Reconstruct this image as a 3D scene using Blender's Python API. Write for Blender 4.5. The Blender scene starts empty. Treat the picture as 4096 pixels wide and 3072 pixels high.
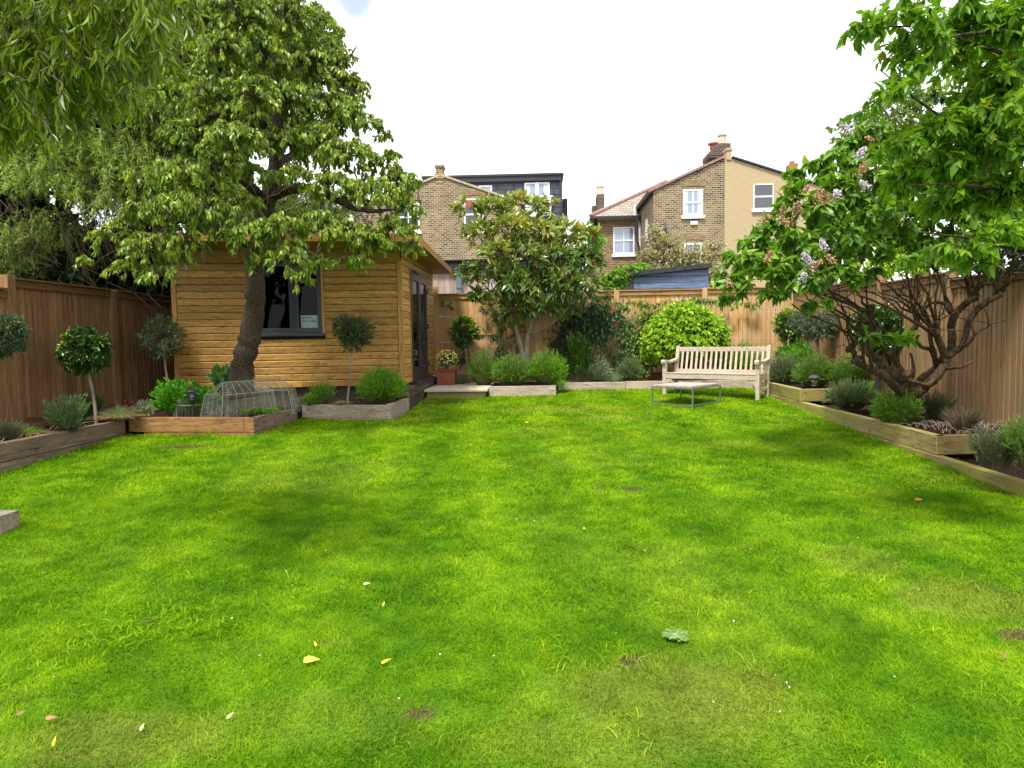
import bpy, math, random
import numpy as np
from mathutils import Matrix, Vector
RAD = math.radians
sc = bpy.context.scene
col = sc.collection

# ------------------------------------------------------------------ camera
FPX, CAMH = 2740.0, 1.65                     # focal length in photo pixels (4096 wide), eye height
YAW, PIT, ROL = RAD(2.34), RAD(3.67), RAD(0.86)
_f = np.array([-math.sin(YAW)*math.cos(PIT), math.cos(YAW)*math.cos(PIT), -math.sin(PIT)])
_r0 = np.array([math.cos(YAW), math.sin(YAW), 0.0]); _u0 = np.cross(_r0, _f)
_r = _r0*math.cos(ROL) - _u0*math.sin(ROL); _u = _u0*math.cos(ROL) + _r0*math.sin(ROL)
cam = bpy.data.cameras.new('camera'); cam.sensor_width = 36.0; cam.lens = 36.0*FPX/4096.0
cam.clip_start = 0.05; cam.clip_end = 3000
co = bpy.data.objects.new('camera', cam); col.objects.link(co)
co.matrix_world = Matrix(((_r[0], _u[0], -_f[0], 0), (_r[1], _u[1], -_f[1], 0), (_r[2], _u[2], -_f[2], CAMH), (0, 0, 0, 1)))
sc.camera = co

# ------------------------------------------------------------------ sky and sun
SUN_EL, SUN_AZ = RAD(60), RAD(205)           # azimuth clockwise from +Y: behind the camera and a little to its left
w = bpy.data.worlds.new('World'); sc.world = w; w.use_nodes = True
nt = w.node_tree; nt.nodes.clear()
out = nt.nodes.new('ShaderNodeOutputWorld'); bg = nt.nodes.new('ShaderNodeBackground'); bg.inputs['Strength'].default_value = 0.10
sky = nt.nodes.new('ShaderNodeTexSky'); sky.sky_type = 'NISHITA'; sky.sun_disc = False
sky.sun_elevation = SUN_EL; sky.sun_rotation = SUN_AZ
tc = nt.nodes.new('ShaderNodeTexCoord'); mp = nt.nodes.new('ShaderNodeMapping'); mp.inputs['Scale'].default_value = (1, 1, 2.2)
nz = nt.nodes.new('ShaderNodeTexNoise'); nz.inputs['Scale'].default_value = 1.9; nz.inputs['Detail'].default_value = 7; nz.inputs['Roughness'].default_value = .55
rp = nt.nodes.new('ShaderNodeValToRGB'); rp.color_ramp.elements[0].position = .33; rp.color_ramp.elements[0].color = (0, 0, 0, 1)
rp.color_ramp.elements[1].position = .43; rp.color_ramp.elements[1].color = (1, 1, 1, 1)
nz2 = nt.nodes.new('ShaderNodeTexNoise'); nz2.inputs['Scale'].default_value = 3.0; nz2.inputs['Detail'].default_value = 5
cr = nt.nodes.new('ShaderNodeValToRGB'); cr.color_ramp.elements[0].position = .35; cr.color_ramp.elements[0].color = (7.0, 7.1, 7.6, 1)
cr.color_ramp.elements[1].position = .65; cr.color_ramp.elements[1].color = (9.8, 9.8, 9.8, 1)
mx = nt.nodes.new('ShaderNodeMix'); mx.data_type = 'RGBA'
L = nt.links.new
L(tc.outputs['Generated'], mp.inputs['Vector']); L(mp.outputs['Vector'], nz.inputs['Vector']); L(mp.outputs['Vector'], nz2.inputs['Vector'])
L(nz.outputs['Fac'], rp.inputs['Fac']); L(nz2.outputs['Fac'], cr.inputs['Fac'])
L(rp.outputs['Color'], mx.inputs['Factor']); L(sky.outputs['Color'], mx.inputs['A']); L(cr.outputs['Color'], mx.inputs['B'])
# a small rent in the cloud, high over the left of the houses
nrm_ = nt.nodes.new('ShaderNodeVectorMath'); nrm_.operation = 'NORMALIZE'; L(tc.outputs['Generated'], nrm_.inputs[0])
ds = nt.nodes.new('ShaderNodeVectorMath'); ds.operation = 'DISTANCE'; L(nrm_.outputs[0], ds.inputs[0])
_h = _r*(770/.54-2048)/FPX - _u*(5/.54-1536)/FPX + _f; _h = _h/np.linalg.norm(_h); ds.inputs[1].default_value = tuple(float(q) for q in _h)
ad = nt.nodes.new('ShaderNodeMath'); ad.operation = 'MULTIPLY_ADD'; L(nz2.outputs['Fac'], ad.inputs[0]); ad.inputs[1].default_value = .10; L(ds.outputs['Value'], ad.inputs[2])
hr = nt.nodes.new('ShaderNodeValToRGB'); hr.color_ramp.elements[0].position = .065; hr.color_ramp.elements[0].color = (.75, .75, .75, 1); hr.color_ramp.elements[1].position = .105; hr.color_ramp.elements[1].color = (0, 0, 0, 1); L(ad.outputs[0], hr.inputs['Fac'])
mx2 = nt.nodes.new('ShaderNodeMix'); mx2.data_type = 'RGBA'; L(hr.outputs['Color'], mx2.inputs['Factor']); L(mx.outputs['Result'], mx2.inputs['A']); L(sky.outputs['Color'], mx2.inputs['B']); mx = mx2
L(mx.outputs['Result'], bg.inputs['Color']); L(bg.outputs[0], out.inputs[0])
sl = bpy.data.lights.new('sun', 'SUN'); sl.energy = 2.6; sl.angle = RAD(10); sl.color = (1.0, .95, .86)
so = bpy.data.objects.new('sun', sl); col.objects.link(so)
_sd = Vector((math.sin(SUN_AZ)*math.cos(SUN_EL), math.cos(SUN_AZ)*math.cos(SUN_EL), math.sin(SUN_EL)))
so.rotation_euler = _sd.to_track_quat('Z', 'Y').to_euler(); so.location = (0, -10, 20)
vs = sc.view_settings; vs.view_transform = 'Standard'; vs.look = 'None'; vs.exposure = 1.2; vs.gamma = 1.0
sc.cycles.max_bounces = 8; sc.cycles.transparent_max_bounces = 12; sc.cycles.diffuse_bounces = 4
sc.cycles.glossy_bounces = 3; sc.cycles.transmission_bounces = 4

# ------------------------------------------------------------------ points: photo pixels (view is the photo at 2212 wide) at a chosen depth
def _ray(x, y): return _r*(x-2048)/FPX - _u*(y-1536)/FPX + _f
def S(x, y, Y):
    d = _ray(x, y); return np.array([0, 0, CAMH]) + d*Y/d[1]
def V(x, y, Y): return S(x/.54, y/.54, Y)
def lawn_z(y): return .045*np.clip(y, -20, 15.3)
def vpx(n, Y): return n/.54*Y/FPX          # length of n view pixels at depth Y

# ------------------------------------------------------------------ mesh builder
class MB:
    def __init__(s): s.v = []; s.f = []; s.t = []; s.n = 0
    def add(s, v, faces, tint=.5):
        """v (N,3); faces: array (M,k) or list of such; tint scalar or (M,)"""
        v = np.asarray(v, float)
        if not isinstance(faces, list) or (len(faces) and not isinstance(faces[0], np.ndarray)): faces = [np.asarray(faces)] if _reg(faces) else [np.asarray([q]) for q in faces]
        for fa in faces:
            s.f.append(fa.astype(np.int64) + s.n)
            t = np.broadcast_to(np.asarray(tint, float), (len(fa),)) if np.ndim(tint) == 0 or len(tint) == len(fa) else np.full(len(fa), np.mean(tint))
            s.t.append(t)
        s.v.append(v); s.n += len(v)
    def box(s, c, size, ax=None, tint=.5):
        c = np.asarray(c, float); h = np.asarray(size, float)/2
        A = np.eye(3) if ax is None else np.asarray(ax, float)
        sg = np.array([[x, y, z] for z in (-1, 1) for y in (-1, 1) for x in (-1, 1)])
        s.add(c + (sg*h) @ A, np.array([[0, 2, 3, 1], [4, 5, 7, 6], [0, 1, 5, 4], [2, 6, 7, 3], [0, 4, 6, 2], [1, 3, 7, 5]]), tint)
    def bb(s, x0, x1, y0, y1, z0, z1, tint=.5): s.box(((x0+x1)/2, (y0+y1)/2, (z0+z1)/2), (abs(x1-x0), abs(y1-y0), abs(z1-z0)), None, tint)
    def beam(s, a, b, w, h, up=(0, 0, 1), tint=.5):
        a = np.asarray(a, float); b = np.asarray(b, float); d = b-a; L_ = np.linalg.norm(d); d = d/L_
        u = np.asarray(up, float); sd = np.cross(d, u); sd /= np.linalg.norm(sd); u = np.cross(sd, d)
        s.box((a+b)/2, (L_, w, h), np.array([d, sd, u]), tint)
    def tube(s, pts, rad, k=8, tint=.5, cap=True):
        P = np.asarray(pts, float); n = len(P); R = np.broadcast_to(np.asarray(rad, float), (n,))
        T = np.gradient(P, axis=0); T /= np.linalg.norm(T, axis=1)[:, None]+1e-9
        ref = np.array([0, 0, 1.]) if abs(T[0][2]) < .9 else np.array([1., 0, 0])
        a = np.cross(T, ref); nn = np.linalg.norm(a, axis=1)[:, None]; a = np.where(nn < 1e-3, [[1, 0, 0]], a/(nn+1e-9)); b = np.cross(T, a)
        for i in range(1, n):
            if np.dot(a[i], a[i-1]) < 0: a[i] = -a[i]; b[i] = -b[i]
        an = np.arange(k)*2*np.pi/k
        v = (P[:, None] + R[:, None, None]*(np.cos(an)[None, :, None]*a[:, None] + np.sin(an)[None, :, None]*b[:, None])).reshape(-1, 3)
        i = np.arange(n-1)[:, None]*k; j = np.arange(k)[None]; j2 = (j+1) % k
        q = np.stack([i+j, i+j2, i+k+j2, i+k+j], -1).reshape(-1, 4)
        fs = [q]
        if cap: fs += [np.arange(k)[None, ::-1].copy(), (np.arange(k)+(n-1)*k)[None]]
        s.add(v, fs, tint)
    def lathe(s, c, prof, k=16, tint=.5):
        """prof: list of (radius, z)"""
        c = np.asarray(c, float); n = len(prof); an = np.arange(k)*2*np.pi/k
        v = np.array([[r*math.cos(t), r*math.sin(t), z] for r, z in prof for t in an]) + c
        i = np.arange(n-1)[:, None]*k; j = np.arange(k)[None]; j2 = (j+1) % k
        s.add(v, [np.stack([i+j, i+j2, i+k+j2, i+k+j], -1).reshape(-1, 4)], tint)
    def prism(s, poly, off, tint=.5):
        """poly (N,3) planar ring extruded by vector off"""
        p = np.asarray(poly, float); n = len(p); v = np.vstack([p, p+np.asarray(off, float)])
        side = np.array([[i, (i+1) % n, (i+1) % n+n, i+n] for i in range(n)])
        s.add(v, [np.arange(n)[None, ::-1].copy(), (np.arange(n)+n)[None], side], tint)
    def build(s, name, mat, parent=None, smooth=False, bevel=0, origin=None):
        me = bpy.data.meshes.new(name); V_ = np.vstack(s.v); 
        o = bpy.data.objects.new(name, me); col.objects.link(o)
        off = np.zeros(3)
        if parent is not None: o.parent = parent; off = WL(parent)
        elif origin is not None: off = np.asarray(origin, float); o.location = off
        o['_wl'] = [float(q) for q in (off)]
        V_ = V_ - off
        me.vertices.add(len(V_)); me.vertices.foreach_set('co', V_.astype(np.float32).ravel())
        cnt = np.concatenate([np.full(len(f), f.shape[1]) for f in s.f]); idx = np.concatenate([f.ravel() for f in s.f])
        me.loops.add(len(idx)); me.loops.foreach_set('vertex_index', idx.astype(np.int32))
        me.polygons.add(len(cnt)); me.polygons.foreach_set('loop_start', np.concatenate([[0], np.cumsum(cnt)[:-1]]).astype(np.int32))
        me.polygons.foreach_set('use_smooth', np.full(len(cnt), bool(smooth)))
        at = me.attributes.new('tint', 'FLOAT', 'FACE'); at.data.foreach_set('value', np.concatenate(s.t).astype(np.float32))
        me.update(calc_edges=True)
        if mat is not None: me.materials.append(mat)
        if bevel:
            m = o.modifiers.new('bevel', 'BEVEL'); m.width = bevel; m.segments = 2; m.limit_method = 'ANGLE'; m.angle_limit = RAD(40)
        return o
def _reg(f): return len({len(q) for q in f}) == 1
def WL(o):
    return np.array(o['_wl']) if '_wl' in o else np.zeros(3)
def tag(o, label=None, cat=None, group=None, kind=None):
    if label: o['label'] = label
    if cat: o['category'] = cat
    if group: o['group'] = group
    if kind: o['kind'] = kind
    return o
def thing(name, label, cat, loc, group=None):
    o = bpy.data.objects.new(name, None); col.objects.link(o); o.location = [float(q) for q in loc]; o['_wl'] = [float(q) for q in loc]
    o.empty_display_size = .1
    return tag(o, label, cat, group)

# ------------------------------------------------------------------ materials
def lin(c): return tuple(((q/255)/12.92 if q/255 <= .04045 else (((q/255)+.055)/1.055)**2.4) for q in c)
def c4(c): return (c[0], c[1], c[2], 1)
class NT:
    def __init__(s, name):
        s.m = bpy.data.materials.new(name); s.m.use_nodes = True; s.t = s.m.node_tree; s.t.nodes.clear()
        s.out = s.n('ShaderNodeOutputMaterial')
    def n(s, ty, **k):
        o = s.t.nodes.new(ty)
        for a, b in k.items(): setattr(o, a, b)
        return o
    def l(s, a, b): s.t.links.new(a, b)
    def ramp(s, fac, stops):
        r = s.n('ShaderNodeValToRGB'); e = r.color_ramp.elements
        while len(e) < len(stops): e.new(.5)
        for q, (p, c) in zip(e, stops): q.position = p; q.color = c4(c) if len(c) == 3 else c
        s.l(fac, r.inputs['Fac']); return r.outputs['Color']
    def noise(s, vec, scale, detail=4, rough=.55, dist=0):
        q = s.n('ShaderNodeTexNoise'); q.inputs['Scale'].default_value = scale; q.inputs['Detail'].default_value = detail
        q.inputs['Roughness'].default_value = rough; q.inputs['Distortion'].default_value = dist
        if vec is not None: s.l(vec, q.inputs['Vector'])
        return q.outputs['Fac']
    def mixc(s, fac, a, b, mode='MIX'):
        q = s.n('ShaderNodeMix', data_type='RGBA', blend_type=mode)
        for k, v in (('Factor', fac), ('A', a), ('B', b)):
            if isinstance(v, (int, float)): q.inputs[k].default_value = v
            elif isinstance(v, tuple): q.inputs[k].default_value = c4(v)
            else: s.l(v, q.inputs[k])
        return q.outputs['Result']
    def math(s, op, a, b=None, c=None, clamp=False):
        q = s.n('ShaderNodeMath', operation=op); q.use_clamp = clamp
        for i, v in enumerate((a, b, c)):
            if v is None: continue
            if isinstance(v, (int, float)): q.inputs[i].default_value = v
            else: s.l(v, q.inputs[i])
        return q.outputs[0]
    def pos(s, scale=(1, 1, 1)):
        g = s.n('ShaderNodeNewGeometry'); m = s.n('ShaderNodeMapping'); m.inputs['Scale'].default_value = scale
        s.l(g.outputs['Position'], m.inputs['Vector']); return m.outputs['Vector']
    def attr(s, name='tint'):
        return s.n('ShaderNodeAttribute', attribute_name=name).outputs['Fac']
    def pbr(s, colr, rough=.6, spec=.3, bump=None, bstr=.3, bdist=.01, metal=0):
        p = s.n('ShaderNodeBsdfPrincipled')
        if isinstance(colr, tuple): p.inputs['Base Color'].default_value = c4(colr)
        else: s.l(colr, p.inputs['Base Color'])
        if isinstance(rough, (int, float)): p.inputs['Roughness'].default_value = rough
        else: s.l(rough, p.inputs['Roughness'])
        p.inputs['Specular IOR Level'].default_value = spec; p.inputs['Metallic'].default_value = metal
        if bump is not None:
            b = s.n('ShaderNodeBump'); b.inputs['Strength'].default_value = bstr; b.inputs['Distance'].default_value = bdist
            s.l(bump, b.inputs['Height']); s.l(b.outputs[0], p.inputs['Normal'])
        return p.outputs[0]
    def done(s, sh): s.l(sh, s.out.inputs['Surface']); return s.m
def wood(name, dark, mid, light, axis='z', tintamt=.35, rough=.7, knots=True, grey=None, greyamt=0, spec=.25, algae=None, stain=0):
    n = NT(name); lo = {'x': (.9, 14, 14), 'y': (14, .9, 14), 'z': (14, 14, .9)}[axis]
    t = n.attr()
    pv = n.pos(lo)
    off = n.n('ShaderNodeVectorMath', operation='ADD'); n.l(pv, off.inputs[0])
    cx = n.n('ShaderNodeCombineXYZ'); k = n.math('MULTIPLY', t, 37.0); [n.l(k, cx.inputs[i]) for i in range(3)]; n.l(cx.outputs[0], off.inputs[1])
    g1 = n.noise(off.outputs[0], 1.6, 5, .6, 1.2); g2 = n.noise(off.outputs[0], 7.0, 3, .6)
    base = n.ramp(g1, [(.3, dark), (.5, mid), (.72, light)])
    fine = n.ramp(g2, [(.3, (.72, .70, .68)), (.65, (1.08, 1.08, 1.08))])
    cc = n.mixc(1.0, base, fine, 'MULTIPLY')
    tv = n.ramp(t, [(0, (1-tintamt,)*3), (1, (1+tintamt*.8,)*3)])
    cc = n.mixc(1.0, cc, tv, 'MULTIPLY')
    if knots:
        sc_ = {'x': (2.4, 9, 9), 'y': (9, 2.4, 9), 'z': (9, 9, 2.4)}[axis]
        vo = n.n('ShaderNodeTexVoronoi'); vo.inputs['Scale'].default_value = 1.25
        o2 = n.n('ShaderNodeVectorMath', operation='ADD'); n.l(n.pos(sc_), o2.inputs[0]); n.l(cx.outputs[0], o2.inputs[1]); n.l(o2.outputs[0], vo.inputs['Vector'])
        kf = n.ramp(vo.outputs['Distance'], [(.05, (.25, .16, .10)), (.12, (.62, .52, .45)), (.2, (1, 1, 1))])
        cc = n.mixc(knots if isinstance(knots, float) else .7, cc, kf, 'MULTIPLY')
    if grey is not None:
        gm = n.ramp(n.noise(n.pos((1, 1, 1)), 1.3, 4, .6), [(.42, (0, 0, 0)), (.62, (greyamt,)*3)])
        cc = n.mixc(gm, cc, grey)
    if algae is not None:
        am = n.ramp(n.noise(n.pos((.8, .8, 2)), 1.7, 5, .65), [(.40, (0, 0, 0)), (.6, (.75,)*3)])
        cc = n.mixc(am, cc, algae)
    if stain:
        sm = n.ramp(n.noise(n.pos((2.2, 2.2, 3)), 1.5, 5, .7), [(.55, (1, 1, 1)), (.72, (1-stain,)*3)])
        cc = n.mixc(1.0, cc, sm, 'MULTIPLY')
    return n.done(n.pbr(cc, rough, spec, g2, .35, .004))
def leafm(name, dark, mid, light, trans=.35, rough=.42, spec=.35, tcol=None, odd=None):
    """leaf colour by the per-leaf tint; odd = list of (position, colour) for the few strange leaves at tint > .97"""
    n = NT(name); t = n.attr()
    st = [(0.0, dark), (.45, mid), (.9, light)]
    if odd: st += [(.955, light), (.965, odd), (1.0, odd)]
    cc = n.ramp(t, st)
    cc = n.mixc(.25, cc, n.ramp(n.noise(n.pos(), 2.2, 2), [(.3, tuple(q*.75 for q in mid)), (.7, light)]))
    p = n.pbr(cc, rough, spec)
    tr = n.n('ShaderNodeBsdfTranslucent')
    tc_ = n.mixc(1.0, cc, tcol or (1.25, 1.25, .45), 'MULTIPLY'); n.l(tc_, tr.inputs['Color'])
    m = n.n('ShaderNodeMixShader'); m.inputs[0].default_value = trans; n.l(p, m.inputs[1]); n.l(tr.outputs[0], m.inputs[2])
    return n.done(m.outputs[0])
def plain(name, c, rough=.5, spec=.4, metal=0, var=.12, bump=0):
    n = NT(name); nn = n.noise(n.pos(), 9, 4)
    cc = n.ramp(nn, [(.3, tuple(q*(1-var) for q in c)), (.7, tuple(min(1, q*(1+var)) for q in c))])
    return n.done(n.pbr(cc, rough, spec, nn if bump else None, bump, .01, metal))
def bark(name, dark, light, scale=26, stretch=.45, disp=.6):
    n = NT(name); v = n.pos((1, 1, stretch)); vo = n.n('ShaderNodeTexVoronoi', feature='DISTANCE_TO_EDGE'); vo.inputs['Scale'].default_value = scale
    wv = n.n('ShaderNodeVectorMath', operation='ADD'); n.l(v, wv.inputs[0])
    nz_ = n.n('ShaderNodeTexNoise'); nz_.inputs['Scale'].default_value = 12; n.l(v, nz_.inputs['Vector'])
    sc_ = n.n('ShaderNodeVectorMath', operation='SCALE'); sc_.inputs['Scale'].default_value = .035; n.l(nz_.outputs['Color'], sc_.inputs[0]); n.l(sc_.outputs[0], wv.inputs[1])
    n.l(wv.outputs[0], vo.inputs['Vector'])
    cr_ = n.ramp(vo.outputs['Distance'], [(0, (0, 0, 0)), (.12, (1, 1, 1))])
    n2 = n.noise(v, 6, 5)
    cc = n.mixc(cr_, dark, n.ramp(n2, [(.3, tuple(q*.7 for q in light)), (.7, tuple(q*1.2 for q in light))]))
    return n.done(n.pbr(cc, .85, .15, cr_, disp, .012))
def brick(name, axis, bricks, mortar, scale=1.0, dirt=.35):
    """London stock brick; axis 'x' = wall facing y (u = x), 'y' = wall facing x (u = y)"""
    n = NT(name); g = n.n('ShaderNodeNewGeometry'); sp = n.n('ShaderNodeSeparateXYZ'); n.l(g.outputs['Position'], sp.inputs[0])
    cb = n.n('ShaderNodeCombineXYZ'); n.l(sp.outputs['X' if axis == 'x' else 'Y'], cb.inputs[0]); n.l(sp.outputs['Z'], cb.inputs[1])
    b = n.n('ShaderNodeTexBrick'); b.inputs['Scale'].default_value = scale; b.inputs['Brick Width'].default_value = .225; b.inputs['Row Height'].default_value = .086
    b.inputs['Mortar Size'].default_value = .011; b.inputs['Bias'].default_value = 0; b.inputs['Mortar Smooth'].default_value = .2
    b.inputs['Color1'].default_value = (0, 0, 0, 1); b.inputs['Color2'].default_value = (1, 1, 1, 1); b.inputs['Mortar'].default_value = (.5, .5, .5, 1)
    n.l(cb.outputs[0], b.inputs['Vector'])
    bc = n.ramp(b.outputs['Color'], [(0, bricks[0]), (.35, bricks[1]), (.7, bricks[2]), (1, bricks[3])])
    st = n.ramp(n.noise(n.pos((1, 1, .6)), .9, 5, .6), [(.35, (1-dirt,)*3), (.65, (1.12, 1.1, 1.05))])
    bc = n.mixc(1.0, bc, st, 'MULTIPLY')
    cc = n.mixc(b.outputs['Fac'], bc, mortar)
    return n.done(n.pbr(cc, .85, .15, b.outputs['Fac'], -.4, .01))
def glassy(name, tintc=(.02, .025, .03), refl=.25):
    n = NT(name); p = n.pbr(tintc, .03, .8)
    gl = n.n('ShaderNodeBsdfGlossy'); gl.inputs['Roughness'].default_value = .02; gl.inputs['Color'].default_value = (.9, .93, .95, 1)
    m = n.n('ShaderNodeMixShader'); m.inputs[0].default_value = refl; n.l(p, m.inputs[1]); n.l(gl.outputs[0], m.inputs[2])
    return n.done(m.outputs[0])
def clear_glass(name, col_=(.8, .85, .85), ior=1.42):
    n = NT(name); tr = n.n('ShaderNodeBsdfTransparent'); tr.inputs['Color'].default_value = c4(col_)
    gl = n.n('ShaderNodeBsdfGlossy'); gl.inputs['Roughness'].default_value = .015
    fr = n.n('ShaderNodeFresnel'); fr.inputs['IOR'].default_value = ior
    m = n.n('ShaderNodeMixShader'); n.l(fr.outputs[0], m.inputs[0]); n.l(tr.outputs[0], m.inputs[1]); n.l(gl.outputs[0], m.inputs[2])
    return n.done(m.outputs[0])

M = {}
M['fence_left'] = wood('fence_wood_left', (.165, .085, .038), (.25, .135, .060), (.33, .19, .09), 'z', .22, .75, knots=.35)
M['fence_back'] = wood('fence_wood_back', (.46, .24, .09), (.60, .36, .145), (.70, .46, .21), 'z', .2, .7, grey=(.50, .38, .27), greyamt=.35, knots=.35)
M['fence_right'] = wood('fence_wood_right', (.24, .135, .058), (.34, .20, .088), (.44, .27, .13), 'z', .2, .75, grey=(.26, .21, .14), greyamt=.4, knots=.35)
M['rail_back'] = wood('fence_rail_back', (.28, .13, .05), (.38, .20, .08), (.48, .28, .13), 'x', .2, .7)
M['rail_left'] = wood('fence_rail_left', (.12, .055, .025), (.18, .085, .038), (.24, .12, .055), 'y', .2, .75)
M['rail_right'] = wood('fence_rail_right', (.14, .07, .035), (.20, .11, .055), (.27, .16, .08), 'y', .2, .75)
M['clad'] = wood('cladding_wood', (.27, .125, .024), (.42, .225, .046), (.54, .32, .078), 'x', .32, .55, spec=.35)
M['clad_side'] = wood('cladding_wood_side', (.30, .145, .03), (.46, .26, .06), (.58, .36, .10), 'y', .22, .55, spec=.35)
M['trim'] = wood('shed_trim_wood', (.30, .15, .035), (.40, .21, .055), (.50, .28, .08), 'z', .15, .55, spec=.35)
M['fascia'] = wood('fascia_wood', (.28, .12, .028), (.38, .18, .045), (.48, .25, .07), 'x', .15, .55, spec=.35)
M['sleeper_warm'] = wood('warm_sleeper', (.15, .072, .030), (.26, .135, .052), (.37, .21, .085), 'x', .25, .75, stain=.45)
M['sleeper_grey_y'] = wood('grey_sleeper_lengthwise', (.13, .088, .062), (.22, .155, .112), (.33, .255, .20), 'y', .25, .8, stain=.5)
M['sleeper_grey_x'] = wood('grey_sleeper_crosswise', (.20, .15, .11), (.31, .25, .19), (.42, .36, .29), 'x', .2, .8, stain=.3)
M['sleeper_pale'] = wood('pale_sleeper', (.27, .21, .16), (.40, .33, .26), (.52, .45, .37), 'x', .2, .8, stain=.25)
M['sleeper_green'] = wood('green_sleeper', (.17, .12, .05), (.30, .23, .10), (.41, .33, .16), 'y', .2, .8, algae=(.30, .29, .055), stain=.4)
M['sleeper_green_x'] = wood('green_sleeper_crosswise', (.17, .11, .045), (.28, .20, .08), (.38, .29, .13), 'x', .2, .8, algae=(.24, .22, .05), stain=.4)
M['sleeper_old'] = wood('old_dark_sleeper', (.035, .025, .020), (.080, .058, .046), (.17, .13, .105), 'y', .3, .9, stain=.5)
M['teak'] = wood('weathered_teak', (.36, .27, .19), (.48, .385, .29), (.60, .51, .41), 'x', .12, .7, grey=(.50, .45, .39), greyamt=.5)
M['table_top'] = wood('pinkish_slats', (.33, .25, .23), (.46, .37, .35), (.58, .50, .48), 'y', .15, .7, knots=False)
M['cedar_grey'] = wood('silvered_cladding', (.30, .22, .19), (.43, .36, .34), (.55, .50, .50), 'z', .22, .8, grey=(.40, .25, .17), greyamt=.6, knots=False)
M['planter'] = wood('red_stained_wood', (.18, .045, .018), (.29, .080, .030), (.38, .12, .05), 'x', .15, .45, spec=.45)
M['blue'] = wood('blue_painted_boards', (.085, .12, .21), (.13, .18, .30), (.18, .24, .38), 'x', .12, .6, knots=False)
M['blue_dark'] = wood('green_blue_boards', (.05, .08, .10), (.08, .12, .15), (.11, .16, .2), 'y', .12, .6, knots=False)
M['upvc'] = plain('white_frame', (.78, .79, .80), .35, .5, var=.04)
M['anth'] = plain('anthracite_frame', (.020, .022, .034), .35, .5, var=.1)
M['dark_in'] = plain('dark_interior', (.035, .032, .03), .9, .1)
M['felt'] = plain('roof_felt', (.045, .048, .058), .9, .1, var=.3, bump=.3)
M['slate_tile'] = brick('dormer_slate', 'x', ((.062, .070, .10), (.075, .084, .118), (.085, .095, .13), (.07, .078, .11)), (.04, .045, .06), .28, .1)
M['slate_plain'] = plain('slate_trim', (.035, .038, .05), .6, .3)
M['lead'] = plain('lead_grey', (.10, .11, .14), .5, .4)
M['gutter'] = plain('black_gutter', (.02, .021, .026), .35, .5)
M['pipe'] = plain('blue_grey_pipe', (.13, .18, .22), .4, .5)
M['wpipe'] = plain('pale_pipe', (.55, .58, .60), .5, .4)
BR = ((.075, .050, .030), (.20, .135, .068), (.28, .19, .095), (.14, .095, .055))
M['brick'] = brick('stock_brick', 'x', BR, (.40, .36, .28))
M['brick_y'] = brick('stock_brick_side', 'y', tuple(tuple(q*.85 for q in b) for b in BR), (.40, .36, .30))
BR2 = ((.06, .038, .022), (.18, .11, .05), (.26, .16, .07), (.12, .075, .04))
M['brick2'] = brick('old_stock_brick', 'x', BR2, (.40, .33, .22))
M['brick2_y'] = brick('old_stock_brick_side', 'y', BR2, (.40, .33, .22))
M['chimb'] = brick('sooty_brick', 'x', ((.05, .035, .03), (.10, .075, .06), (.15, .11, .085), (.08, .055, .045)), (.16, .13, .11))
M['arch'] = plain('gauged_brick', (.27, .195, .115), .85, .15, var=.35)
M['render'] = plain('ochre_render', (.42, .33, .20), .9, .1, var=.07)
M['coping'] = plain('stone_coping', (.40, .34, .22), .85, .15, var=.25)
M['rooftile'] = brick('concrete_tile', 'x', ((.25, .215, .185), (.31, .27, .235), (.34, .30, .26), (.28, .22, .20)), (.12, .10, .09), .7, .2)
M['ridge'] = plain('ridge_tile', (.27, .17, .15), .8, .2, var=.25)
M['pot'] = plain('pale_clay_pot', (.56, .44, .34), .8, .2)
M['pot_red'] = plain('red_clay_pot', (.38, .12, .07), .8, .2)
M['winglass'] = glassy('window_glass', (.20, .27, .38), .08)
M['winglass_dark'] = glassy('dark_window_glass', (.025, .032, .036), .04)
M['curtain'] = plain('net_curtain', (.62, .66, .72), .8, .1, var=.1)
M['blind'] = plain('red_blind', (.34, .08, .09), .7, .2)
M['glass'] = clear_glass('clear_glass', (.85, .88, .88), 1.18)
M['glass_door'] = clear_glass('tinted_door_glass', (.03, .032, .036))
M['frost'] = glassy('balcony_glass', (.52, .60, .66), .2)
M['stone'] = plain('sandstone_slab', (.52, .46, .35), .8, .2, var=.12, bump=.1)
M['sandcement'] = plain('sand_cement', (.34, .25, .12), .9, .1, var=.18, bump=.2)
M['galv'] = plain('galvanised_steel', (.30, .36, .32), .38, .6, .75, .15)
M['wire'] = plain('pale_coated_wire', (.33, .34, .27), .6, .3)
M['lamp_black'] = plain('black_lamp_metal', (.035, .030, .035), .42, .5)
M['lamp_glass'] = clear_glass('lamp_glass', (.85, .88, .88))
M['lamp_core'] = plain('lamp_core', (.45, .48, .45), .5, .4)
M['white'] = plain('white_plastic', (.75, .73, .68), .5, .4, var=.03)
M['steel'] = plain('bright_steel', (.6, .6, .6), .3, .6, .8)

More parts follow.
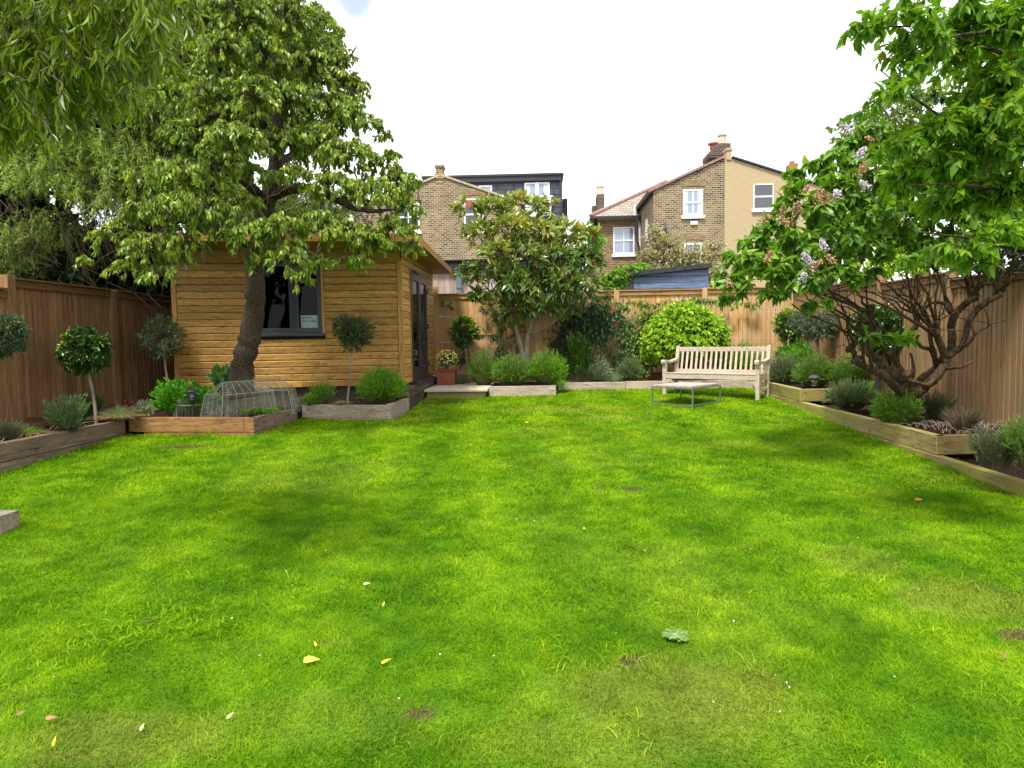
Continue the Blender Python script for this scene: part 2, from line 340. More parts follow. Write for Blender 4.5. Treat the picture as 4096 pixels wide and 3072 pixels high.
# ------------------------------------------------------------------ foliage tools (vectorised)
def unit(a): return a/(np.linalg.norm(a, axis=-1, keepdims=True)+1e-9)
T4 = (np.array([[0, 0, 0], [.42, -.5, .10], [.5, 0, -.02], [.42, .5, .10], [1, 0, -.16]]), [np.array([[0, 1, 2], [0, 2, 3], [1, 4, 2], [2, 4, 3]])])
T6 = (np.array([[0, 0, 0], [.22, -.38, .07], [.22, 0, 0], [.22, .38, .07], [.52, -.5, .07], [.52, 0, -.03], [.52, .5, .07], [.82, -.24, -.04], [.82, 0, -.1], [.82, .24, -.04], [1.04, 0, -.2]]),
      [np.array([[0, 1, 2], [0, 2, 3], [7, 10, 8], [8, 10, 9]]), np.array([[1, 4, 5, 2], [2, 5, 6, 3], [4, 7, 8, 5], [5, 8, 9, 6]])])
TH = (np.array([[0, 0, 0], [.02, -.36, .06], [.10, 0, 0], [.02, .36, .06], [.34, -.52, .06], [.34, 0, -.02], [.34, .52, .06], [.68, -.30, -.03], [.68, 0, -.07], [.68, .30, -.03], [1.04, 0, -.18]]), T6[1])
TN = (np.array([[0, -.5, 0], [0, .5, 0], [1, 0, -.05]]), [np.array([[0, 1, 2]])])
def leaves(mb, P, D, N, Ls, W, tint, T=T4):
    tv, tf = T; n = len(P)
    if n == 0: return
    D = unit(D); N = unit(N - D*np.sum(N*D, 1, keepdims=True)); B = np.cross(N, D)
    Ls = np.broadcast_to(Ls, (n,)); W = np.broadcast_to(W, (n,))
    v = P[:, None] + tv[None, :, 0:1]*Ls[:, None, None]*D[:, None] + tv[None, :, 1:2]*W[:, None, None]*B[:, None] + tv[None, :, 2:3]*Ls[:, None, None]*N[:, None]
    k = len(tv); off = (np.arange(n)*k)[:, None, None]
    fs = [(f[None]+off).reshape(-1, f.shape[1]) for f in tf]
    base = mb.n; mb.v.append(v.reshape(-1, 3)); mb.n += n*k
    for f, f0 in zip(fs, tf): mb.f.append(f+base); mb.t.append(np.repeat(tint, len(f0)))
def twigs(mb, P, r0, r1, k=3, tint=.5):
    n, K, _ = P.shape
    T = np.gradient(P, axis=1); T = unit(T)
    ref = np.where(np.abs(T[:, :1, 2:3]) < .9, np.array([0, 0, 1.])[None, None], np.array([1., 0, 0])[None, None])
    a = unit(np.cross(T, ref)); b = np.cross(T, a)
    an = np.arange(k)*2*np.pi/k; R = (np.linspace(0, 1, K)[None]*(np.broadcast_to(r1, (n,))-np.broadcast_to(r0, (n,)))[:, None] + np.broadcast_to(r0, (n,))[:, None])
    v = P[:, :, None] + R[:, :, None, None]*(np.cos(an)[None, None, :, None]*a[:, :, None]+np.sin(an)[None, None, :, None]*b[:, :, None])
    i = np.arange(K-1)[:, None]*k; j = np.arange(k)[None]; j2 = (j+1) % k
    q = np.stack([i+j, i+j2, i+k+j2, i+k+j], -1).reshape(-1, 4)
    f = (q[None]+(np.arange(n)*K*k)[:, None, None]).reshape(-1, 4)
    mb.v.append(v.reshape(-1, 3)); mb.f.append(f+mb.n); mb.t.append(np.full(len(f), tint)); mb.n += n*K*k
def lobe_twigs(rng, c, r, n, K=5, sag=.12, inner=.2, lo=.72, hi=1.08, up=0.0, jit=.06, upper=0.0):
    c = np.asarray(c, float); r = np.broadcast_to(np.asarray(r, float), (3,))
    d = unit(rng.normal(size=(n, 3))+np.array([0, 0, upper])); e = c + d*r*(lo+(hi-lo)*rng.random((n, 1))**.7)
    s = c + (e-c)*inner*(1+rng.random((n, 1))) - np.array([0, 0, up])*r
    t = np.linspace(0, 1, K)[None, :, None]; ln = np.linalg.norm(e-s, axis=1)[:, None, None]
    P = s[:, None]*(1-t)+e[:, None]*t
    P = P + rng.normal(size=(n, K, 3))*jit*ln*np.sin(t*np.pi*.8)
    P[:, :, 2:3] -= sag*ln*t**2 - sag*.9*ln*np.sin(t*np.pi)*.5
    return P
def along(P, t):
    """P (n,K,3), t (n,m) -> points and tangents (n,m,3)"""
    n, K, _ = P.shape; x = t*(K-1); i = np.clip(x.astype(int), 0, K-2); f = (x-i)[..., None]
    a = np.take_along_axis(P, i[..., None].repeat(3, -1), 1); b = np.take_along_axis(P, (i+1)[..., None].repeat(3, -1), 1)
    return a*(1-f)+b*f, unit(b-a)
def leaf_on(mb, rng, P, per, Ls, ratio=.5, tmin=.35, droop=.4, spread=.8, fwd=.6, T=T4, lvar=.25, tint=(0, .95), odd=0.0, upn=1.0, tipbias=1.0):
    n = len(P); t = tmin+(1-tmin)*rng.random((n, per))**(1/tipbias)
    X, Tn = along(P, t); X = X.reshape(-1, 3); Tn = Tn.reshape(-1, 3); m = len(X)
    D = Tn*fwd + rng.normal(size=(m, 3))*spread*.7 + np.array([0, 0, -droop]); D = unit(D)
    N = np.array([0, 0, upn]) + rng.normal(size=(m, 3))*.55
    LL = Ls*(1+lvar*rng.normal(size=m)).clip(.45, 1.7)
    tt = tint[0]+(tint[1]-tint[0])*(.55*rng.random(m)+.45*np.repeat(rng.random(n), per))
    if odd: tt = np.where(rng.random(m) < odd, .99, tt)
    leaves(mb, X, D, N, LL, LL*ratio, tt, T)
def smooth_path(pts, n=4):
    P = np.asarray(pts, float)
    if len(P) < 3: return P
    out_ = []
    for i in range(len(P)-1):
        p0 = P[max(i-1, 0)]; p1 = P[i]; p2 = P[i+1]; p3 = P[min(i+2, len(P)-1)]
        for t in np.linspace(0, 1, n, endpoint=False):
            out_.append(.5*((2*p1)+(-p0+p2)*t+(2*p0-5*p1+4*p2-p3)*t*t+(-p0+3*p1-3*p2+p3)*t**3))
    out_.append(P[-1]); return np.array(out_)
def limb(mb, pts, r, k=8, n=4, rng=None, wob=0):
    """tapering curved limb; r = list of radii per given point"""
    P = smooth_path(pts, n); R = np.interp(np.linspace(0, 1, len(P)), np.linspace(0, 1, len(r)), r)
    if rng is not None: P[1:-1] += rng.normal(size=P[1:-1].shape)*wob*R[1:-1, None]; R = R*(1+.06*rng.normal(size=len(R)))
    mb.tube(P, R, k); return P
def crown(name, parent, mat, twmat, lobes, rng, dens, per, Ls, twr=.006, **kw):
    """lobes: (centre, radii); dens = twigs per square metre of lobe surface"""
    lf = MB(); tw = MB(); lk = {k: kw.pop(k) for k in list(kw) if k in ('K', 'sag', 'inner', 'lo', 'hi', 'up', 'jit', 'upper')}
    for c, r in lobes:
        r = np.broadcast_to(np.asarray(r, float), (3,)); n = max(3, int(dens*4*np.pi*(r[0]*r[2]+r[0]*r[1]+r[1]*r[2])/3))
        P = lobe_twigs(rng, c, r, n, **lk); twigs(tw, P, twr, twr*.35); leaf_on(lf, rng, P, per, Ls, **kw)
    o = lf.build(name, mat, parent)
    if twmat is not None: tw.build('twigs', twmat, parent)
    return o
def vl(x, y, Y, rx, rz=None, ry=None):
    """a lobe given in the view: centre, radius in view pixels"""
    a = vpx(rx, Y); b = vpx(rz if rz else rx, Y); return (V(x, y, Y), (a, ry if ry else a, b))
def stalks(mb, rng, c, R, H, n, per, Ls, ratio=.16, fan=.9, K=4, stem=None, wmin=0.0, fwd=1.5, spread=.5, tint=(0, .95), base=.35, T=T4, odd=0.0, hv=.24, tmin=.12, lean=(0, 0), dome=1.0):
    """many-stemmed clump: stems fan from the base to a dome of radius R, height H, clothed in small leaves"""
    a = rng.random(n)*2*np.pi; q = np.sqrt(rng.random(n))
    s = np.stack([np.cos(a)*q*R*base, np.sin(a)*q*R*base, np.zeros(n)], 1)
    hh = H*np.sqrt(np.clip(1-dome*(q*fan)**2, .08, 1))*(1+hv*rng.normal(size=n)).clip(.5, 1.3)
    e = np.stack([np.cos(a)*q*R+lean[0], np.sin(a)*q*R+lean[1], hh], 1)
    t = np.linspace(0, 1, K)[None, :, None]; P = s[:, None]*(1-t)+e[:, None]*t; P[:, :, 2] += (np.sin(np.pi*t)*.12*H)[..., 0]*q[:, None]
    P += rng.normal(size=P.shape)*.03*H*t
    P = P+np.asarray(c, float)
    if stem is not None: twigs(stem, P, .004, .002)
    leaf_on(mb, rng, P, per, Ls, ratio, tmin=tmin, droop=0, spread=spread, fwd=fwd, T=T, tint=tint, odd=odd, upn=.4)
def blades(mb, B, D, Ls, W, tint, bend=.35):
    """grass blades: base points B, up-ish directions D"""
    n = len(B); D = unit(D); s = unit(np.cross(D, np.array([0, 0, 1.])+np.random.default_rng(1).normal(size=(n, 3))*.3))
    Ls = np.broadcast_to(Ls, (n,))[:, None]; W = np.broadcast_to(W, (n,))[:, None]
    hz = D.copy(); hz[:, 2] = 0; mid = B+D*Ls*.55; tip = B+D*Ls+hz*Ls*bend-np.array([0, 0, 1.])*Ls*bend*.35
    v = np.stack([B-s*W/2, B+s*W/2, mid+s*W*.42, mid-s*W*.42, tip], 1).reshape(-1, 3)
    o = (np.arange(n)*5)[:, None]; mb.v.append(v)
    mb.f.append(np.array([[0, 1, 2, 3]])+o+mb.n); mb.t.append(tint); mb.f.append(np.array([[3, 2, 4]])+o+mb.n); mb.t.append(tint); mb.n += n*5

M['bark_pear'] = bark('pear_bark', (.022, .016, .012), (.105, .076, .058), 44, .55, .8)
M['bark_dark'] = bark('dark_bark', (.02, .014, .010), (.075, .05, .036), 14, .4)
M['bark_lilac'] = bark('lilac_bark', (.04, .027, .016), (.115, .078, .046), 30, .18, .5)
M['bark_pale'] = plain('pale_smooth_bark', (.27, .22, .16), .8, .15, var=.3, bump=.2)
M['bark_mag'] = plain('magnolia_bark', (.30, .26, .18), .8, .15, var=.3, bump=.2)
M['twig'] = plain('twig_bark', (.10, .075, .05), .85, .1, var=.3)
M['twig_pale'] = plain('pale_twig', (.24, .20, .16), .85, .1, var=.3)
M['twig_dark'] = plain('dark_twig', (.05, .033, .026), .85, .1, var=.3)
M['l_pear'] = leafm('pear_leaf', (.030, .080, .008), (.130, .235, .015), (.44, .55, .060), .40, .36, .45, odd=(.24, .13, .09))
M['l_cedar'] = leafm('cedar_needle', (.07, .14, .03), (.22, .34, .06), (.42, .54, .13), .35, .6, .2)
M['l_cedar_shaded'] = leafm('shaded_cedar_needle', (.012, .028, .012), (.030, .055, .022), (.06, .10, .04), .2, .6, .15)  # inner, older needles; shade inside the tree is painted into this darker colour
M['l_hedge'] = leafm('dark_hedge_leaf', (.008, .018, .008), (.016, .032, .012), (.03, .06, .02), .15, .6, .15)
M['l_willow'] = leafm('willow_leaf', (.05, .10, .006), (.12, .19, .008), (.26, .36, .018), .45, .4, .4)
M['l_mag'] = leafm('magnolia_leaf', (.018, .06, .014), (.09, .18, .028), (.42, .47, .11), .2, .22, .6, odd=(.52, .30, .02))
M['l_magb'] = leafm('magnolia_brown_leaf', (.17, .09, .03), (.24, .13, .04), (.35, .21, .07), .2, .5, .3)
M['l_lilac'] = leafm('lilac_leaf', (.035, .10, .012), (.10, .23, .018), (.24, .43, .03), .38, .38, .4)
M['l_plum'] = leafm('plum_leaf', (.05, .14, .009), (.12, .27, .012), (.25, .44, .025), .45, .38, .4, odd=(.35, .25, .02))
M['l_birch'] = leafm('birch_leaf', (.12, .22, .05), (.20, .33, .08), (.32, .46, .13), .45, .5, .3)
M['l_gold'] = leafm('golden_leaf', (.10, .26, .010), (.26, .46, .022), (.50, .68, .060), .35, .45, .3)
M['l_bay'] = leafm('bay_leaf', (.014, .045, .010), (.035, .090, .014), (.11, .23, .02), .2, .28, .55, odd=(.32, .48, .03))
M['l_baytip'] = leafm('bay_new_leaf', (.14, .30, .010), (.27, .46, .015), (.42, .60, .03), .4, .35, .4)
M['l_olive'] = leafm('olive_leaf', (.045, .085, .045), (.10, .155, .085), (.22, .29, .17), .2, .45, .4)
M['l_olive_d'] = leafm('dark_olive_leaf', (.02, .045, .022), (.045, .085, .035), (.10, .18, .06), .2, .42, .45)
M['l_lav'] = leafm('lavender_leaf', (.07, .19, .020), (.16, .37, .032), (.31, .56, .06), .35, .5, .3)
M['l_lavb'] = leafm('bright_lavender_leaf', (.08, .24, .010), (.18, .44, .018), (.34, .64, .035), .35, .45, .3)
M['l_grey'] = leafm('grey_green_leaf', (.07, .14, .05), (.14, .24, .09), (.28, .38, .17), .25, .6, .2)
M['l_lush'] = leafm('lush_leaf', (.04, .17, .012), (.09, .33, .020), (.20, .52, .040), .35, .4, .4)
M['l_clim'] = leafm('climber_leaf', (.06, .13, .018), (.14, .24, .030), (.30, .42, .06), .3, .4, .4, odd=(.35, .12, .07))
M['l_climd'] = leafm('dark_climber_leaf', (.012, .045, .020), (.028, .085, .032), (.065, .15, .05), .2, .3, .5)
M['l_rose'] = leafm('rose_leaf', (.04, .12, .04), (.085, .20, .06), (.17, .33, .10), .3, .45, .35)
M['l_var'] = leafm('variegated_leaf', (.10, .17, .07), (.28, .34, .20), (.60, .62, .45), .2, .5, .3)
M['l_pit'] = leafm('pittosporum_leaf', (.20, .21, .09), (.40, .39, .20), (.58, .55, .33), .3, .5, .3)
M['l_ivy'] = leafm('ivy_leaf', (.05, .16, .010), (.13, .30, .020), (.28, .50, .04), .35, .4, .35)
M['l_lime'] = leafm('lime_leaf', (.18, .34, .010), (.34, .54, .02), (.60, .76, .05), .5, .5, .3)  # bright lime leaf tones
M['l_straw'] = leafm('straw_blade', (.24, .14, .05), (.40, .25, .11), (.55, .38, .2), .3, .7, .2)
M['l_blue'] = leafm('blue_grass_blade', (.13, .22, .12), (.24, .34, .20), (.38, .48, .28), .3, .6, .2)
M['l_red'] = leafm('red_leaf', (.12, .02, .03), (.2, .04, .05), (.3, .07, .07), .3, .5, .3)
M['fl_yel'] = plain('yellow_petal', (.88, .72, .18), .6, .2, var=.2)
M['fl_lil'] = plain('lilac_petal', (.56, .50, .57), .7, .2, var=.15)
M['fl_brn'] = plain('faded_flower', (.42, .26, .16), .8, .1, var=.3)
M['fl_rose'] = plain('pink_petal', (.7, .12, .16), .6, .2)

# ================================================================== GROUND, LAWN, SOIL
def vnoise(x, y, seed, f):
    rg = np.random.default_rng(seed); g = rg.random((64, 64)); x = np.asarray(x)*f+100; y = np.asarray(y)*f+100
    xi = np.floor(x).astype(int); yi = np.floor(y).astype(int); fx = x-xi; fy = y-yi; fx = fx*fx*(3-2*fx); fy = fy*fy*(3-2*fy)
    q = lambda a, b: g[a % 64, b % 64]
    return (q(xi, yi)*(1-fx)+q(xi+1, yi)*fx)*(1-fy)+(q(xi, yi+1)*(1-fx)+q(xi+1, yi+1)*fx)*fy
def gp(x, y):
    """view pixel -> lawn point"""
    d = _ray(x/.54, y/.54); t = CAMH/(.045*d[1]-d[2]); return d[0]*t, d[1]*t
BARE = [(950, 872, .55, .30, .8), (410, 966, .45, .14, .8), (1365, 1058, .13, .10, .8), (1365, 1425, .07, .06, .9), (1295, 1056, .08, .07, .6), (2195, 1372, .10, .08, .8), (905, 1545, .10, .05, .7), (330, 1340, .09, .06, .7), (722, 1388, .1, .05, .5), (290, 1005, .25, .1, .4), (1550, 1022, .12, .08, .5)]
DRY = [(1230, 885, 1.3, .35, 1.), (1330, 905, .6, .3, .7), (1450, 1500, .55, .3, .8), (1300, 1600, .5, .2, .6), (1640, 960, 1.2, .25, .35), (2080, 1290, .35, .3, .8), (700, 1560, .6, .2, .3), (250, 1600, .5, .2, .8), (1860, 1215, .3, .3, .5), (600, 930, .5, .2, .6), (1480, 880, .6, .2, .3), (800, 935, .5, .15, .5)]
def patch(x, y, lst):
    o = np.zeros(np.shape(x))
    for vx, vy, rx, ry, a in lst:
        cx_, cy_ = gp(vx, vy); d = ((x-cx_)/rx)**2+((y-cy_)/ry)**2
        o = np.maximum(o, a*np.clip(1.5-d*(.7+.9*vnoise(x, y, 5, 9)), 0, 1))
    return o
def lawn_attrs(x, y):
    bare = patch(x, y, BARE); dry = patch(x, y, DRY)
    big = .6*vnoise(x, y, 1, .55)+.4*vnoise(x, y, 2, 1.7); fine = .5*vnoise(x, y, 3, 5)+.5*vnoise(x, y, 4, 13)
    st = .5+.5*np.sin((x+.12*y)*2*np.pi/1.1+.8*vnoise(x, y, 9, .8))       # faint mowing bands
    tone = .5+.50*(big-.5)*.24+.50*(fine-.5)+.16*(st-.5)+.10*(np.clip((y-3)/9, 0, 1)-.4)
    dry = np.clip(dry+np.clip(vnoise(x, y, 7, 1.1)-.72, 0, 1)*1.6+np.clip(vnoise(x, y, 8, 4.3)-.80, 0, 1)*1.5, 0, 1)
    return tone, dry, bare
n = NT('lawn_turf')
tone = n.attr('tone'); dry = n.attr('dry'); bare = n.attr('bare')
cc = n.ramp(tone, [(.2, (.045, .13, .006)), (.5, (.085, .205, .008)), (.8, (.15, .29, .012))])
cc = n.mixc(n.math('MULTIPLY', dry, .4), cc, (.26, .22, .06)); cc = n.mixc(n.ramp(bare, [(.2, (0, 0, 0)), (.7, (1, 1, 1))]), cc, (.085, .055, .035))
fn = n.noise(n.pos(), 60, 4, .7); cc = n.mixc(1.0, cc, n.ramp(fn, [(.3, (.55, .55, .55)), (.7, (1.15, 1.15, 1.1))]), 'MULTIPLY')
M['turf'] = n.done(n.pbr(cc, .95, .05, fn, .6, .02))
n = NT('grass_blade')
tone = n.attr('tone'); dry = n.attr('dry'); t = n.attr()
cc = n.ramp(tone, [(.28, (.075, .200, .003)), (.50, (.150, .300, .004)), (.74, (.27, .42, .008))])
cc = n.mixc(n.math('MULTIPLY', dry, .32), cc, (.40, .34, .08)); cc = n.mixc(1.0, cc, n.ramp(t, [(0, (.6, .66, .6)), (.6, (1.05, 1.05, 1)), (1, (1.45, 1.3, 1.5))]), 'MULTIPLY')
tr = n.n('ShaderNodeBsdfTranslucent'); n.l(n.mixc(1.0, cc, (1.2, 1.2, .5), 'MULTIPLY'), tr.inputs['Color'])
m = n.n('ShaderNodeMixShader'); m.inputs[0].default_value = .38; n.l(n.pbr(cc, .65, .07), m.inputs[1]); n.l(tr.outputs[0], m.inputs[2])
M['blade'] = n.done(m.outputs[0])
n = NT('bed_soil'); s1 = n.noise(n.pos(), 22, 6, .75); s2 = n.noise(n.pos(), 90, 3, .7)
cc = n.ramp(s1, [(.3, (.012, .008, .006)), (.55, (.035, .022, .016)), (.75, (.10, .06, .04))])
M['soil'] = n.done(n.pbr(cc, .95, .1, s2, 1.0, .03))
n = NT('outer_ground'); s1 = n.noise(n.pos(), .5, 6, .6)
M['ground'] = n.done(n.pbr(n.ramp(s1, [(.3, (.04, .055, .02)), (.7, (.09, .11, .04))]), .95, .05))
n = NT('woodchip'); M['mulch'] = plain('bark_chip', (.10, .05, .03), .9, .1, var=.6)

def grid_mesh(name, xs, ys, zf, mat, kind='structure'):
    X, Y_ = np.meshgrid(xs, ys); Z = zf(X, Y_); v = np.stack([X, Y_, Z], -1).reshape(-1, 3); nx = len(xs); i = (np.arange(len(ys)-1)*nx)[:, None]+np.arange(nx-1)[None]
    i = i.ravel(); mb = MB(); mb.add(v, np.stack([i, i+1, i+nx+1, i+nx], 1)); o = mb.build(name, mat, smooth=True); o['kind'] = kind; return o, v
lx = np.linspace(-7.2, 6.0, 340); ly = np.linspace(-4, 15.3, 420)
def lawn_bump(x, y): return lawn_z(y)+.014*(vnoise(x, y, 21, 1.3)-.5)+.006*(vnoise(x, y, 22, 5)-.5)
lawn, lv = grid_mesh('lawn', lx, ly, lawn_bump, M['turf'])
tag(lawn, 'bright green mown lawn with dry and worn patches', 'lawn', kind='structure')
la = lawn_attrs(lv[:, 0], lv[:, 1])
for nm, a in zip(('tone', 'dry', 'bare'), la):
    q = lawn.data.attributes.new(nm, 'FLOAT', 'POINT'); q.data.foreach_set('value', a.astype(np.float32))
gx = np.concatenate([np.linspace(-900, -30, 12), np.linspace(-24, 24, 30), np.linspace(30, 900, 12)]); gy = np.concatenate([np.linspace(-200, -10, 8), np.linspace(-6, 40, 40), np.linspace(50, 1500, 14)])
g, _ = grid_mesh('ground', gx, gy, lambda x, y: np.clip(.045*y, -.3, .69)-.12, M['ground']); tag(g, 'earth running out under and beyond the gardens', 'ground', kind='structure')

rng = np.random.default_rng(11)
def blade_field(N, x0, x1, y0, y1, L0, W0, seed, dens_keep=None, inside=None):
    rg = np.random.default_rng(seed); x = x0+(x1-x0)*rg.random(N); y = y0+(y1-y0)*rg.random(N)
    if inside is not None: k = inside(x, y); x, y = x[k], y[k]
    tn, dr, br = lawn_attrs(x, y); k = rg.random(len(x)) > br*.9; x, y, tn, dr = x[k], y[k], tn[k], dr[k]
    return x, y, tn, dr
def in_lawn(x, y):
    a = (x > -5.72) & (x < 4.06)
    a &= ~((y > 9.2-.12*(x+5.6)) & (x < -3.88)); a &= ~((x >= -3.88) & (x < -3.7) & (y > 9.1+(x+3.9)*5.5)); a &= ~((x >= -3.7) & (x < -2.17) & (y > 10.45-.2*(x+3.7)))
    a &= ~((x < -2.17) & (y > 11)); a &= ~((x < -.98) & (y > 12.65)); a &= ~((x < .33) & (y > 12.92)); a &= (y < 13.78)
    a |= False
    a &= ~((x > 4.0-.002) & (y < 4.0))
    # only what the frame and a step to the side can see
    a &= (np.abs(x-(-.04*y)) < .86*y+1.0)
    return a
zones = [(300000, 1.9, 3.6, .024, .0030), (270000, 3.6, 6.0, .027, .0042), (200000, 6.0, 9.5, .030, .0065), (140000, 9.5, 13.8, .033, .0105), (20000, 1.0, 1.9, .03, .005)]
gb = MB(); AT = []; DT = []
for zi, (N, y0, y1, Lb, Wb) in enumerate(zones):
    xm = min(5.75, .86*y1+1.2)
    x, y, tn, dr = blade_field(int(N), -xm, min(xm, 4.06), y0, y1, Lb, Wb, 40+zi, inside=in_lawn)
    m_ = len(x); rg = np.random.default_rng(60+zi)
    z = lawn_bump(x, y)-.003; cl = vnoise(x, y, 31, 7)
    D = np.stack([rg.normal(size=m_)*.62, rg.normal(size=m_)*.62, .75+.3*rg.random(m_)], 1)+np.stack([vnoise(x, y, 32, 3)-.5, vnoise(x, y, 33, 3)-.5, np.zeros(m_)], 1)*.9
    LL = Lb*(.55+.9*rg.random(m_))*(.7+.7*cl)
    blades(gb, np.stack([x, y, z], 1), D, LL, Wb*(.7+.6*rg.random(m_)), rg.random(m_), .3)
    AT += [tn, tn]; DT += [dr, dr]
# longer, coarser tufts: along the timbers and scattered on the lawn
def tufts(pts, n, spread, Lb, Wb, seed):
    rg = np.random.default_rng(seed)
    for (x, y) in pts:
        xx = x+rg.normal(size=n)*spread; yy = y+rg.normal(size=n)*spread; z = lawn_z(yy)
        D = np.stack([rg.normal(size=n)*.55, rg.normal(size=n)*.55, .6+.6*rg.random(n)], 1)
        tn, dr, br = lawn_attrs(xx, yy); blades(gb, np.stack([xx, yy, z], 1), D, Lb*(.6+.8*rg.random(n)), Wb, rg.random(n), .6); AT.extend([tn+.1, tn+.1]); DT.extend([dr, dr])
edge = [(-5.66, y) for y in np.arange(5.2, 9.2, .16)]+[(x, 9.12-.12*(x+5.6)) for x in np.arange(-5.5, -3.9, .15)]+[(-3.84+.18*t, 9.05+1.1*t) for t in np.arange(0, 1, .15)]+[(x, 10.38-.2*(x+3.7)) for x in np.arange(-3.65, -2.2, .14)]
edge += [(x, 12.88) for x in np.arange(-1, .4, .14)]+[(x, 13.74) for x in np.arange(.4, 4.0, .13)]+[(4.0, y) for y in np.arange(5.2, 13.6, .17)]+[(x, 12.6) for x in np.arange(-2.1, -1, .2)]
tufts(edge, 26, .05, .055, .008, 71)
rg = np.random.default_rng(5)
tufts([gp(*q) for q in ((330, 1330), (350, 1350), (300, 1370), (260, 1385), (380, 1320), (180, 1420), (420, 1330), (110, 1440), (220, 1380))], 70, .12, .042, .008, 72)
tufts([(rg.uniform(-3.2, 3.2), rg.uniform(2.2, 6)) for _ in range(60)], 30, .06, .05, .006, 73)
tufts([gp(1160, 845), gp(1205, 830), gp(460, 940), gp(400, 930)], 90, .07, .14, .006, 74)
grass = gb.build('grass', M['blade']); tag(grass, 'short green grass blades covering the lawn', 'grass', kind='stuff')
q = grass.data.attributes.new('tone', 'FLOAT', 'FACE'); q.data.foreach_set('value', np.concatenate(AT).astype(np.float32))
q = grass.data.attributes.new('dry', 'FLOAT', 'FACE'); q.data.foreach_set('value', np.concatenate(DT).astype(np.float32))

def soil(poly, z, label):
    p = np.array([(x, y, z) for x, y in poly]); mb = MB(); mb.prism(p, (0, 0, -.35)); o = mb.build('bed_soil', M['soil']); tag(o, label, 'soil', kind='structure')
    # crumbs and chips lying on the soil
    rg = np.random.default_rng(int(abs(poly[0][0])*100)); x0, x1 = p[:, 0].min(), p[:, 0].max(); y0, y1 = p[:, 1].min(), p[:, 1].max(); return o
soil([(-6.68, 3.0), (-5.80, 3.0), (-5.80, 9.35), (-6.68, 9.35)], .585, 'dark soil in the long bed along the left fence')
soil([(-6.68, 9.36), (-5.7, 9.30), (-3.95, 9.14), (-3.79, 10.34), (-3.66, 10.50), (-2.27, 10.22), (-2.27, 11.5), (-6.2, 10.9), (-6.68, 10.9)], .60, 'dark soil in the bed in front of the shed')
soil([(-2.0, 14.52), (-.9, 14.52), (-.9, 13.02), (.22, 13.02), (.22, 13.9), (5.46, 13.9), (5.46, 15.12), (-2.0, 15.12)], .72, 'dark soil along the foot of the back fence')
soil([(4.14, 7.32), (5.46, 7.32), (5.46, 11.0), (4.16, 11.0)], .545, 'dark soil under the lilac')
soil([(4.10, 2.0), (5.46, 2.0), (5.46, 7.1), (4.12, 7.1)], .36, 'dark soil in the lowest bed beside the right fence')
soil([(4.28, 11.16), (5.46, 11.38), (5.46, 13.88), (4.30, 13.88)], .75, 'dark soil behind the lantern')

# ================================================================== TIMBER BEDS
def bed(name, label, bars, group='timber retaining edges of the beds'):
    """bars: (a, b, thickness, z0, z1, material) with a->b the outer top line"""
    a0 = bars[0][0]; t = thing(name, label, 'bed edging', (a0[0], a0[1], float(lawn_z(a0[1]))), group)
    rg = np.random.default_rng(int(abs(a0[0])*37+len(bars)))
    for a, b, th, z0, z1, m in bars:
        a = np.array(a, float); b = np.array(b, float); d = unit(b-a); nrm = np.array([-d[1], d[0]]) * (1 if th > 0 else -1); c = (a+b)/2+nrm*abs(th)/2
        mb = MB(); mb.box((c[0], c[1], (z0+z1)/2), (np.linalg.norm(b-a), abs(th), z1-z0), np.array([[d[0], d[1], 0], [-d[1], d[0], 0], [0, 0, 1]]), rg.random())
        mb.build('timber', M[m], t, bevel=.006)
    return t
G0 = lambda y: float(lawn_z(y))-.08
bed('timber_edging', 'long greyed timber edge running along the left fence bed', [((-5.72, 4.4), (-5.72, 9.17), .1, .435, .635, 'sleeper_grey_y'), ((-5.725, 4.4), (-5.725, 7.62), .1, .20, .430, 'sleeper_grey_y'), ((-5.725, 7.625), (-5.725, 9.17), .1, .26, .430, 'sleeper_grey_y')])
bed('timber_edging', 'warm brown timber edge in front of the wire cloches', [((-5.715, 9.24), (-4.02, 9.075), .1, .455, .655, 'sleeper_warm'), ((-4.015, 9.075), (-3.875, 9.06), .1, .455, .655, 'sleeper_warm'), ((-3.872, 9.07), (-3.70, 10.26), .1, .455, .655, 'sleeper_grey_y'), ((-5.5, 9.225), (-3.88, 9.065), .1, .35, .450, 'sleeper_warm'), ((-3.874, 9.075), (-3.71, 10.2), .1, .36, .450, 'sleeper_grey_y')])
bed('timber_edging', 'grey brown timber edge below the olive standard and green ball', [((-3.69, 10.42), (-2.24, 10.13), .1, .50, .70, 'sleeper_grey_x'), ((-3.6, 10.40), (-2.24, 10.13), .1, .38, .495, 'sleeper_grey_x'), ((-2.235, 10.14), (-2.17, 11.26), .1, .51, .71, 'sleeper_grey_x'), ((-2.236, 10.15), (-2.175, 11.2), .1, .40, .505, 'sleeper_grey_x')])
bed('timber_edging', 'short pale timber edge beside the stone step', [((-.97, 12.94), (.30, 12.98), .1, .57, .775, 'sleeper_pale'), ((.305, 12.99), (.33, 13.88), .1, .57, .775, 'sleeper_pale')])
bed('timber_edging', 'long low pale timber edge behind the bench', [((.36, 13.86), (1.72, 13.82), .1, .60, .775, 'sleeper_pale'), ((1.725, 13.82), (4.24, 13.78), .1, .60, .785, 'sleeper_pale')])
lan_bed = bed('timber_edging', 'greenish timber box corner holding the lantern', [((4.12, 11.02), (4.24, 13.76), -.1, .605, .80, 'sleeper_green'), ((4.14, 11.0), (5.44, 11.2), .1, .605, .80, 'sleeper_green_x')])
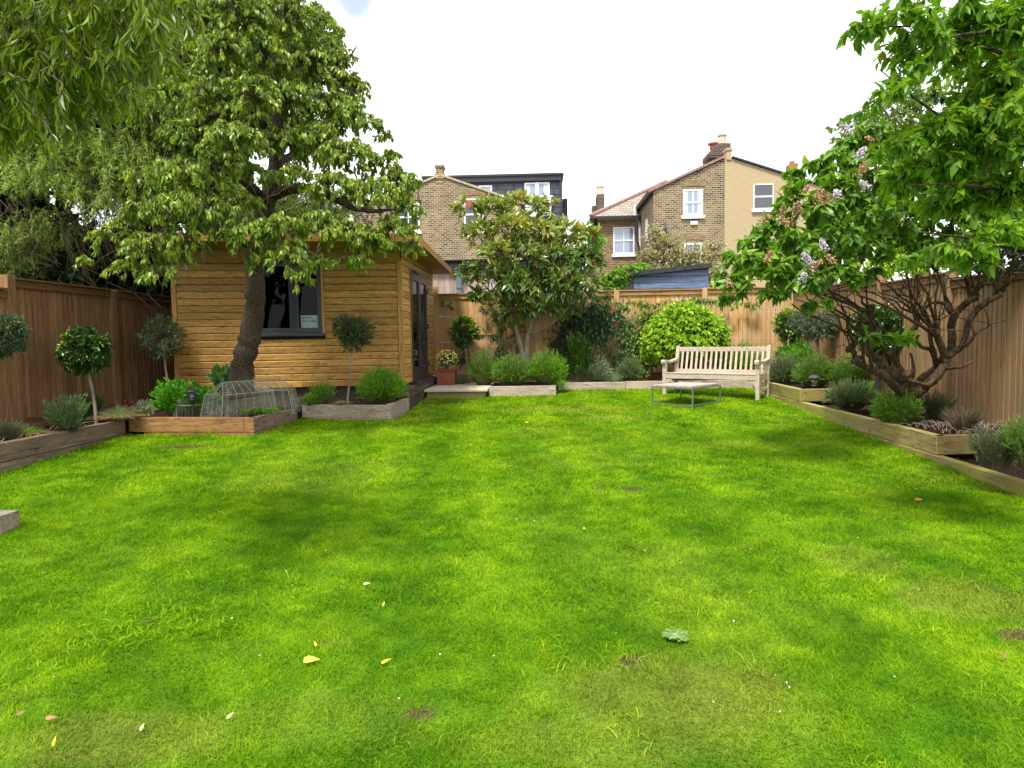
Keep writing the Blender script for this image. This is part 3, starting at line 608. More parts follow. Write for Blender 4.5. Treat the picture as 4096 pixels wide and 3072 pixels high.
lil_bed = bed('timber_edging', 'long greenish timber edge in front of the lilac', [((4.07, 7.17), (4.11, 9.4), -.1, .405, .60, 'sleeper_green'), ((4.11, 9.405), (4.15, 13.4), -.1, .405, .60, 'sleeper_green'), ((4.09, 7.15), (5.44, 7.3), .1, .405, .60, 'sleeper_green_x')])
bed('timber_edging', 'lowest timber edge of the right bed sinking into the lawn', [((3.97, 2.0), (4.01, 5.85), -.1, .215, .40, 'sleeper_green'), ((4.01, 5.855), (4.05, 7.6), -.1, .215, .40, 'sleeper_green'), ((4.055, 7.605), (4.10, 11.4), -.1, .24, .40, 'sleeper_green')])
bed('timber_edging', 'dark timber end at the left edge of the photo', [((-6.5, 5.0), (-4.14, 5.0), .2, .18, .365, 'sleeper_grey_x')])
for (par, x, y, z) in ((lan_bed, 4.2, 11.005, .76), (lan_bed, 4.2, 11.005, .65), (lil_bed, 4.15, 7.155, .55), (lil_bed, 4.15, 7.155, .46)):
    mb = MB(); mb.tube([(x, y+.01, z), (x, y-.008, z)], .011, 8); mb.build('bolt', M['steel'], par)

# ================================================================== FENCES
def fence(name, label, mats, P0, P1, out_n, tops, posts, base, pitch=.1, post_w=.1, rgs=1, rail=True, gravel=True):
    """P0->P1 plan line, out_n towards the garden; tops = [(s0, s1, top z)] panels; posts = [(s, top z)]"""
    P0 = np.array(P0, float); P1 = np.array(P1, float); d = unit(P1-P0); nn = np.array(out_n, float)
    t = thing(name, label, 'fence', (P0[0], P0[1], base), 'fences round the garden')
    A3 = np.array([[d[0], d[1], 0], [nn[0], nn[1], 0], [0, 0, 1]]); rg = np.random.default_rng(rgs)
    mB, mR = M[mats[0]], M[mats[1]]
    def pt(s, o, z): return np.array([P0[0]+d[0]*s+nn[0]*o, P0[1]+d[1]*s+nn[1]*o, z])
    for (s0, s1, top) in tops:
        mb = MB(); s = s0; flip = nn @ np.array([-d[1], d[0]]) > 0
        while s < s1-.01:
            w_ = min(pitch*(1+.05*rg.normal()), s1-s); a = s; b = s+w_-.007
            q = [pt(a, 0, base+.02), pt(a, .018, base+.02), pt(b, .011, base+.02), pt(b, 0, base+.02)]
            if not flip: q = q[::-1]
            mb.prism(np.array(q), (0, 0, top-.03-base), rg.random()); s += w_
        mb.box(pt((s0+s1)/2, -.008, (base+top)/2), (s1-s0, .012, top-base-.04), A3, .0); pn = mb.build('panel', mB, t)
        if gravel:
            mb = MB(); mb.box(pt((s0+s1)/2, .018, base+.06), (s1-s0, .03, .15), A3, rg.random()); mb.box(pt((s0+s1)/2, .03, base+.15), (s1-s0, .05, .03), A3, rg.random()); mb.build('gravel_board', mR, t)
        mb = MB(); mb.box(pt((s0+s1)/2, .036, top-.075), (s1-s0, .024, .09), A3, rg.random()); mb.build('top_rail', mR, t)
        mb = MB(); mb.box(pt((s0+s1)/2, .02, top-.01), (s1-s0+.0, .11, .025), A3, rg.random()); mb.build('capping', mR, t)
    for s, top in posts:
        mb = MB(); mb.box(pt(s, .005, (top+base)/2-.1), (post_w, .12, top-base+.2), A3, rg.random()); mb.build('post', mB, t, bevel=.005)
    return t
# left fence: x = -6.7, running away from the camera
fence('garden_fence', 'dark brown close-boarded fence on the left side of the garden', ('fence_left', 'rail_left'), (-6.7, 2.0), (-6.7, 15.2), (1, 0),
      [(.0, 2.2, 2.39), (2.3, 4.35, 2.39), (4.45, 6.36, 2.39), (6.52, 8.45, 2.535), (8.58, 10.5, 2.53), (10.6, 13.1, 2.53)], [(2.25, 2.43), (4.4, 2.43), (6.44, 2.56), (8.515, 2.515), (10.55, 2.515)], .58, rgs=3, post_w=.13)
fence('garden_fence', 'orange brown close-boarded fence across the back of the garden', ('fence_back', 'rail_back'), (-2.9, 15.22), (5.52, 15.22), (0, -1),
      [(-.9, .52, 2.87), (.66, 2.6, 2.695), (2.7, 4.55, 2.70), (4.65, 6.46, 2.705), (6.56, 8.4, 2.72)], [(.61, 2.86), (2.65, 2.71), (4.6, 2.71), (6.51, 2.72)], .74, rgs=5, post_w=.12)
fence('garden_fence', 'grey brown close-boarded fence on the right behind the lilac', ('fence_right', 'rail_right'), (5.5, 2.0), (5.5, 15.2), (-1, 0),
      [(0, 1.7, 2.2), (1.8, 3.6, 2.3), (3.7, 5.55, 2.36), (5.65, 7.36, 2.37), (7.46, 9.22, 2.47), (9.32, 11.05, 2.58), (11.15, 13.15, 2.70)], [(1.75, 2.3), (3.65, 2.36), (5.6, 2.37), (7.41, 2.48), (9.27, 2.59), (11.1, 2.7)], .40, rgs=7, pitch=.092, post_w=.1, gravel=False)
# horizontal training wires with shackles on the back fence
for zi, (z, lab) in enumerate(((2.18, 'highest'), (1.62, 'middle'), (1.08, 'lowest'))):
    t = thing('training_wire', f'{lab} thin wire strained along the back fence', 'wire', (-2.2, 15.14, z), 'training wires on the back fence')
    mb = MB(); mb.tube([(-2.0, 15.13, z), (1.5, 15.125, z+.004), (5.3, 15.13, z)], .0022, 4); mb.build('strand', M['steel'], t)
    mb = MB(); mb.tube([(-2.22, 15.12, z), (-2.13, 15.11, z+.012), (-2.06, 15.11, z-.006), (-1.98, 15.12, z+.004)], .009, 5); mb.build('tensioner', M['steel'], t)

# ================================================================== SHED (garden studio)
C0 = np.array([-2.30, 11.42]); fd = np.array([-math.cos(RAD(8.5)), -math.sin(RAD(8.5))])      # front wall direction, leftwards
fn_ = np.array([fd[1], -fd[0]]); fn_ = fn_ if fn_[1] < 0 else -fn_                               # outward normal of the front
FL, SL_ = 3.62, 3.40; ZB, ZT = .92, 3.0
shed = thing('garden_shed', 'honey coloured timber clad garden room with dark window and glazed doors', 'shed', (-4.1, 11.2, .6))
def F(s, o, z): return np.array([C0[0]+fd[0]*s+fn_[0]*o, C0[1]+fd[1]*s+fn_[1]*o, z])
AF = np.array([[fd[0], fd[1], 0], [fn_[0], fn_[1], 0], [0, 0, 1]])
def fbox(mb, s0, s1, o0, o1, z0, z1, tint=.5): mb.box(F((s0+s1)/2, (o0+o1)/2, (z0+z1)/2), (s1-s0, o1-o0, z1-z0), AF, tint)
def board_prof(h): return [(0, .009), (.021, .009), (.021, h-.018), (.012, h-.004), (.012, h), (0, h)]
WS0, WS1, WZ0, WZ1 = 1.30, 2.36, 1.82, 2.97     # window opening: distance from the corner, heights
wz = []
def clad_front(rg):
    mb = MB(); z = ZB; h = .113; k = 0
    while z < ZT-.01:
        hh = min(h, ZT-z); spans = [(.06, FL-.05)]
        if z+hh > WZ0-.02 and z < WZ1: spans = [(.06, WS0-.05), (WS1+.05, FL-.05)]
        for a, b in spans:
            cuts = [a]; x = a+rg.uniform(.9, 3.0)
            while x < b-.4: cuts.append(x); x += rg.uniform(1.6, 3)
            cuts.append(b)
            for c, d in zip(cuts[:-1], cuts[1:]):
                pf = np.array([F(c+.001, o, z+q) for o, q in board_prof(hh)]); mb.prism(pf, np.append(fd*(d-c-.002), 0), rg.random())
        z += hh
    return mb
rg = np.random.default_rng(8)
cf = clad_front(rg).build('front_cladding', M['clad'], shed)
def SD(y, o, z): return np.array([C0[0]+o, C0[1]+y, z])          # side wall: distance back from the corner
DY0, DY1, DZ1 = .70, 2.48, 2.96
mb = MB(); z = ZB; 
while z < ZT+.14:
    hh = min(.113, ZT+.15-z); sp = [(.06, DY0-.05), (DY1+.05, SL_-.01)] if z < DZ1-.02 else [(.06, SL_-.01)]
    for a, b in sp: mb.prism(np.array([SD(a, o, z+q) for o, q in board_prof(hh)]), (0, b-a, 0), rg.random())
    z += hh
mb.build('side_cladding', M['clad_side'], shed)
mb = MB(); fbox(mb, -.024, .055, -.02, .032, ZB-.02, ZT, .5); fbox(mb, FL-.05, FL+.03, -.02, .032, ZB-.02, ZT, .3); mb.box(SD(.025, .012, (ZB+ZT)/2-.01), (.028, .075, ZT-ZB+.02), None, .7)
mb.build('corner_trim', M['trim'], shed, bevel=.004)
mb = MB()   # lining: solid walls behind the boards with real openings
fbox(mb, 0, WS0, -.10, -.002, ZB, ZT+.1); fbox(mb, WS1, FL, -.10, -.002, ZB, ZT+.1); fbox(mb, WS0, WS1, -.10, -.002, ZB, WZ0); fbox(mb, WS0, WS1, -.10, -.002, WZ1, ZT+.1)
mb.bb(C0[0]-.1, C0[0]-.003, C0[1]+.02, C0[1]+DY0, ZB, ZT+.1); mb.bb(C0[0]-.1, C0[0]-.003, C0[1]+DY1, C0[1]+SL_, ZB, ZT+.1); mb.bb(C0[0]-.1, C0[0]-.003, C0[1]+DY0, C0[1]+DY1, DZ1, ZT+.1)
mb.bb(C0[0]-FL, C0[0]-.1, C0[1]+SL_-.1, C0[1]+SL_, ZB, ZT+.1); xl, yl = C0+fd*FL
mb.bb(xl-.02, xl+.08, yl+.1, C0[1]+SL_, ZB, ZT+.1)
mb.prism(np.array([(xl, yl, ZB), (C0[0], C0[1]+.02, ZB), (C0[0], C0[1]+SL_, ZB), (xl, C0[1]+SL_, ZB)]), (0, 0, .04))
mb.build('inner_lining', M['dark_in'], shed)
mb = MB(); fbox(mb, .02, FL-.02, -.3, -.05, .52, ZB-.005); mb.bb(C0[0]-.2, C0[0]-.03, C0[1]+.1, C0[1]+SL_-.05, .5, ZB-.005); mb.build('plinth', M['sleeper_old'], shed)
# window
wf = MB(); d0, d1 = -.06, .028
fbox(wf, WS0, WS1, d0, d1, WZ1-.07, WZ1); fbox(wf, WS0, WS1, d0, d1, WZ0, WZ0+.08); fbox(wf, WS0, WS0+.065, d0, d1, WZ0+.08, WZ1-.07); fbox(wf, WS1-.065, WS1, d0, d1, WZ0+.08, WZ1-.07)
ms = WS0+.44; fbox(wf, ms-.075, ms+.075, d0, d1-.003, WZ0+.08, WZ1-.07); fbox(wf, ms-.012, ms+.012, d1-.003, d1+.008, WZ0+.08, WZ1-.07)
win = wf.build('window', M['anth'], shed, bevel=.004)
for a, b in ((WS0+.065, ms-.075), (ms+.075, WS1-.065)):
    mb = MB(); fbox(mb, a, b, -.022, -.014, WZ0+.08, WZ1-.07); mb.build('pane', M['glass'], win)
mb = MB(); fbox(mb, WS0-.04, WS1+.02, -.02, .075, WZ0-.055, WZ0-.004); mb.build('sill', M['anth'], win, bevel=.004)
for a, b in ((WS0-.048, WS0-.003), (WS1+.003, WS1+.048)): mb = MB(); fbox(mb, a, b, 0, .032, WZ0-.03, WZ1); mb.build('window_trim', M['trim'], shed)
# doors
dr_ = MB(); X0, X1 = -.05, .030
def sbox(mb, a, b, o0, o1, z0, z1, tint=.5): mb.box(SD((a+b)/2, (o0+o1)/2, (z0+z1)/2), (o1-o0, b-a, z1-z0), None, tint)
Z0 = ZB+.07
sbox(dr_, DY0, DY1, X0, X1, DZ1-.07, DZ1); sbox(dr_, DY0, DY0+.06, X0, X1, Z0, DZ1-.07); sbox(dr_, DY1-.06, DY1, X0, X1, Z0, DZ1-.07); sbox(dr_, DY0, DY1, X0, X1+.03, Z0-.05, Z0)
dfr = dr_.build('door_frame', M['anth'], shed, bevel=.004)
mid = (DY0+DY1)/2
for a, b, hside in ((DY0+.062, mid-.002, 1), (mid+.002, DY1-.062, 0)):
    mb = MB(); o0, o1 = -.025, .042; w_ = .10
    sbox(mb, a, b, o0, o1, DZ1-.075-.12, DZ1-.075); sbox(mb, a, b, o0, o1, Z0+.005, Z0+.20); sbox(mb, a, a+w_, o0, o1, Z0+.20, DZ1-.195); sbox(mb, b-w_, b, o0, o1, Z0+.20, DZ1-.195)
    dl = mb.build('door', M['anth'], shed, bevel=.004)
    mb = MB(); sbox(mb, a+w_, b-w_, .010, .018, Z0+.2, DZ1-.195); mb.build('pane', M['glass_door'], dl)
    hy = b-.05 if hside else a+.05
    mb = MB(); sbox(mb, hy-.016, hy+.016, .042, .052, 1.80, 2.05); sbox(mb, hy-.01, hy+.01, .052, .09, 1.965, 1.985); sbox(mb, min(hy, hy-.12 if hside else hy+.12), max(hy, hy-.12 if hside else hy+.12), .078, .095, 1.963, 1.987); mb.build('handle', M['lamp_black'], dl)
    hz = a+.0 if hside else b-.0
    if not hside:
        for z_ in (1.2, 1.95, 2.65): mb = MB(); sbox(mb, b-.015, b+.045, .042, .065, z_-.05, z_+.05); mb.build('hinge', M['lamp_black'], dl)
mb = MB(); sbox(mb, mid-.55, mid-.15, .03, .065, DZ1-.058, DZ1-.03); mb.build('trickle_vent', M['anth'], dfr)
mb = MB(); sbox(mb, DY0-.05, DY1+.1, .0, .13, Z0-.10, Z0-.052); mb.build('threshold', M['anth'], dfr, bevel=.004)
for a, b in ((DY0-.048, DY0-.003), (DY1+.003, DY1+.048)): mb = MB(); sbox(mb, a, b, 0, .034, ZB-.01, DZ1); mb.build('door_trim', M['trim'], shed)
# roof: slight fall to the back
RZ = lambda y: 3.33-.027*(y-10.6)
ov_r, ov_f, ov_l = .40, .72, .30
a = F(-.33, ov_f, 0)[:2]; b = F(FL+ov_l, ov_f-.05, 0)[:2]; ex = C0[0]+.40
P_fr = np.array([ex, F(-.40, ov_f, 0)[1]]); P_fl = b; P_br = np.array([ex, C0[1]+SL_+.1]); P_bl = np.array([b[0], C0[1]+SL_+.1])
def r3(p, dz): return np.array([p[0], p[1], RZ(p[1])+dz])
mb = MB(); v = [r3(p, -.105) for p in (P_fl, P_fr, P_br, P_bl)]; mb.prism(np.array(v), (0, 0, .095)); mb.build('roof_deck', M['fascia'], shed)
mb = MB(); v = [r3(p, -.008) for p in (P_fl, P_fr, P_br, P_bl)]; mb.prism(np.array(v), (0, 0, .015)); mb.build('roof_felt', M['felt'], shed)
mb = MB(); mb.beam(r3(P_fl, -.06)+[0, -.014, 0], r3(P_fr, -.06)+[.012, -.014, 0], .025, .115, tint=.5); mb.beam(r3(P_fr, -.06)+[.014, .0, 0], r3(P_br, -.06)+[.014, 0, 0], .025, .115, tint=.7); mb.build('fascia', M['fascia'], shed)
mb = MB(); y = P_fr[1]+.02
while y < P_br[1]-.05: mb.box((ex-.225, y+.022, RZ(y)-.112), (.40, .036, .012), None, rg.random()); y += .05
y = F(0, .03, 0)[1]
for k in range(13):
    o = ov_f-.03-k*.052
    if o < .05: break
    p = F(-.1, o, 0); q = F(FL+.2, o, 0); mb.beam((p[0], p[1], RZ(p[1])-.113), (q[0], q[1], RZ(q[1])-.113), .036, .012, tint=rg.random())
mb.build('soffit', M['clad'], shed)
mb = MB(); fbox(mb, 0.0, FL, 0, .02, ZT, RZ(11)-.12, .2); mb.bb(C0[0]-.003, C0[0]+.019, C0[1]+.06, C0[1]+SL_, ZT+.148, ZT+.21, .2); mb.build('head_board', M['clad'], shed)
# sign in the window
sg = thing('window_sign', 'small white street style sign with black lettering inside the shed window', 'sign', F(1.32, -.03, WZ0+.08))
sx0, sx1, sz0, sz1 = WS0+.067, WS0+.067+.275, WZ0+.083, WZ0+.083+.205
mb = MB(); fbox(mb, sx0, sx1, -.042, -.034, sz0, sz1); mb.build('plate', plain('sign_plate', (.78, .88, .86), .5, .3, var=.03), sg)
mb = MB(); fbox(mb, sx0+.002, sx1-.002, -.0335, -.0332, sz0+.060, sz0+.063); mb.build('rule_line', M['blue_dark'], sg)
ink = plain('sign_ink', (.012, .02, .025), .6, .2); red = plain('sign_red_ink', (.20, .03, .05), .6, .2)
def text(s, body, size, pos, mat, name, xs=1.0):
    cu = bpy.data.curves.new(name, 'FONT'); cu.body = body; cu.size = size; cu.extrude = .0004; cu.offset = size*.012
    o = bpy.data.objects.new(name, cu); col.objects.link(o); o.parent = s
    R = Matrix(((-fd[0], 0, fn_[0]), (-fd[1], 0, fn_[1]), (0, 1, 0))).to_4x4(); R.translation = Vector(pos)-Vector([float(q) for q in WL(s)])
    o.matrix_local = R @ Matrix.Diagonal((xs, 1, 1, 1)); cu.materials.append(mat)
    bpy.context.view_layer.update(); me = bpy.data.meshes.new_from_object(o.evaluated_get(bpy.context.evaluated_depsgraph_get())); ml = o.matrix_local.copy(); bpy.data.objects.remove(o)
    o = bpy.data.objects.new(name, me); col.objects.link(o); o.parent = s; o.matrix_local = ml; return o
text(sg, "BERTIE'S", .060, F(sx1-.012, -.0325, sz1-.062), ink, 'lettering', .80)
text(sg, "SESH SHED", .060, F(sx1-.012, -.0325, sz1-.118), ink, 'lettering', .80)
text(sg, "SW1", .026, F(sx0+.040, -.0325, sz1-.116), red, 'postcode', .8)
text(sg, "GET FUCKED", .026, F(sx1-.014, -.0325, sz0+.022), ink, 'small_lettering', .8)
# old sleepers beneath the doors
t = thing('sleeper_wall', 'dark old railway sleepers stacked below the shed doors', 'sleepers', (-2.2, 12.5, .5))
for (y0, y1, z0, z1, x) in ((11.30, 14.6, .70, .885, -2.19), (11.28, 12.9, .47, .695, -2.17)):
    mb = MB(); mb.bb(x-.2, x, y0, y1, z0, z1, rg.random()); mb.build('sleeper', M['sleeper_old'], t, bevel=.015)
# stone step
t = thing('garden_step', 'low sandstone slab step with sandy mortar riser beside the shed', 'step', (-1.6, 13.5, .57))
mb = MB(); mb.bb(-2.13, -1.03, 12.78, 14.5, .45, .695); mb.build('riser', M['sandcement'], t, bevel=.006)
mb = MB(); mb.bb(-2.17, -1.575, 12.70, 13.62, .698, .745, .4); mb.bb(-1.568, -.98, 12.705, 13.62, .698, .744, .7); mb.bb(-2.17, -1.575, 13.627, 14.52, .698, .744, .6); mb.bb(-1.568, -.98, 13.627, 14.52, .698, .745, .5); mb.build('slabs', M['stone'], t, bevel=.008)

# ================================================================== BENCH
bt = thing('garden_bench', 'weathered pale teak slatted garden bench with curved arms', 'bench', (3.0, 12.6, .56))
bA = np.array([2.31, 12.95]); bB = np.array([3.74, 11.93]); bd = unit(bB-bA); bn = np.array([-bd[1], bd[0]]); bL = 1.80
if bn[1] < 0: bn = -bn
bz = float(lawn_z(12.4))
def B(s, o, z): return np.array([bA[0]+bd[0]*s+bn[0]*o, bA[1]+bd[1]*s+bn[1]*o, bz+z])
AB = np.array([[bd[0], bd[1], 0], [bn[0], bn[1], 0], [0, 0, 1]])
def bbox(mb, s0, s1, o0, o1, z0, z1, tint=.5): mb.box(B((s0+s1)/2, (o0+o1)/2, (z0+z1)/2), (s1-s0, o1-o0, z1-z0), AB, tint)
for s in (.035, bL-.035):
    mb = MB(); bbox(mb, s-.034, s+.034, -.03, .04, -.02, .63, rg.random()); mb.build('leg', M['teak'], bt, bevel=.006)
    mb = MB(); mb.beam(B(s, .50, -.02), B(s, .50, .42), .066, .066, up=(bn[0], bn[1], 0), tint=rg.random()); mb.beam(B(s, .50, .40), B(s, .62, .93), .066, .060, up=(bn[0], bn[1], 0), tint=rg.random()); mb.build('leg', M['teak'], bt, bevel=.006)
    # arm: swept rest
    pr = [(-.085, .615), (-.09, .66), (-.06, .683), (.02, .675), (.20, .660), (.35, .672), (.52, .700), (.55, .700), (.54, .652), (.35, .628), (.2, .618), (.03, .632), (-.03, .625), (-.05, .605)]
    mb = MB(); mb.prism(np.array([B(s-.037, o, z) for o, z in pr]), np.append(bd*.074, 0), rg.random()); mb.build('arm', M['teak'], bt, bevel=.006)
    mb = MB(); bbox(mb, s-.022, s+.022, .03, .48, .14, .20, rg.random()); mb.build('side_stretcher', M['teak'], bt, bevel=.004)
    mb = MB(); bbox(mb, s-.022, s+.022, .03, .48, .32, .40, rg.random()); mb.build('side_rail', M['teak'], bt, bevel=.004)
mb = MB(); bbox(mb, .07, bL-.07, -.022, .012, .335, .425, .5); mb.build('front_rail', M['teak'], bt, bevel=.004)
for s0, sgn in ((.07, 1), (bL-.07, -1)):
    pr = [(0, .333), (0, .20), (.018, .215), (.035, .255), (.07, .285), (.10, .29), (.105, .305), (.135, .333)]
    mb = MB(); mb.prism(np.array([B(s0+sgn*a, -.012, z) for a, z in pr]), np.append(bn*.022, 0), .5); mb.build('bracket', M['teak'], bt)
mb = MB()
for k, (o0, o1, z) in enumerate(((-.03, .045, .438), (.055, .12, .432), (.13, .195, .424), (.205, .27, .419), (.28, .345, .418), (.355, .42, .421), (.43, .49, .428))):
    bbox(mb, .005 if k == 0 else .02, bL-(.005 if k == 0 else .02), o0, o1, z-.012, z+.010, rg.random())
sobj = mb.build('seat', M['teak'], bt, bevel=.003)
bko = lambda z: .50+(z-.40)*.2264
mb = MB(); mb.beam(B(.068, bko(.86), .865), B(bL-.068, bko(.86), .865), .034, .085, tint=.5); mb.build('top_rail', M['teak'], bt, bevel=.006)
mb = MB(); mb.beam(B(.068, bko(.47), .462), B(bL-.068, bko(.47), .462), .034, .06, tint=.6); mb.build('lower_rail', M['teak'], bt, bevel=.004)
N_SL = 17
for k in range(N_SL):
    s = .068+(bL-.136)*(k+.75)/(N_SL+.5); mb = MB()
    mb.beam(B(s, bko(.49), .488), B(s, bko(.83), .828), .040, .014, up=(bn[0], bn[1], 0), tint=rg.random()); mb.build('slat', M['teak'], bt)
# coffee table
tt = thing('low_table', 'low square metal framed table with pinkish slatted top on the lawn', 'table', (2.4, 11.8, .53))
tA = np.array([1.90, 11.66]); td = unit(np.array([2.47, 11.15])-tA); tn_ = np.array([-td[1], td[0]]); TW, TD, tz = .76, .93, float(lawn_z(11.6))+.0
def TT(s, o, z): return np.array([tA[0]+td[0]*s+tn_[0]*o, tA[1]+td[1]*s+tn_[1]*o, tz+z])
ATT = np.array([[td[0], td[1], 0], [tn_[0], tn_[1], 0], [0, 0, 1]]); q = .011
for s, o in ((0, 0), (TW, 0), (TW, TD), (0, TD)):
    mb = MB(); mb.box(TT(s, o, .145), (.022, .022, .31), ATT); mb.build('leg', M['galv'], tt)
for z, nm in ((.30, 'top_frame'), (.022, 'base_frame')):
    mb = MB(); mb.box(TT(TW/2, 0, z), (TW-.022, .021, .021), ATT); mb.box(TT(TW/2, TD, z), (TW-.022, .021, .021), ATT); mb.box(TT(0, TD/2, z), (.021, TD-.022, .021), ATT); mb.box(TT(TW, TD/2, z), (.021, TD-.022, .021), ATT); mb.build(nm, M['galv'], tt)
mb = MB(); k = .012
while k < TW-.02: mb.box(TT(k+.018, TD/2, .325), (.033, TD-.03, .022), ATT, rg.random()); k += .0385
mb.build('slatted_top', M['table_top'], tt)
# planter box
pt_ = thing('planter', 'square red brown wooden planter on the stone step', 'planter', (-1.93, 14.2, .746))
px0, px1, py0, py1 = -2.12, -1.76, 14.08, 14.42
for k in range(3):
    mb = MB(); z0 = .75+k*.092; mb.bb(px0+.012, px1-.012, py0, py0+.016, z0, z0+.088, .3+.2*k); mb.bb(px0+.012, px1-.012, py1-.016, py1, z0, z0+.088, .5); mb.bb(px0, px0+.016, py0+.018, py1-.018, z0, z0+.088, .6); mb.bb(px1-.016, px1, py0+.018, py1-.018, z0, z0+.088, .2); mb.build('board_course', M['planter'], pt_, bevel=.003)
mb = MB(); [mb.bb(x, x+.04, y, y+.04, .746, 1.03, .7) for x in (px0-.008, px1-.032) for y in (py0-.008, py1-.032)]; mb.build('corner_post', M['planter'], pt_)
mb = MB(); mb.bb(px0-.03, px1+.03, py0-.03, py0+.02, 1.03, 1.052, .4); mb.bb(px0-.03, px1+.03, py1-.02, py1+.03, 1.03, 1.052, .4); mb.bb(px0-.03, px0+.02, py0+.021, py1-.021, 1.03, 1.052, .6); mb.bb(px1-.02, px1+.03, py0+.021, py1-.021, 1.03, 1.052, .6); mb.build('rim', M['planter'], pt_)
mb = MB(); mb.bb(px0+.02, px1-.02, py0+.02, py1-.02, .93, 1.015); mb.build('compost', M['soil'], pt_)
# lanterns
def lantern(c, H, Rr, label, pole=True):
    c = np.asarray(c, float); t = thing('solar_lantern', label, 'lantern', c, 'black stake lanterns in the beds'); zt = c[2]+H
    if pole: mb = MB(); mb.tube([c-[0, 0, .05], c+[0, 0, H-.19*Rr/.09]], .014, 10); mb.build('stake', M['lamp_black'], t)
    k = Rr/.09; mb = MB(); mb.lathe((c[0], c[1], zt), [(.0, 0), (.030*k, -.001), (.055*k, -.010*k), (.088*k, -.030*k), (.094*k, -.040*k), (.088*k, -.044*k), (.0, -.046*k)], 20); mb.build('cap', M['lamp_black'], t, smooth=True)
    mb = MB(); mb.lathe((c[0], c[1], zt), [(.040*k, -.046*k), (.038*k, -.145*k), (0, -.145*k)], 16); mb.build('glass', M['lamp_glass'], t, smooth=True)
    mb = MB(); mb.lathe((c[0], c[1], zt), [(0, -.062*k), (.024*k, -.064*k), (.026*k, -.14*k), (0, -.14*k)], 12); mb.build('diffuser', M['lamp_core'], t, smooth=True)
    mb = MB()
    for a in range(6): x, y = c[0]+.047*k*math.cos(a*math.pi/3), c[1]+.047*k*math.sin(a*math.pi/3); mb.tube([(x, y, zt-.04*k), (x, y, zt-.15*k)], .0032*k, 5)
    for zz in (-.068, -.125): mb.tube([(c[0]+.048*k*math.cos(a), c[1]+.048*k*math.sin(a), zt+zz*k) for a in np.linspace(0, 2*np.pi, 15)], .0028*k, 4)
    mb.build('cage', M['lamp_black'], t)
    mb = MB(); mb.lathe((c[0], c[1], zt), [(0, -.143*k), (.052*k, -.146*k), (.050*k, -.158*k), (.026*k, -.168*k), (.015, -.2*k), (0, -.2*k)], 16); mb.build('collar', M['lamp_black'], t, smooth=True)
    return t
lantern((-4.86, 9.36, .60), .44, .092, 'black stake lantern standing in front of the wire cloche')
lantern((-5.25, 10.1, .60), .47, .085, 'black stake lantern half hidden behind the leafy herbs')
lantern((4.42, 11.20, .79), .225, .10, 'black domed lantern on the timber corner right of the bench')
# small dark panel on a stake behind the green ball
t = thing('solar_light', 'small black solar panel on a stake poking up behind the green lavender ball', 'solar light', V(823, 812, 11.0)-[0, 0, .3])
mb = MB(); p = V(823, 808, 11.0); mb.box(p, (.17, .02, .11), None); mb.build('panel', M['lamp_black'], t); mb = MB(); mb.tube([p-[0, -.01, .35], p-[0, -.01, .02]], .01, 6); mb.build('stake', M['lamp_black'], t)

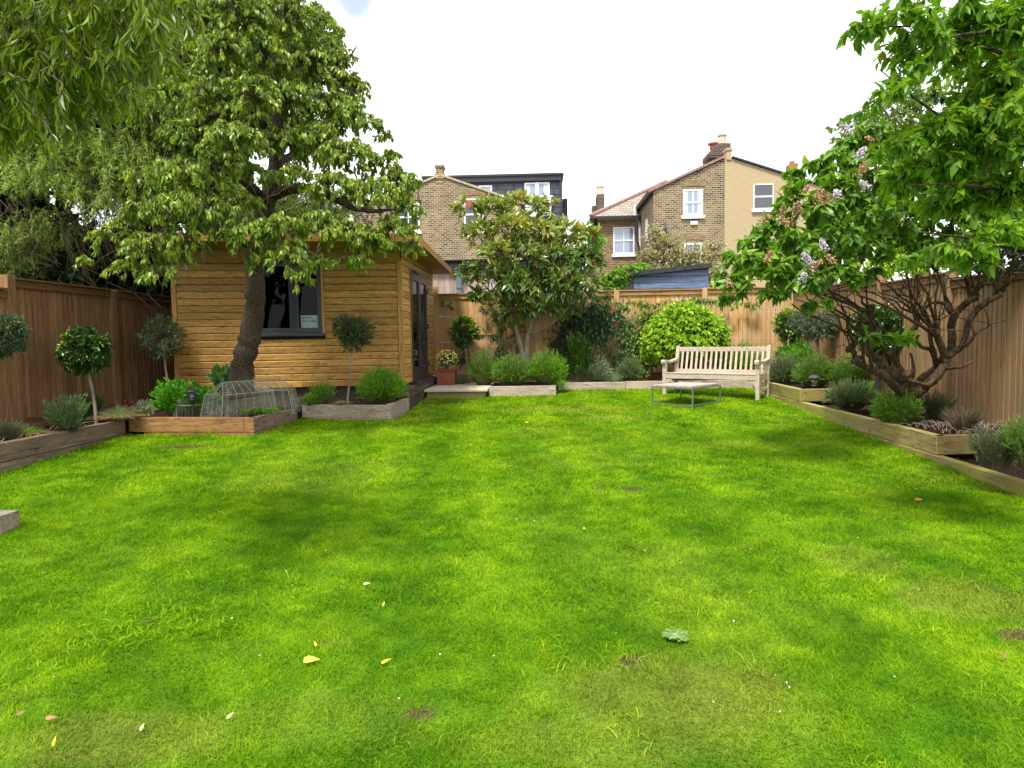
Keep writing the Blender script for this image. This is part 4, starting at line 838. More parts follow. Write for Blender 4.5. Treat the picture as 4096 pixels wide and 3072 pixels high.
# ================================================================== WIRE CLOCHES
def net(mb, a, b, c, d, nu, nv, w_=.0010):
    """hex-like wire mesh on a quad a-b-c-d: crossing zigzags"""
    a, b, c, d = [np.asarray(q, float) for q in (a, b, c, d)]; P = lambda u, v: (a*(1-u)+b*u)*(1-v)+(d*(1-u)+c*u)*v
    for i in range(-nv, nu+1):
        for sgn in (1, -1):
            pts = [];
            for j in range(nv+1):
                u = (i+sgn*j*.5+(0 if sgn > 0 else nv*.5)+.18*((j % 2)*2-1))/nu
                if 0 <= u <= 1: pts.append(P(u, j/nv))
            if len(pts) > 1: mb.tube(pts, w_, 3, cap=False)
def cloche(label, c, ang, L_, Wd, H, ridge, group='wire cloches over the herbs'):
    """tapered wire frame: rectangular foot, narrower eaves, ridge on top with ring handles"""
    c = np.asarray(c, float); t = thing('wire_cloche', label, 'cloche', c, group)
    ca, sa = math.cos(ang), math.sin(ang)
    def Q(u, v, z): return c+np.array([u*ca-v*sa, u*sa+v*ca, z])
    hl, hw = L_/2, Wd/2; eh = H*.68; k = .86; rk = ridge/2
    foot = [Q(-hl, -hw, 0), Q(hl, -hw, 0), Q(hl, hw, 0), Q(-hl, hw, 0)]; eave = [Q(-hl*k, -hw*k, eh), Q(hl*k, -hw*k, eh), Q(hl*k, hw*k, eh), Q(-hl*k, hw*k, eh)]
    r1, r2 = Q(-rk, 0, H), Q(rk, 0, H); mb = MB(); W_ = .0040
    for ring in (foot, eave): mb.tube(ring+[ring[0]], W_, 5)
    mb.tube([r1, r2], W_, 5)
    for i in range(4): mb.tube([foot[i], eave[i]], W_, 5); mb.tube([eave[i], r1 if i in (0, 3) else r2], W_, 5)
    for side in (-1, 1):
        for u in np.linspace(-.8, .8, 6): mb.tube([Q(hl*u, side*hw, 0), Q(hl*k*u, side*hw*k, eh), Q(rk*u, 0, H)], W_*.8, 4)
    for e, rr in ((-1, r1), (1, r2)):
        mb.tube([Q(e*hl, 0, 0), Q(e*hl*k, 0, eh), rr], W_*.8, 4)
        mb.tube([rr+np.array([ca*.022*math.sin(a), sa*.022*math.sin(a), .022-.022*math.cos(a)]) for a in np.linspace(0, 2*np.pi, 11)], .003, 4)
    mb.build('frame', M['wire'], t)
    mb = MB(); nl, nw = int(L_/.036), int(Wd/.036); nh, nr = int(eh/.030), int(H*.4/.030)
    net(mb, foot[0], foot[1], eave[1], eave[0], nl, nh); net(mb, foot[2], foot[3], eave[3], eave[2], nl, nh); net(mb, foot[1], foot[2], eave[2], eave[1], nw, nh); net(mb, foot[3], foot[0], eave[0], eave[3], nw, nh)
    net(mb, eave[0], eave[1], r2, r1, nl, nr); net(mb, eave[2], eave[3], r1, r2, nl, nr)
    mb.build('mesh', M['wire'], t); return t
cloche('front long hipped wire cloche at the corner of the bed', (-4.32, 9.66, .60), RAD(62), .98, .46, .52, .55)
cloche('rear long hipped wire cloche behind the other at the trunk', (-4.20, 10.22, .60), RAD(6), .98, .46, .52, .5)
def dome_cloche(label, c, R_, H):
    c = np.asarray(c, float); t = thing('wire_cloche', label, 'cloche', c, 'wire cloches over the herbs'); mb = MB()
    pr = [(R_*(1.0-.10*(z)), H*z) for z in (0, .3, .55)]+[(R_*math.cos(a)*.93, H*(.55+.45*math.sin(a))) for a in np.linspace(.25, 1.45, 6)]
    for a in np.arange(6)*np.pi/3: mb.tube([c+[r*math.cos(a), r*math.sin(a), z] for r, z in pr], .0042, 4)
    for i in (0, 2): mb.tube([c+[pr[i][0]*math.cos(a), pr[i][0]*math.sin(a), pr[i][1]] for a in np.linspace(0, 2*np.pi, 25)], .0042, 4)
    mb.tube([c+[.022*math.sin(a), 0, H+.02-.022*math.cos(a)] for a in np.linspace(0, 2*np.pi, 11)], .003, 4); mb.build('frame', M['wire'], t)
    mb = MB(); na = 34
    prs = np.array(pr); s = np.concatenate([[0], np.cumsum(np.linalg.norm(np.diff(prs, axis=0), axis=1))]); tt_ = np.linspace(0, s[-1]*.96, 22); rr = np.interp(tt_, s, prs[:, 0]); zz = np.interp(tt_, s, prs[:, 1])
    for k in range(na):
        for sgn in (1, -1): mb.tube([c+[r*math.cos(2*np.pi*(k+sgn*(j % 2)*.36)/na), r*math.sin(2*np.pi*(k+sgn*(j % 2)*.36)/na), z] for j, (r, z) in enumerate(zip(rr, zz))], .0009, 3, cap=False)
    mb.build('mesh', M['wire'], t)
dome_cloche('round domed wire cloche over the lush herbs by the lantern', (-4.98, 9.58, .60), .25, .37)
dome_cloche('second domed wire cloche hidden deeper in the herbs', (-5.0, 10.0, .60), .24, .40)

# ================================================================== HOUSES BEHIND
def wallpoly(pts, depth=.3):
    mb = MB(); mb.prism(np.array(pts), (0, depth, 0)); return mb
def X_(x, y, Y): return S(x, y, Y)[0]
def Z_(x, y, Y): return S(x, y, Y)[2]
def win(par, x0, x1, y0, y1, Y, label=None, nx=2, ny=2, glass='winglass', sill=True, arch='arch', curtain=False, frame='upvc', proud=.03, blind=None, fw=.065):
    """sash window given by photo pixels on the wall plane y = Y"""
    a = S(x0, y1, Y); b = S(x1, y0, Y); X0, X1, z0, z1 = a[0], b[0], a[2], b[2]; w_ = fw; mb = MB(); f0, f1 = Y-proud, Y+.05
    mb.bb(X0, X0+w_, f0, f1, z0, z1); mb.bb(X1-w_, X1, f0, f1, z0, z1); mb.bb(X0+w_, X1-w_, f0, f1, z1-w_, z1); mb.bb(X0+w_, X1-w_, f0, f1, z0, z0+w_*1.3)
    zm = (z0+z1)/2
    if ny > 1: mb.bb(X0+w_, X1-w_, f0-.012, f1-.01, zm-.035, zm+.035)
    if nx > 1: mb.bb((X0+X1)/2-.02, (X0+X1)/2+.02, f0+.006, f1-.01, z0+w_, z1-w_)
    o = mb.build('window', M[frame], par)
    if label: o['label'] = label
    mb = MB(); mb.bb(X0+w_, X1-w_, Y-.008, Y+.0, z0+w_, z1-w_); mb.build('pane', M[glass], o)
    if blind: mb = MB(); mb.bb(X0+w_, X1-w_, Y-.014, Y-.009, z1-w_-(z1-z0)*.22, z1-w_); mb.build('blind', M['blind'], o)
    if curtain: mb = MB(); mb.bb(X0+w_, X0+w_+(X1-X0)*.16, Y-.014, Y-.009, z0+w_, z1-w_); mb.bb(X1-w_-(X1-X0)*.18, X1-w_, Y-.014, Y-.009, z0+w_, z1-w_); mb.build('curtain', M['curtain'], o)
    if sill: mb = MB(); mb.bb(X0-.08, X1+.08, Y-.10, Y+.02, z0-.13, z0-.003); mb.build('sill', M[frame], o)
    if arch:
        mb = MB(); n_ = 13
        for i in range(n_):
            u = (i+.5)/n_-.5; x = (X0+X1)/2+u*(X1-X0+.25); zz = z1+.10+.06*(1-4*u*u); h = .27; an = u*.55
            c = np.array([x, Y-.012, zz+h/2]); ax = np.array([[math.cos(an), 0, -math.sin(an)], [0, 1, 0], [math.sin(an), 0, math.cos(an)]]); mb.box(c, ((X1-X0+.25)/n_*.84, .03, h), ax, (i*37 % 10)/10)
        mb.build('brick_arch', M[arch], o)
    return o
def slope_roof(par, a, b, y0, y1, th, m, name='roof', over=.12):
    mb = MB(); a = np.array(a, float); b = np.array(b, float); d = unit(b-a); up = np.array([-d[1], d[0]]); up = up if up[1] > 0 else -up
    q = [(a[0], y0, a[1]), (b[0], y0, b[1]), (b[0]+up[0]*th, y0, b[1]+up[1]*th), (a[0]+up[0]*th, y0, a[1]+up[1]*th)]
    mb.prism(np.array(q), (0, y1-y0, 0)); return mb.build(name, m, par)
# --- left house: stock brick gable with slate dormer behind
Y1 = 31.0
h1 = thing('brick_house', 'yellow brown brick gable house with slate dormer, behind the magnolia', 'house', (-4.3, Y1, .6))
ax_, az_ = X_(1762, 706, Y1), Z_(1762, 706, Y1); rx_, rz_ = -.75, az_-(-.75-ax_)*.365; lx_, lz_ = -8.3, az_-(ax_+8.3)*.37
wallpoly([(lx_, Y1, .5), (rx_, Y1, .5), (rx_, Y1, rz_), (ax_, Y1, az_), (lx_, Y1, lz_)], .3).build('wall', M['brick'], h1)
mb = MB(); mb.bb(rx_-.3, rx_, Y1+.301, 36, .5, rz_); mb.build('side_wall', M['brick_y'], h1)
slope_roof(h1, (ax_, az_+.02), (rx_+.15, rz_-.03), Y1-.07, 36, .09, M['coping']); slope_roof(h1, (ax_, az_+.02), (lx_-.2, lz_-.06), Y1-.07, 36, .09, M['coping'])
mb = MB(); s0 = S(1742, 660, Y1); s1 = S(1772, 706, Y1); mb.bb(s0[0], s1[0], Y1-.02, Y1+.5, s1[2]-.3, s0[2]-.12, .5); mb.bb(s0[0]-.04, s1[0]+.04, Y1-.05, Y1+.54, s0[2]-.12, s0[2]); mb.bb(s0[0]-.06, s1[0]+.06, Y1-.06, Y1+1.6, s1[2]-.1, s1[2]+.12); mb.build('chimney_stub', M['brick'], h1)
win(h1, 1858, 1932, 794, 922, Y1, 'brick arched sash window with red blind', nx=1, ny=2, glass='winglass_dark', blind=True)
win(h1, 1590, 1677, 812, 926, Y1, 'white sash window half hidden by the pear', nx=2, ny=2, glass='winglass_dark')
Y2 = 35.0; a = S(1700, 890, Y2); b = S(2258, 890, Y2)
mb = MB(); mb.bb(rx_+.01, b[0], Y2, Y2+.3, .5, a[2]); mb.build('rear_wall', M['brick'], h1)
mb = MB(); mb.bb(rx_-3, b[0]+.12, Y2-.14, Y2+.35, a[2], a[2]+.10); mb.bb(rx_-3, b[0]+.12, Y2-.16, Y2-.04, a[2]+.10, a[2]+.16); mb.build('ledge', M['lead'], h1)
win(h1, 2104, 2184, 930, 1030, Y2, nx=1, ny=1, glass='winglass_dark')
dl, dr2 = S(1700, 712, Y2)[0], S(2237, 700, Y2)[0]; dzt, dzb = S(2050, 703, Y2)[2], a[2]+.16
mb = MB(); mb.bb(dl, dr2, Y2, Y2+5, dzb, dzt-.30); dm = mb.build('dormer', M['slate_tile'], h1)
mb = MB(); mb.bb(dl-.1, dr2+.14, Y2-.16, Y2+5.1, dzt-.30, dzt-.05); mb.build('dormer_fascia', M['slate_plain'], dm)
mb = MB(); mb.bb(dl-.15, dr2+.22, Y2-.22, Y2+5.2, dzt-.05, dzt+.05); mb.bb(dr2, dr2+.14, Y2-.1, Y2+5, dzb+.1, dzt-.3); mb.build('dormer_roof', M['gutter'], dm)
mb = MB(); mb.bb(dr2+.2, dr2+.45, Y2+1.2, Y2+5, dzb-.2, dzt-.95); mb.build('party_wall', M['slate_plain'], dm)
dw = win(h1, 2100, 2198, 730, 866, Y2, 'white glazed dormer doors', nx=1, ny=1, glass='winglass', arch=None, curtain=True, proud=.06)
xa, xb = S(2100, 800, Y2)[0], S(2198, 800, Y2)[0]; za, zb = S(2150, 866, Y2)[2], S(2150, 730, Y2)[2]
mb = MB(); mb.bb((xa+xb)/2-.09, (xa+xb)/2+.09, Y2-.065, Y2, za, zb); mb.build('mullion', M['upvc'], dw)
zr = S(2150, 790, Y2)[2]; mb = MB(); mb.bb(xa-.05, xb+.15, Y2-.32, Y2-.26, zr-.04, zr+.03); mb.bb(xa-.05, xb+.15, Y2-.32, Y2-.08, za-.05, za+.03); mb.build('balcony_rail', M['upvc'], dw)
mb = MB(); mb.bb(xa, xb+.08, Y2-.30, Y2-.28, za+.03, zr-.04); mb.build('balcony_glass', M['frost'], dw)
win(h1, 1915, 1968, 742, 772, Y2, 'small white dormer window', nx=1, ny=1, arch=None, sill=False, proud=.05)
# --- clad extension
YE = 20.0
ex_ = thing('clad_extension', 'silvery vertical timber clad extension with black gutter behind the back fence', 'extension', (-1.5, YE, .6))
zt_ = S(1800, 1075, YE)[2]; xr_ = S(2318, 1150, YE)[0]; mb = MB(); x = -5.0; rg = np.random.default_rng(4)
while x < xr_: w_ = rg.uniform(.14, .2); mb.bb(x, min(x+w_-.006, xr_), YE, YE+.03-rg.random()*.006, .6, zt_, rg.random()); x += w_
mb.build('cladding', M['cedar_grey'], ex_)
mb = MB(); mb.bb(-5, xr_-.01, YE+.031, YE+4, .6, zt_-.01); mb.build('carcass', M['cedar_grey'], ex_)
mb = MB(); mb.bb(-5.1, xr_+.1, YE-.05, YE+4.1, zt_-.02, zt_+.14); mb.build('roof_edge', M['gutter'], ex_)
mb = MB(); mb.bb(-5.1, xr_+.12, YE-.17, YE-.06, zt_-.01, zt_+.10); mb.bb(-5.1, xr_+.12, YE-.18, YE-.05, zt_+.20, zt_+.24); mb.bb(-5.1, xr_+.1, YE-.04, YE+.5, zt_+.14, zt_+.24); mb.build('gutter', M['gutter'], ex_)
p = S(1838, 1100, YE); mb = MB(); mb.lathe((p[0], YE-.12, zt_-.02), [(.055, .04), (.16, .02), (.15, -.10), (.09, -.20), (.085, -.25)], 14); mb.tube([(p[0], YE-.12, zt_-.2), (p[0], YE-.12, .7)], .082, 14); mb.tube([(p[0], YE-.12, 3.22), (p[0], YE-.12, 3.16)], .10, 14); mb.build('downpipe', M['pipe'], ex_, smooth=False)
# --- right pair: hipped wing, brick gable, rendered neighbour
h2 = thing('brick_house', 'brick gable house with tall chimney, tiled hipped wing and pale downpipe', 'house', (6.5, Y1, .6))
xe, ze = X_(2613, 765, Y1), Z_(2613, 765, Y1); xm = X_(2899, 628, Y1); zm_ = Z_(2899, 635, Y1)
wallpoly([(xe, Y1, .5), (xm, Y1, .5), (xm, Y1, zm_), (xe, Y1, ze)], .3).build('wall', M['brick'], h2)
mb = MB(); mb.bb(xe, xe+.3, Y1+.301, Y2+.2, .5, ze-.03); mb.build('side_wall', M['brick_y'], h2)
slope_roof(h2, (xe-.22, ze-.07), (xm-.02, zm_+.03), Y1-.10, 38, .10, M['ridge'])
mb = MB(); mb.bb(xe-.20, xe-.08, Y1-.05, Y2, ze-.10, ze-.0); mb.build('gutter', M['gutter'], h2)
win(h2, 2732, 2811, 757, 864, Y1, 'white four pane sash window under the gable', curtain=True)
win(h2, 2736, 2808, 972, 1110, Y1, 'lower white window behind the pale shrub', curtain=False)
mb = MB(); y0, y1 = Y1+1.6, Y1+2.2; mb.bb(xe-.02, xe+.01, y0, y1, ze-1.9, ze-.9); mb.build('side_window', M['upvc'], h2)
# chimney
c0 = S(2824, 656, 32.2); c1 = S(2905, 587, 32.2); mb = MB(); mb.bb(c0[0]+.12, c1[0]-.04, 31.7, 32.9, c0[2]-.9, c1[2]-.62); mb.bb(c0[0]+.04, c1[0]+.02, 31.62, 32.98, c1[2]-.62, c1[2]-.52)
v = [(c0[0]+.02, 31.6, c1[2]-.52), (c1[0]+.04, 31.6, c1[2]-.52), (c1[0]+.04, 31.6, c1[2]), (c0[0]+.34, 31.6, c1[2]), (c0[0]+.02, 31.6, c1[2]-.34)]; mb.prism(np.array(v), (0, 1.4, 0)); ch = mb.build('chimney', M['chimb'], h2)
p = S(2888, 583, 32.0); mb = MB(); mb.lathe((p[0], 32.0, p[2]-.1), [(.20, 0), (.17, .5), (.21, .52), (.21, .6), (.18, .61), (.15, .6), (0, .5)], 14); mb.build('chimney_pot', M['pot'], ch)
p = S(2854, 583, 32.3); mb = MB(); mb.lathe((p[0], 32.3, p[2]-.15), [(.17, 0), (.17, .16), (.26, .2), (.26, .26), (.15, .26), (0, .2)], 14); mb.build('chimney_pot', M['pot_red'], ch)
# hipped wing at Y2
wl_, wr = X_(2388, 900, Y2), xe+.28; zeav = Z_(2470, 868, Y2)
mb = MB(); mb.bb(wl_, wr, Y2+.0, Y2+.3, .5, zeav); mb.build('wing_wall', M['brick2'], h2)
mb = MB(); mb.bb(wl_, wl_+.3, Y2+.301, Y2+7, .5, zeav); mb.build('wing_side_wall', M['brick2_y'], h2)
E0 = np.array([wl_-.35, Y2-.3, zeav]); E1 = np.array([wr+.3, Y2-.3, zeav]); pk = S(2665, 728, Y2+3.5); pk2 = np.array([wl_-.35, Y2+8, zeav])
mb = MB(); mb.add(np.array([E0, E1, [wr+2, Y2+3.5, pk[2]], pk]), np.array([[0, 1, 2, 3]])); mb.add(np.array([E0, pk, [pk[0], Y2+8, pk[2]], pk2]), np.array([[0, 1, 2, 3]])); mb.build('tiled_roof', M['rooftile'], h2)
mb = MB(); mb.tube([E0+[0, 0, .04], pk+[0, 0, .04]], .10, 8); mb.build('ridge_tiles', M['ridge'], h2)
mb = MB(); mb.bb(E0[0], wr, Y2-.42, Y2-.28, zeav-.13, zeav-.01); mb.bb(E0[0]-.02, E0[0]+.12, Y2-.3, Y2+6, zeav-.35, zeav-.01); mb.build('wing_gutter', M['gutter'], h2)
mb = MB(); mb.bb(wl_, wr, Y2-.27, Y2+.0, zeav-.14, zeav-.05); mb.build('wing_fascia', M['wpipe'], h2)
win(h2, 2453, 2537, 907, 1018, Y2, 'white sash window with open lower pane', curtain=False)
p = S(2548, 850, Y2); px_ = p[0]; mb = MB(); mb.tube([(px_-.12, Y2-.2, zeav+.55), (px_-.12, Y2-.2, zeav), (px_+.12, Y2-.12, zeav-.5), (px_+.12, Y2-.12, .8)], .085, 8); mb.build('downpipe', M['wpipe'], h2)
mb = MB(); mb.tube([(xe-.22, Y2-.3, ze-.6), (xe-.2, Y2-.3, zeav-1.2), (xe-.1, Y2-.3, zeav-1.6), (xe-.1, Y2-.3, .8)], .06, 8); mb.build('downpipe', M['gutter'], h2)
c0 = S(2388, 850, 40); c1 = S(2418, 776, 40); mb = MB(); mb.bb(c0[0], c1[0], 40, 41, c0[2]-1.5, c1[2]); mb.bb(c0[0]-.25, c0[0]+.0, 40.2, 41, c0[2]-1.5, c1[2]-.6); ch = mb.build('chimney', M['chimb'], h2); ch['label'] = 'narrow brick stack above the tiled wing'
p = S(2403, 776, 40); mb = MB(); mb.lathe((p[0], 40.4, p[2]-.05), [(.24, 0), (.2, .4), (.2, .46), (.23, .5), (.23, .56), (.15, .56), (0, .5)], 12); mb.build('chimney_pot', M['pot'], ch)
h3 = thing('rendered_house', 'ochre rendered gable house joined to the brick one above the lilac', 'house', (9.9, Y1, .6))
xr2 = 12.6; sl2 = (Z_(2915, 622, Y1)-Z_(3125, 688, Y1))/(X_(3125, 688, Y1)-X_(2915, 622, Y1)); zt3 = Z_(2915, 625, Y1)
wallpoly([(xm+.005, Y1-.02, .5), (xr2, Y1-.02, .5), (xr2, Y1-.02, zt3-sl2*(xr2-xm)), (xm+.005, Y1-.02, zt3)], .3).build('wall', M['render'], h3)
slope_roof(h3, (xm+.3, zt3-sl2*.3+.02), (xr2+.3, zt3-sl2*(xr2+.3-xm)+.02), Y1-.12, 38, .07, M['slate_plain'])
mb = MB(); s0 = S(2905, 594, Y1); s1 = S(2924, 640, Y1); mb.bb(s0[0], s1[0], Y1-.08, Y1+.5, s1[2], s0[2]-.1); mb.bb(s0[0]-.03, s1[0]+.05, Y1-.12, Y1+.5, s0[2]-.1, s0[2]); mb.build('party_stub', M['render'], h3)
win(h3, 3013, 3094, 735, 838, Y1-.02, 'white sash window in the ochre wall', nx=1, ny=2, glass='winglass_dark', arch=None, fw=.04)
mb = MB(); p = S(3158, 640, 33); mb.bb(p[0]-.1, p[0]+.25, 32.6, 33.2, 7.2, p[2]-.25); mb.lathe((p[0]+.08, 32.9, p[2]-.25), [(.12, 0), (.12, .15), (0, .15)], 10); mb.build('chimney', M['pot_red'], h3)
t = thing('alarm_box', 'white rounded alarm box on the brick gable wall', 'alarm box', S(2776, 893, Y1)); p = S(2776, 893, Y1-.05)
mb = MB(); mb.box(p, (.32, .09, .17)); mb.build('casing', M['white'], t, bevel=.035)
t = thing('satellite_dish', 'small grey satellite dish on the brick gable wall', 'satellite dish', S(2650, 915, Y1)); p = S(2656, 908, Y1-.35)
mb = MB(); an = np.linspace(0, 2*np.pi, 20, endpoint=False)
for r0, r1, d0_, d1_ in ((.02, .16, .0, .02), (.16, .30, .02, .09)):
    for sgn in (0, .012):
        v = [p+[(d0_ if i < 20 else d1_)*1.0+sgn, (r0 if i < 20 else r1)*math.cos(an[i % 20])*.75, (r0 if i < 20 else r1)*math.sin(an[i % 20])] for i in range(40)]
        mb.add(np.array(v), np.array([[i, (i+1) % 20, (i+1) % 20+20, i+20] for i in range(20)]))
mb.build('dish', M['lead'], t, smooth=True); mb = MB(); mb.tube([p+[0, .35, -.1], p+[0, .05, -.1], p+[-.02, 0, 0]], .02, 6); mb.tube([p, p+[-.25, 0, -.05]], .015, 6); mb.box(p+[-.27, 0, -.05], (.08, .08, .1)); mb.build('arm', M['lead'], t)
# --- blue shed
YB = 16.3
t = thing('blue_shed', 'blue painted garden shed roof showing above the back fence', 'shed', (3.1, YB, .6))
a = S(2536, 1104, YB); b = S(2834, 1072, YB); mb = MB(); z = a[2]-1.9; rg = np.random.default_rng(6)
for k in range(16):
    za, zb = z+k*.145, z+k*.145+.142
    if za > a[2]-.02: continue
    if za > b[2]: break
    xs = a[0] if zb <= a[2] else a[0]+(zb-a[2])/(b[2]-a[2])*(b[0]-a[0])
    if xs > b[0]-.1: break
    mb.prism(np.array([(xs, YB, za), (b[0], YB, za), (b[0], YB, min(zb, b[2])), (xs, YB, min(zb-.016, b[2]))]), (0, .012, 0), rg.random())
for k in range(4):
    za, zb = a[2]-.01+k*.145, a[2]-.01+k*.145+.126; fx = lambda zz: a[0]+max(0, zz-a[2])/(b[2]-a[2])*(b[0]-a[0])
    if fx(zb) > b[0]-.05: zb = b[2]-.01
    if za < b[2]-.03: mb.prism(np.array([(fx(za), YB, za), (b[0], YB, za), (b[0], YB, zb), (min(fx(zb), b[0]-.02), YB, zb)]), (0, .012, 0), rg.random())
mb.build('front_wall', M['blue'], t); mb = MB(); mb.prism(np.array([(a[0], YB+.012, a[2]-.2), (b[0], YB+.012, a[2]-.2), (b[0], YB+.012, b[2]), (a[0], YB+.012, a[2])]), (0, .02, 0), .3); mb.build('gable_lining', M['felt'], t)
mb = MB(); 
for k in range(14): mb.bb(a[0], a[0]+.02, YB+.021, YB+1.9, z+k*.145, min(z+k*.145+.142, a[2]), rg.random())
mb.build('side_wall', M['blue_dark'], t); mb = MB(); mb.bb(b[0]-.02, b[0], YB+.03, YB+1.9, a[2]-1.9, b[2]-.01); mb.bb(a[0]+.03, b[0]-.03, YB+1.88, YB+1.9, a[2]-1.9, a[2]); mb.build('back_walls', M['blue_dark'], t)
mb = MB(); d = unit(b-a); l = a-d*.12; r = b+d*.05; v = [l, r, r+[0, 0, .10], l+[0, 0, .10]]; mb.prism(np.array(v)-[0, .10, 0], (0, 2.1, 0)); mb.build('roof', M['felt'], t)
t = thing('concrete_post', 'grey post end poking above the back fence beside the magnolia', 'post', S(2398, 1160, 15.6)); p = S(2398, 1145, 15.6); mb = MB(); mb.bb(p[0]-.06, p[0]+.06, 15.5, 15.62, 1.0, p[2]); mb.build('shaft', M['cedar_grey'], t)

# ================================================================== TREES
rg = np.random.default_rng(100)
# ---- pear tree in front of the shed
pear = thing('pear_tree', 'large pear tree with dark fissured leaning trunk in front of the shed', 'tree', (-4.5, 9.95, .6))
b0 = V(519, 838, 9.95); mb = MB()
tr_ = [b0-[0, 0, .15], V(521, 800, 9.95), V(536, 745, 9.93), V(545, 700, 9.9), V(552, 640, 9.85), V(551, 575, 9.8), V(560, 520, 9.7), V(572, 455, 9.6), V(590, 400, 9.5), V(598, 335, 9.5), V(600, 270, 9.6), V(592, 180, 9.7), V(600, 60, 9.7), V(610, -80, 9.8)]
limb(mb, tr_, [.21, .168, .158, .150, .140, .132, .135, .125, .11, .10, .085, .07, .05, .03], 16, 5, rg, .05)
mb.build('trunk', M['bark_pear'], pear, smooth=True)
mb = MB()
for pts, r in (([(575, 450, 9.6), (540, 400, 9.2), (480, 370, 8.8), (420, 350, 8.6), (350, 360, 8.5)], (.08, .06, .045, .03, .015)), ([(590, 420, 9.5), (640, 408, 9.3), (690, 412, 9.1), (740, 440, 8.9), (800, 455, 8.8), (860, 450, 8.8)], (.08, .07, .055, .04, .03, .012)),
               ([(597, 330, 9.5), (570, 270, 9.0), (520, 240, 8.6), (450, 250, 8.2)], (.08, .06, .04, .015)), ([(600, 300, 9.5), (640, 260, 9.7), (670, 200, 9.8), (680, 130, 9.9)], (.06, .05, .04, .02)), ([(598, 350, 9.5), (660, 320, 10.2), (730, 270, 10.6), (770, 210, 10.8)], (.06, .05, .035, .015)),
               ([(592, 200, 9.7), (540, 130, 9.3), (480, 80, 9.0)], (.06, .04, .02)), ([(556, 540, 9.75), (480, 500, 9.3), (400, 480, 9.0), (300, 470, 8.8), (230, 490, 8.7)], (.06, .05, .035, .02, .01)), ([(690, 412, 9.1), (700, 470, 8.9), (690, 520, 8.7)], (.04, .03, .01)),
               ([(480, 370, 8.8), (440, 420, 8.5), (420, 480, 8.3)], (.03, .02, .01)), ([(670, 200, 9.8), (735, 150, 9.8), (770, 100, 9.8)], (.03, .02, .01)), ([(600, 60, 9.6), (620, 0, 9.4), (600, -60, 9.4)], (.03, .02, .01))):
    limb(mb, [V(*p) for p in pts], r, 8, 4, rg, .12)
mb.build('limbs', M['bark_dark'], pear, smooth=True)
PL = [(420, 40, 9.0, 90, 70), (520, 20, 8.8, 80, 60), (610, 30, 9.2, 80, 70), (680, 60, 9.8, 60, 70), (390, 130, 8.8, 70, 60), (480, 110, 8.5, 75, 60), (570, 110, 8.8, 70, 60), (660, 130, 9.3, 70, 60), (720, 140, 9.8, 55, 50), (755, 190, 9.9, 48, 50),
      (370, 205, 8.6, 60, 45), (450, 200, 8.2, 65, 50), (540, 200, 8.4, 65, 55), (620, 210, 8.8, 70, 55), (700, 225, 9.3, 65, 50), (760, 245, 9.6, 42, 40), (500, 290, 8.2, 80, 40), (390, 280, 8.4, 45, 40), (610, 300, 8.8, 55, 45), (690, 300, 9.0, 60, 50), (800, 265, 9.4, 34, 24), (830, 285, 9.4, 22, 18), (750, 330, 9.0, 70, 45), (830, 345, 9.2, 45, 32), (860, 390, 9.2, 50, 38), (800, 410, 8.8, 65, 42), (885, 440, 9.2, 38, 36), (720, 395, 8.8, 60, 40),
      (320, 385, 8.5, 55, 40), (400, 370, 8.2, 75, 40), (480, 350, 8.3, 60, 40), (300, 460, 8.5, 55, 40), (380, 440, 8.1, 70, 42), (450, 440, 8.1, 60, 40), (520, 430, 8.4, 45, 35), (240, 510, 8.6, 48, 40), (320, 530, 8.4, 55, 40), (400, 510, 8.2, 50, 40), (280, 575, 8.5, 48, 26), (350, 585, 8.3, 45, 22), (480, 492, 8.3, 45, 22), (530, 500, 8.3, 55, 42), (600, 490, 8.3, 60, 45), (405, 552, 8.4, 26, 16), (560, 560, 8.5, 34, 26), (620, 555, 8.2, 50, 42), (655, 605, 8.2, 26, 32), (690, 480, 8.5, 55, 42), (750, 500, 8.6, 60, 42), (800, 520, 8.7, 52, 30), (850, 490, 8.9, 50, 38), (895, 530, 9.1, 26, 22), (760, 560, 8.6, 40, 20),
      (180, 560, 8.8, 22, 18), (690, 560, 8.6, 30, 18), (560, 370, 8.5, 40, 25), (640, 375, 8.7, 45, 30), (330, 110, 10.5, 60, 60), (330, 250, 10.4, 60, 50), (300, 350, 10.2, 50, 40), (700, 80, 10.8, 50, 60), (560, 40, 10.6, 120, 70), (740, 230, 10.6, 50, 50), (450, 45, 11, 120, 90), (600, 130, 11.2, 120, 90), (500, 260, 11, 110, 80), (660, 300, 11, 90, 70), (420, 400, 10.6, 110, 70)]
rg = np.random.default_rng(101)
lobes = []
for (x, y, Y, rx, rz) in PL:
    c, r = vl(x, y, Y, rx*.88, rz*.78); r = (r[0], min(r[0], .6), r[2]); lobes.append((c, r))
crown('crown', pear, M['l_pear'], M['twig'], lobes, rg, 72, 17, .066, twr=.005, ratio=.44, droop=.95, spread=.6, fwd=.3, T=T6, odd=.010, sag=.3, inner=.12, up=.15, lo=.55, hi=1.32, upper=.55, tmin=.45, tipbias=1.9)
# bare hanging twigs
mb = MB(); P = []
for _ in range(60):
    s = V(rg.uniform(230, 700), rg.uniform(380, 560), rg.uniform(8.4, 9.2)); d = np.array([rg.normal()*.25, rg.normal()*.1, -rg.uniform(.15, .5)]); P.append([s+d*t+rg.normal(size=3)*.03*t for t in np.linspace(0, 1, 6)])
twigs(mb, np.array(P), .006, .002); mb.build('bare_twigs', M['twig_pale'], pear)

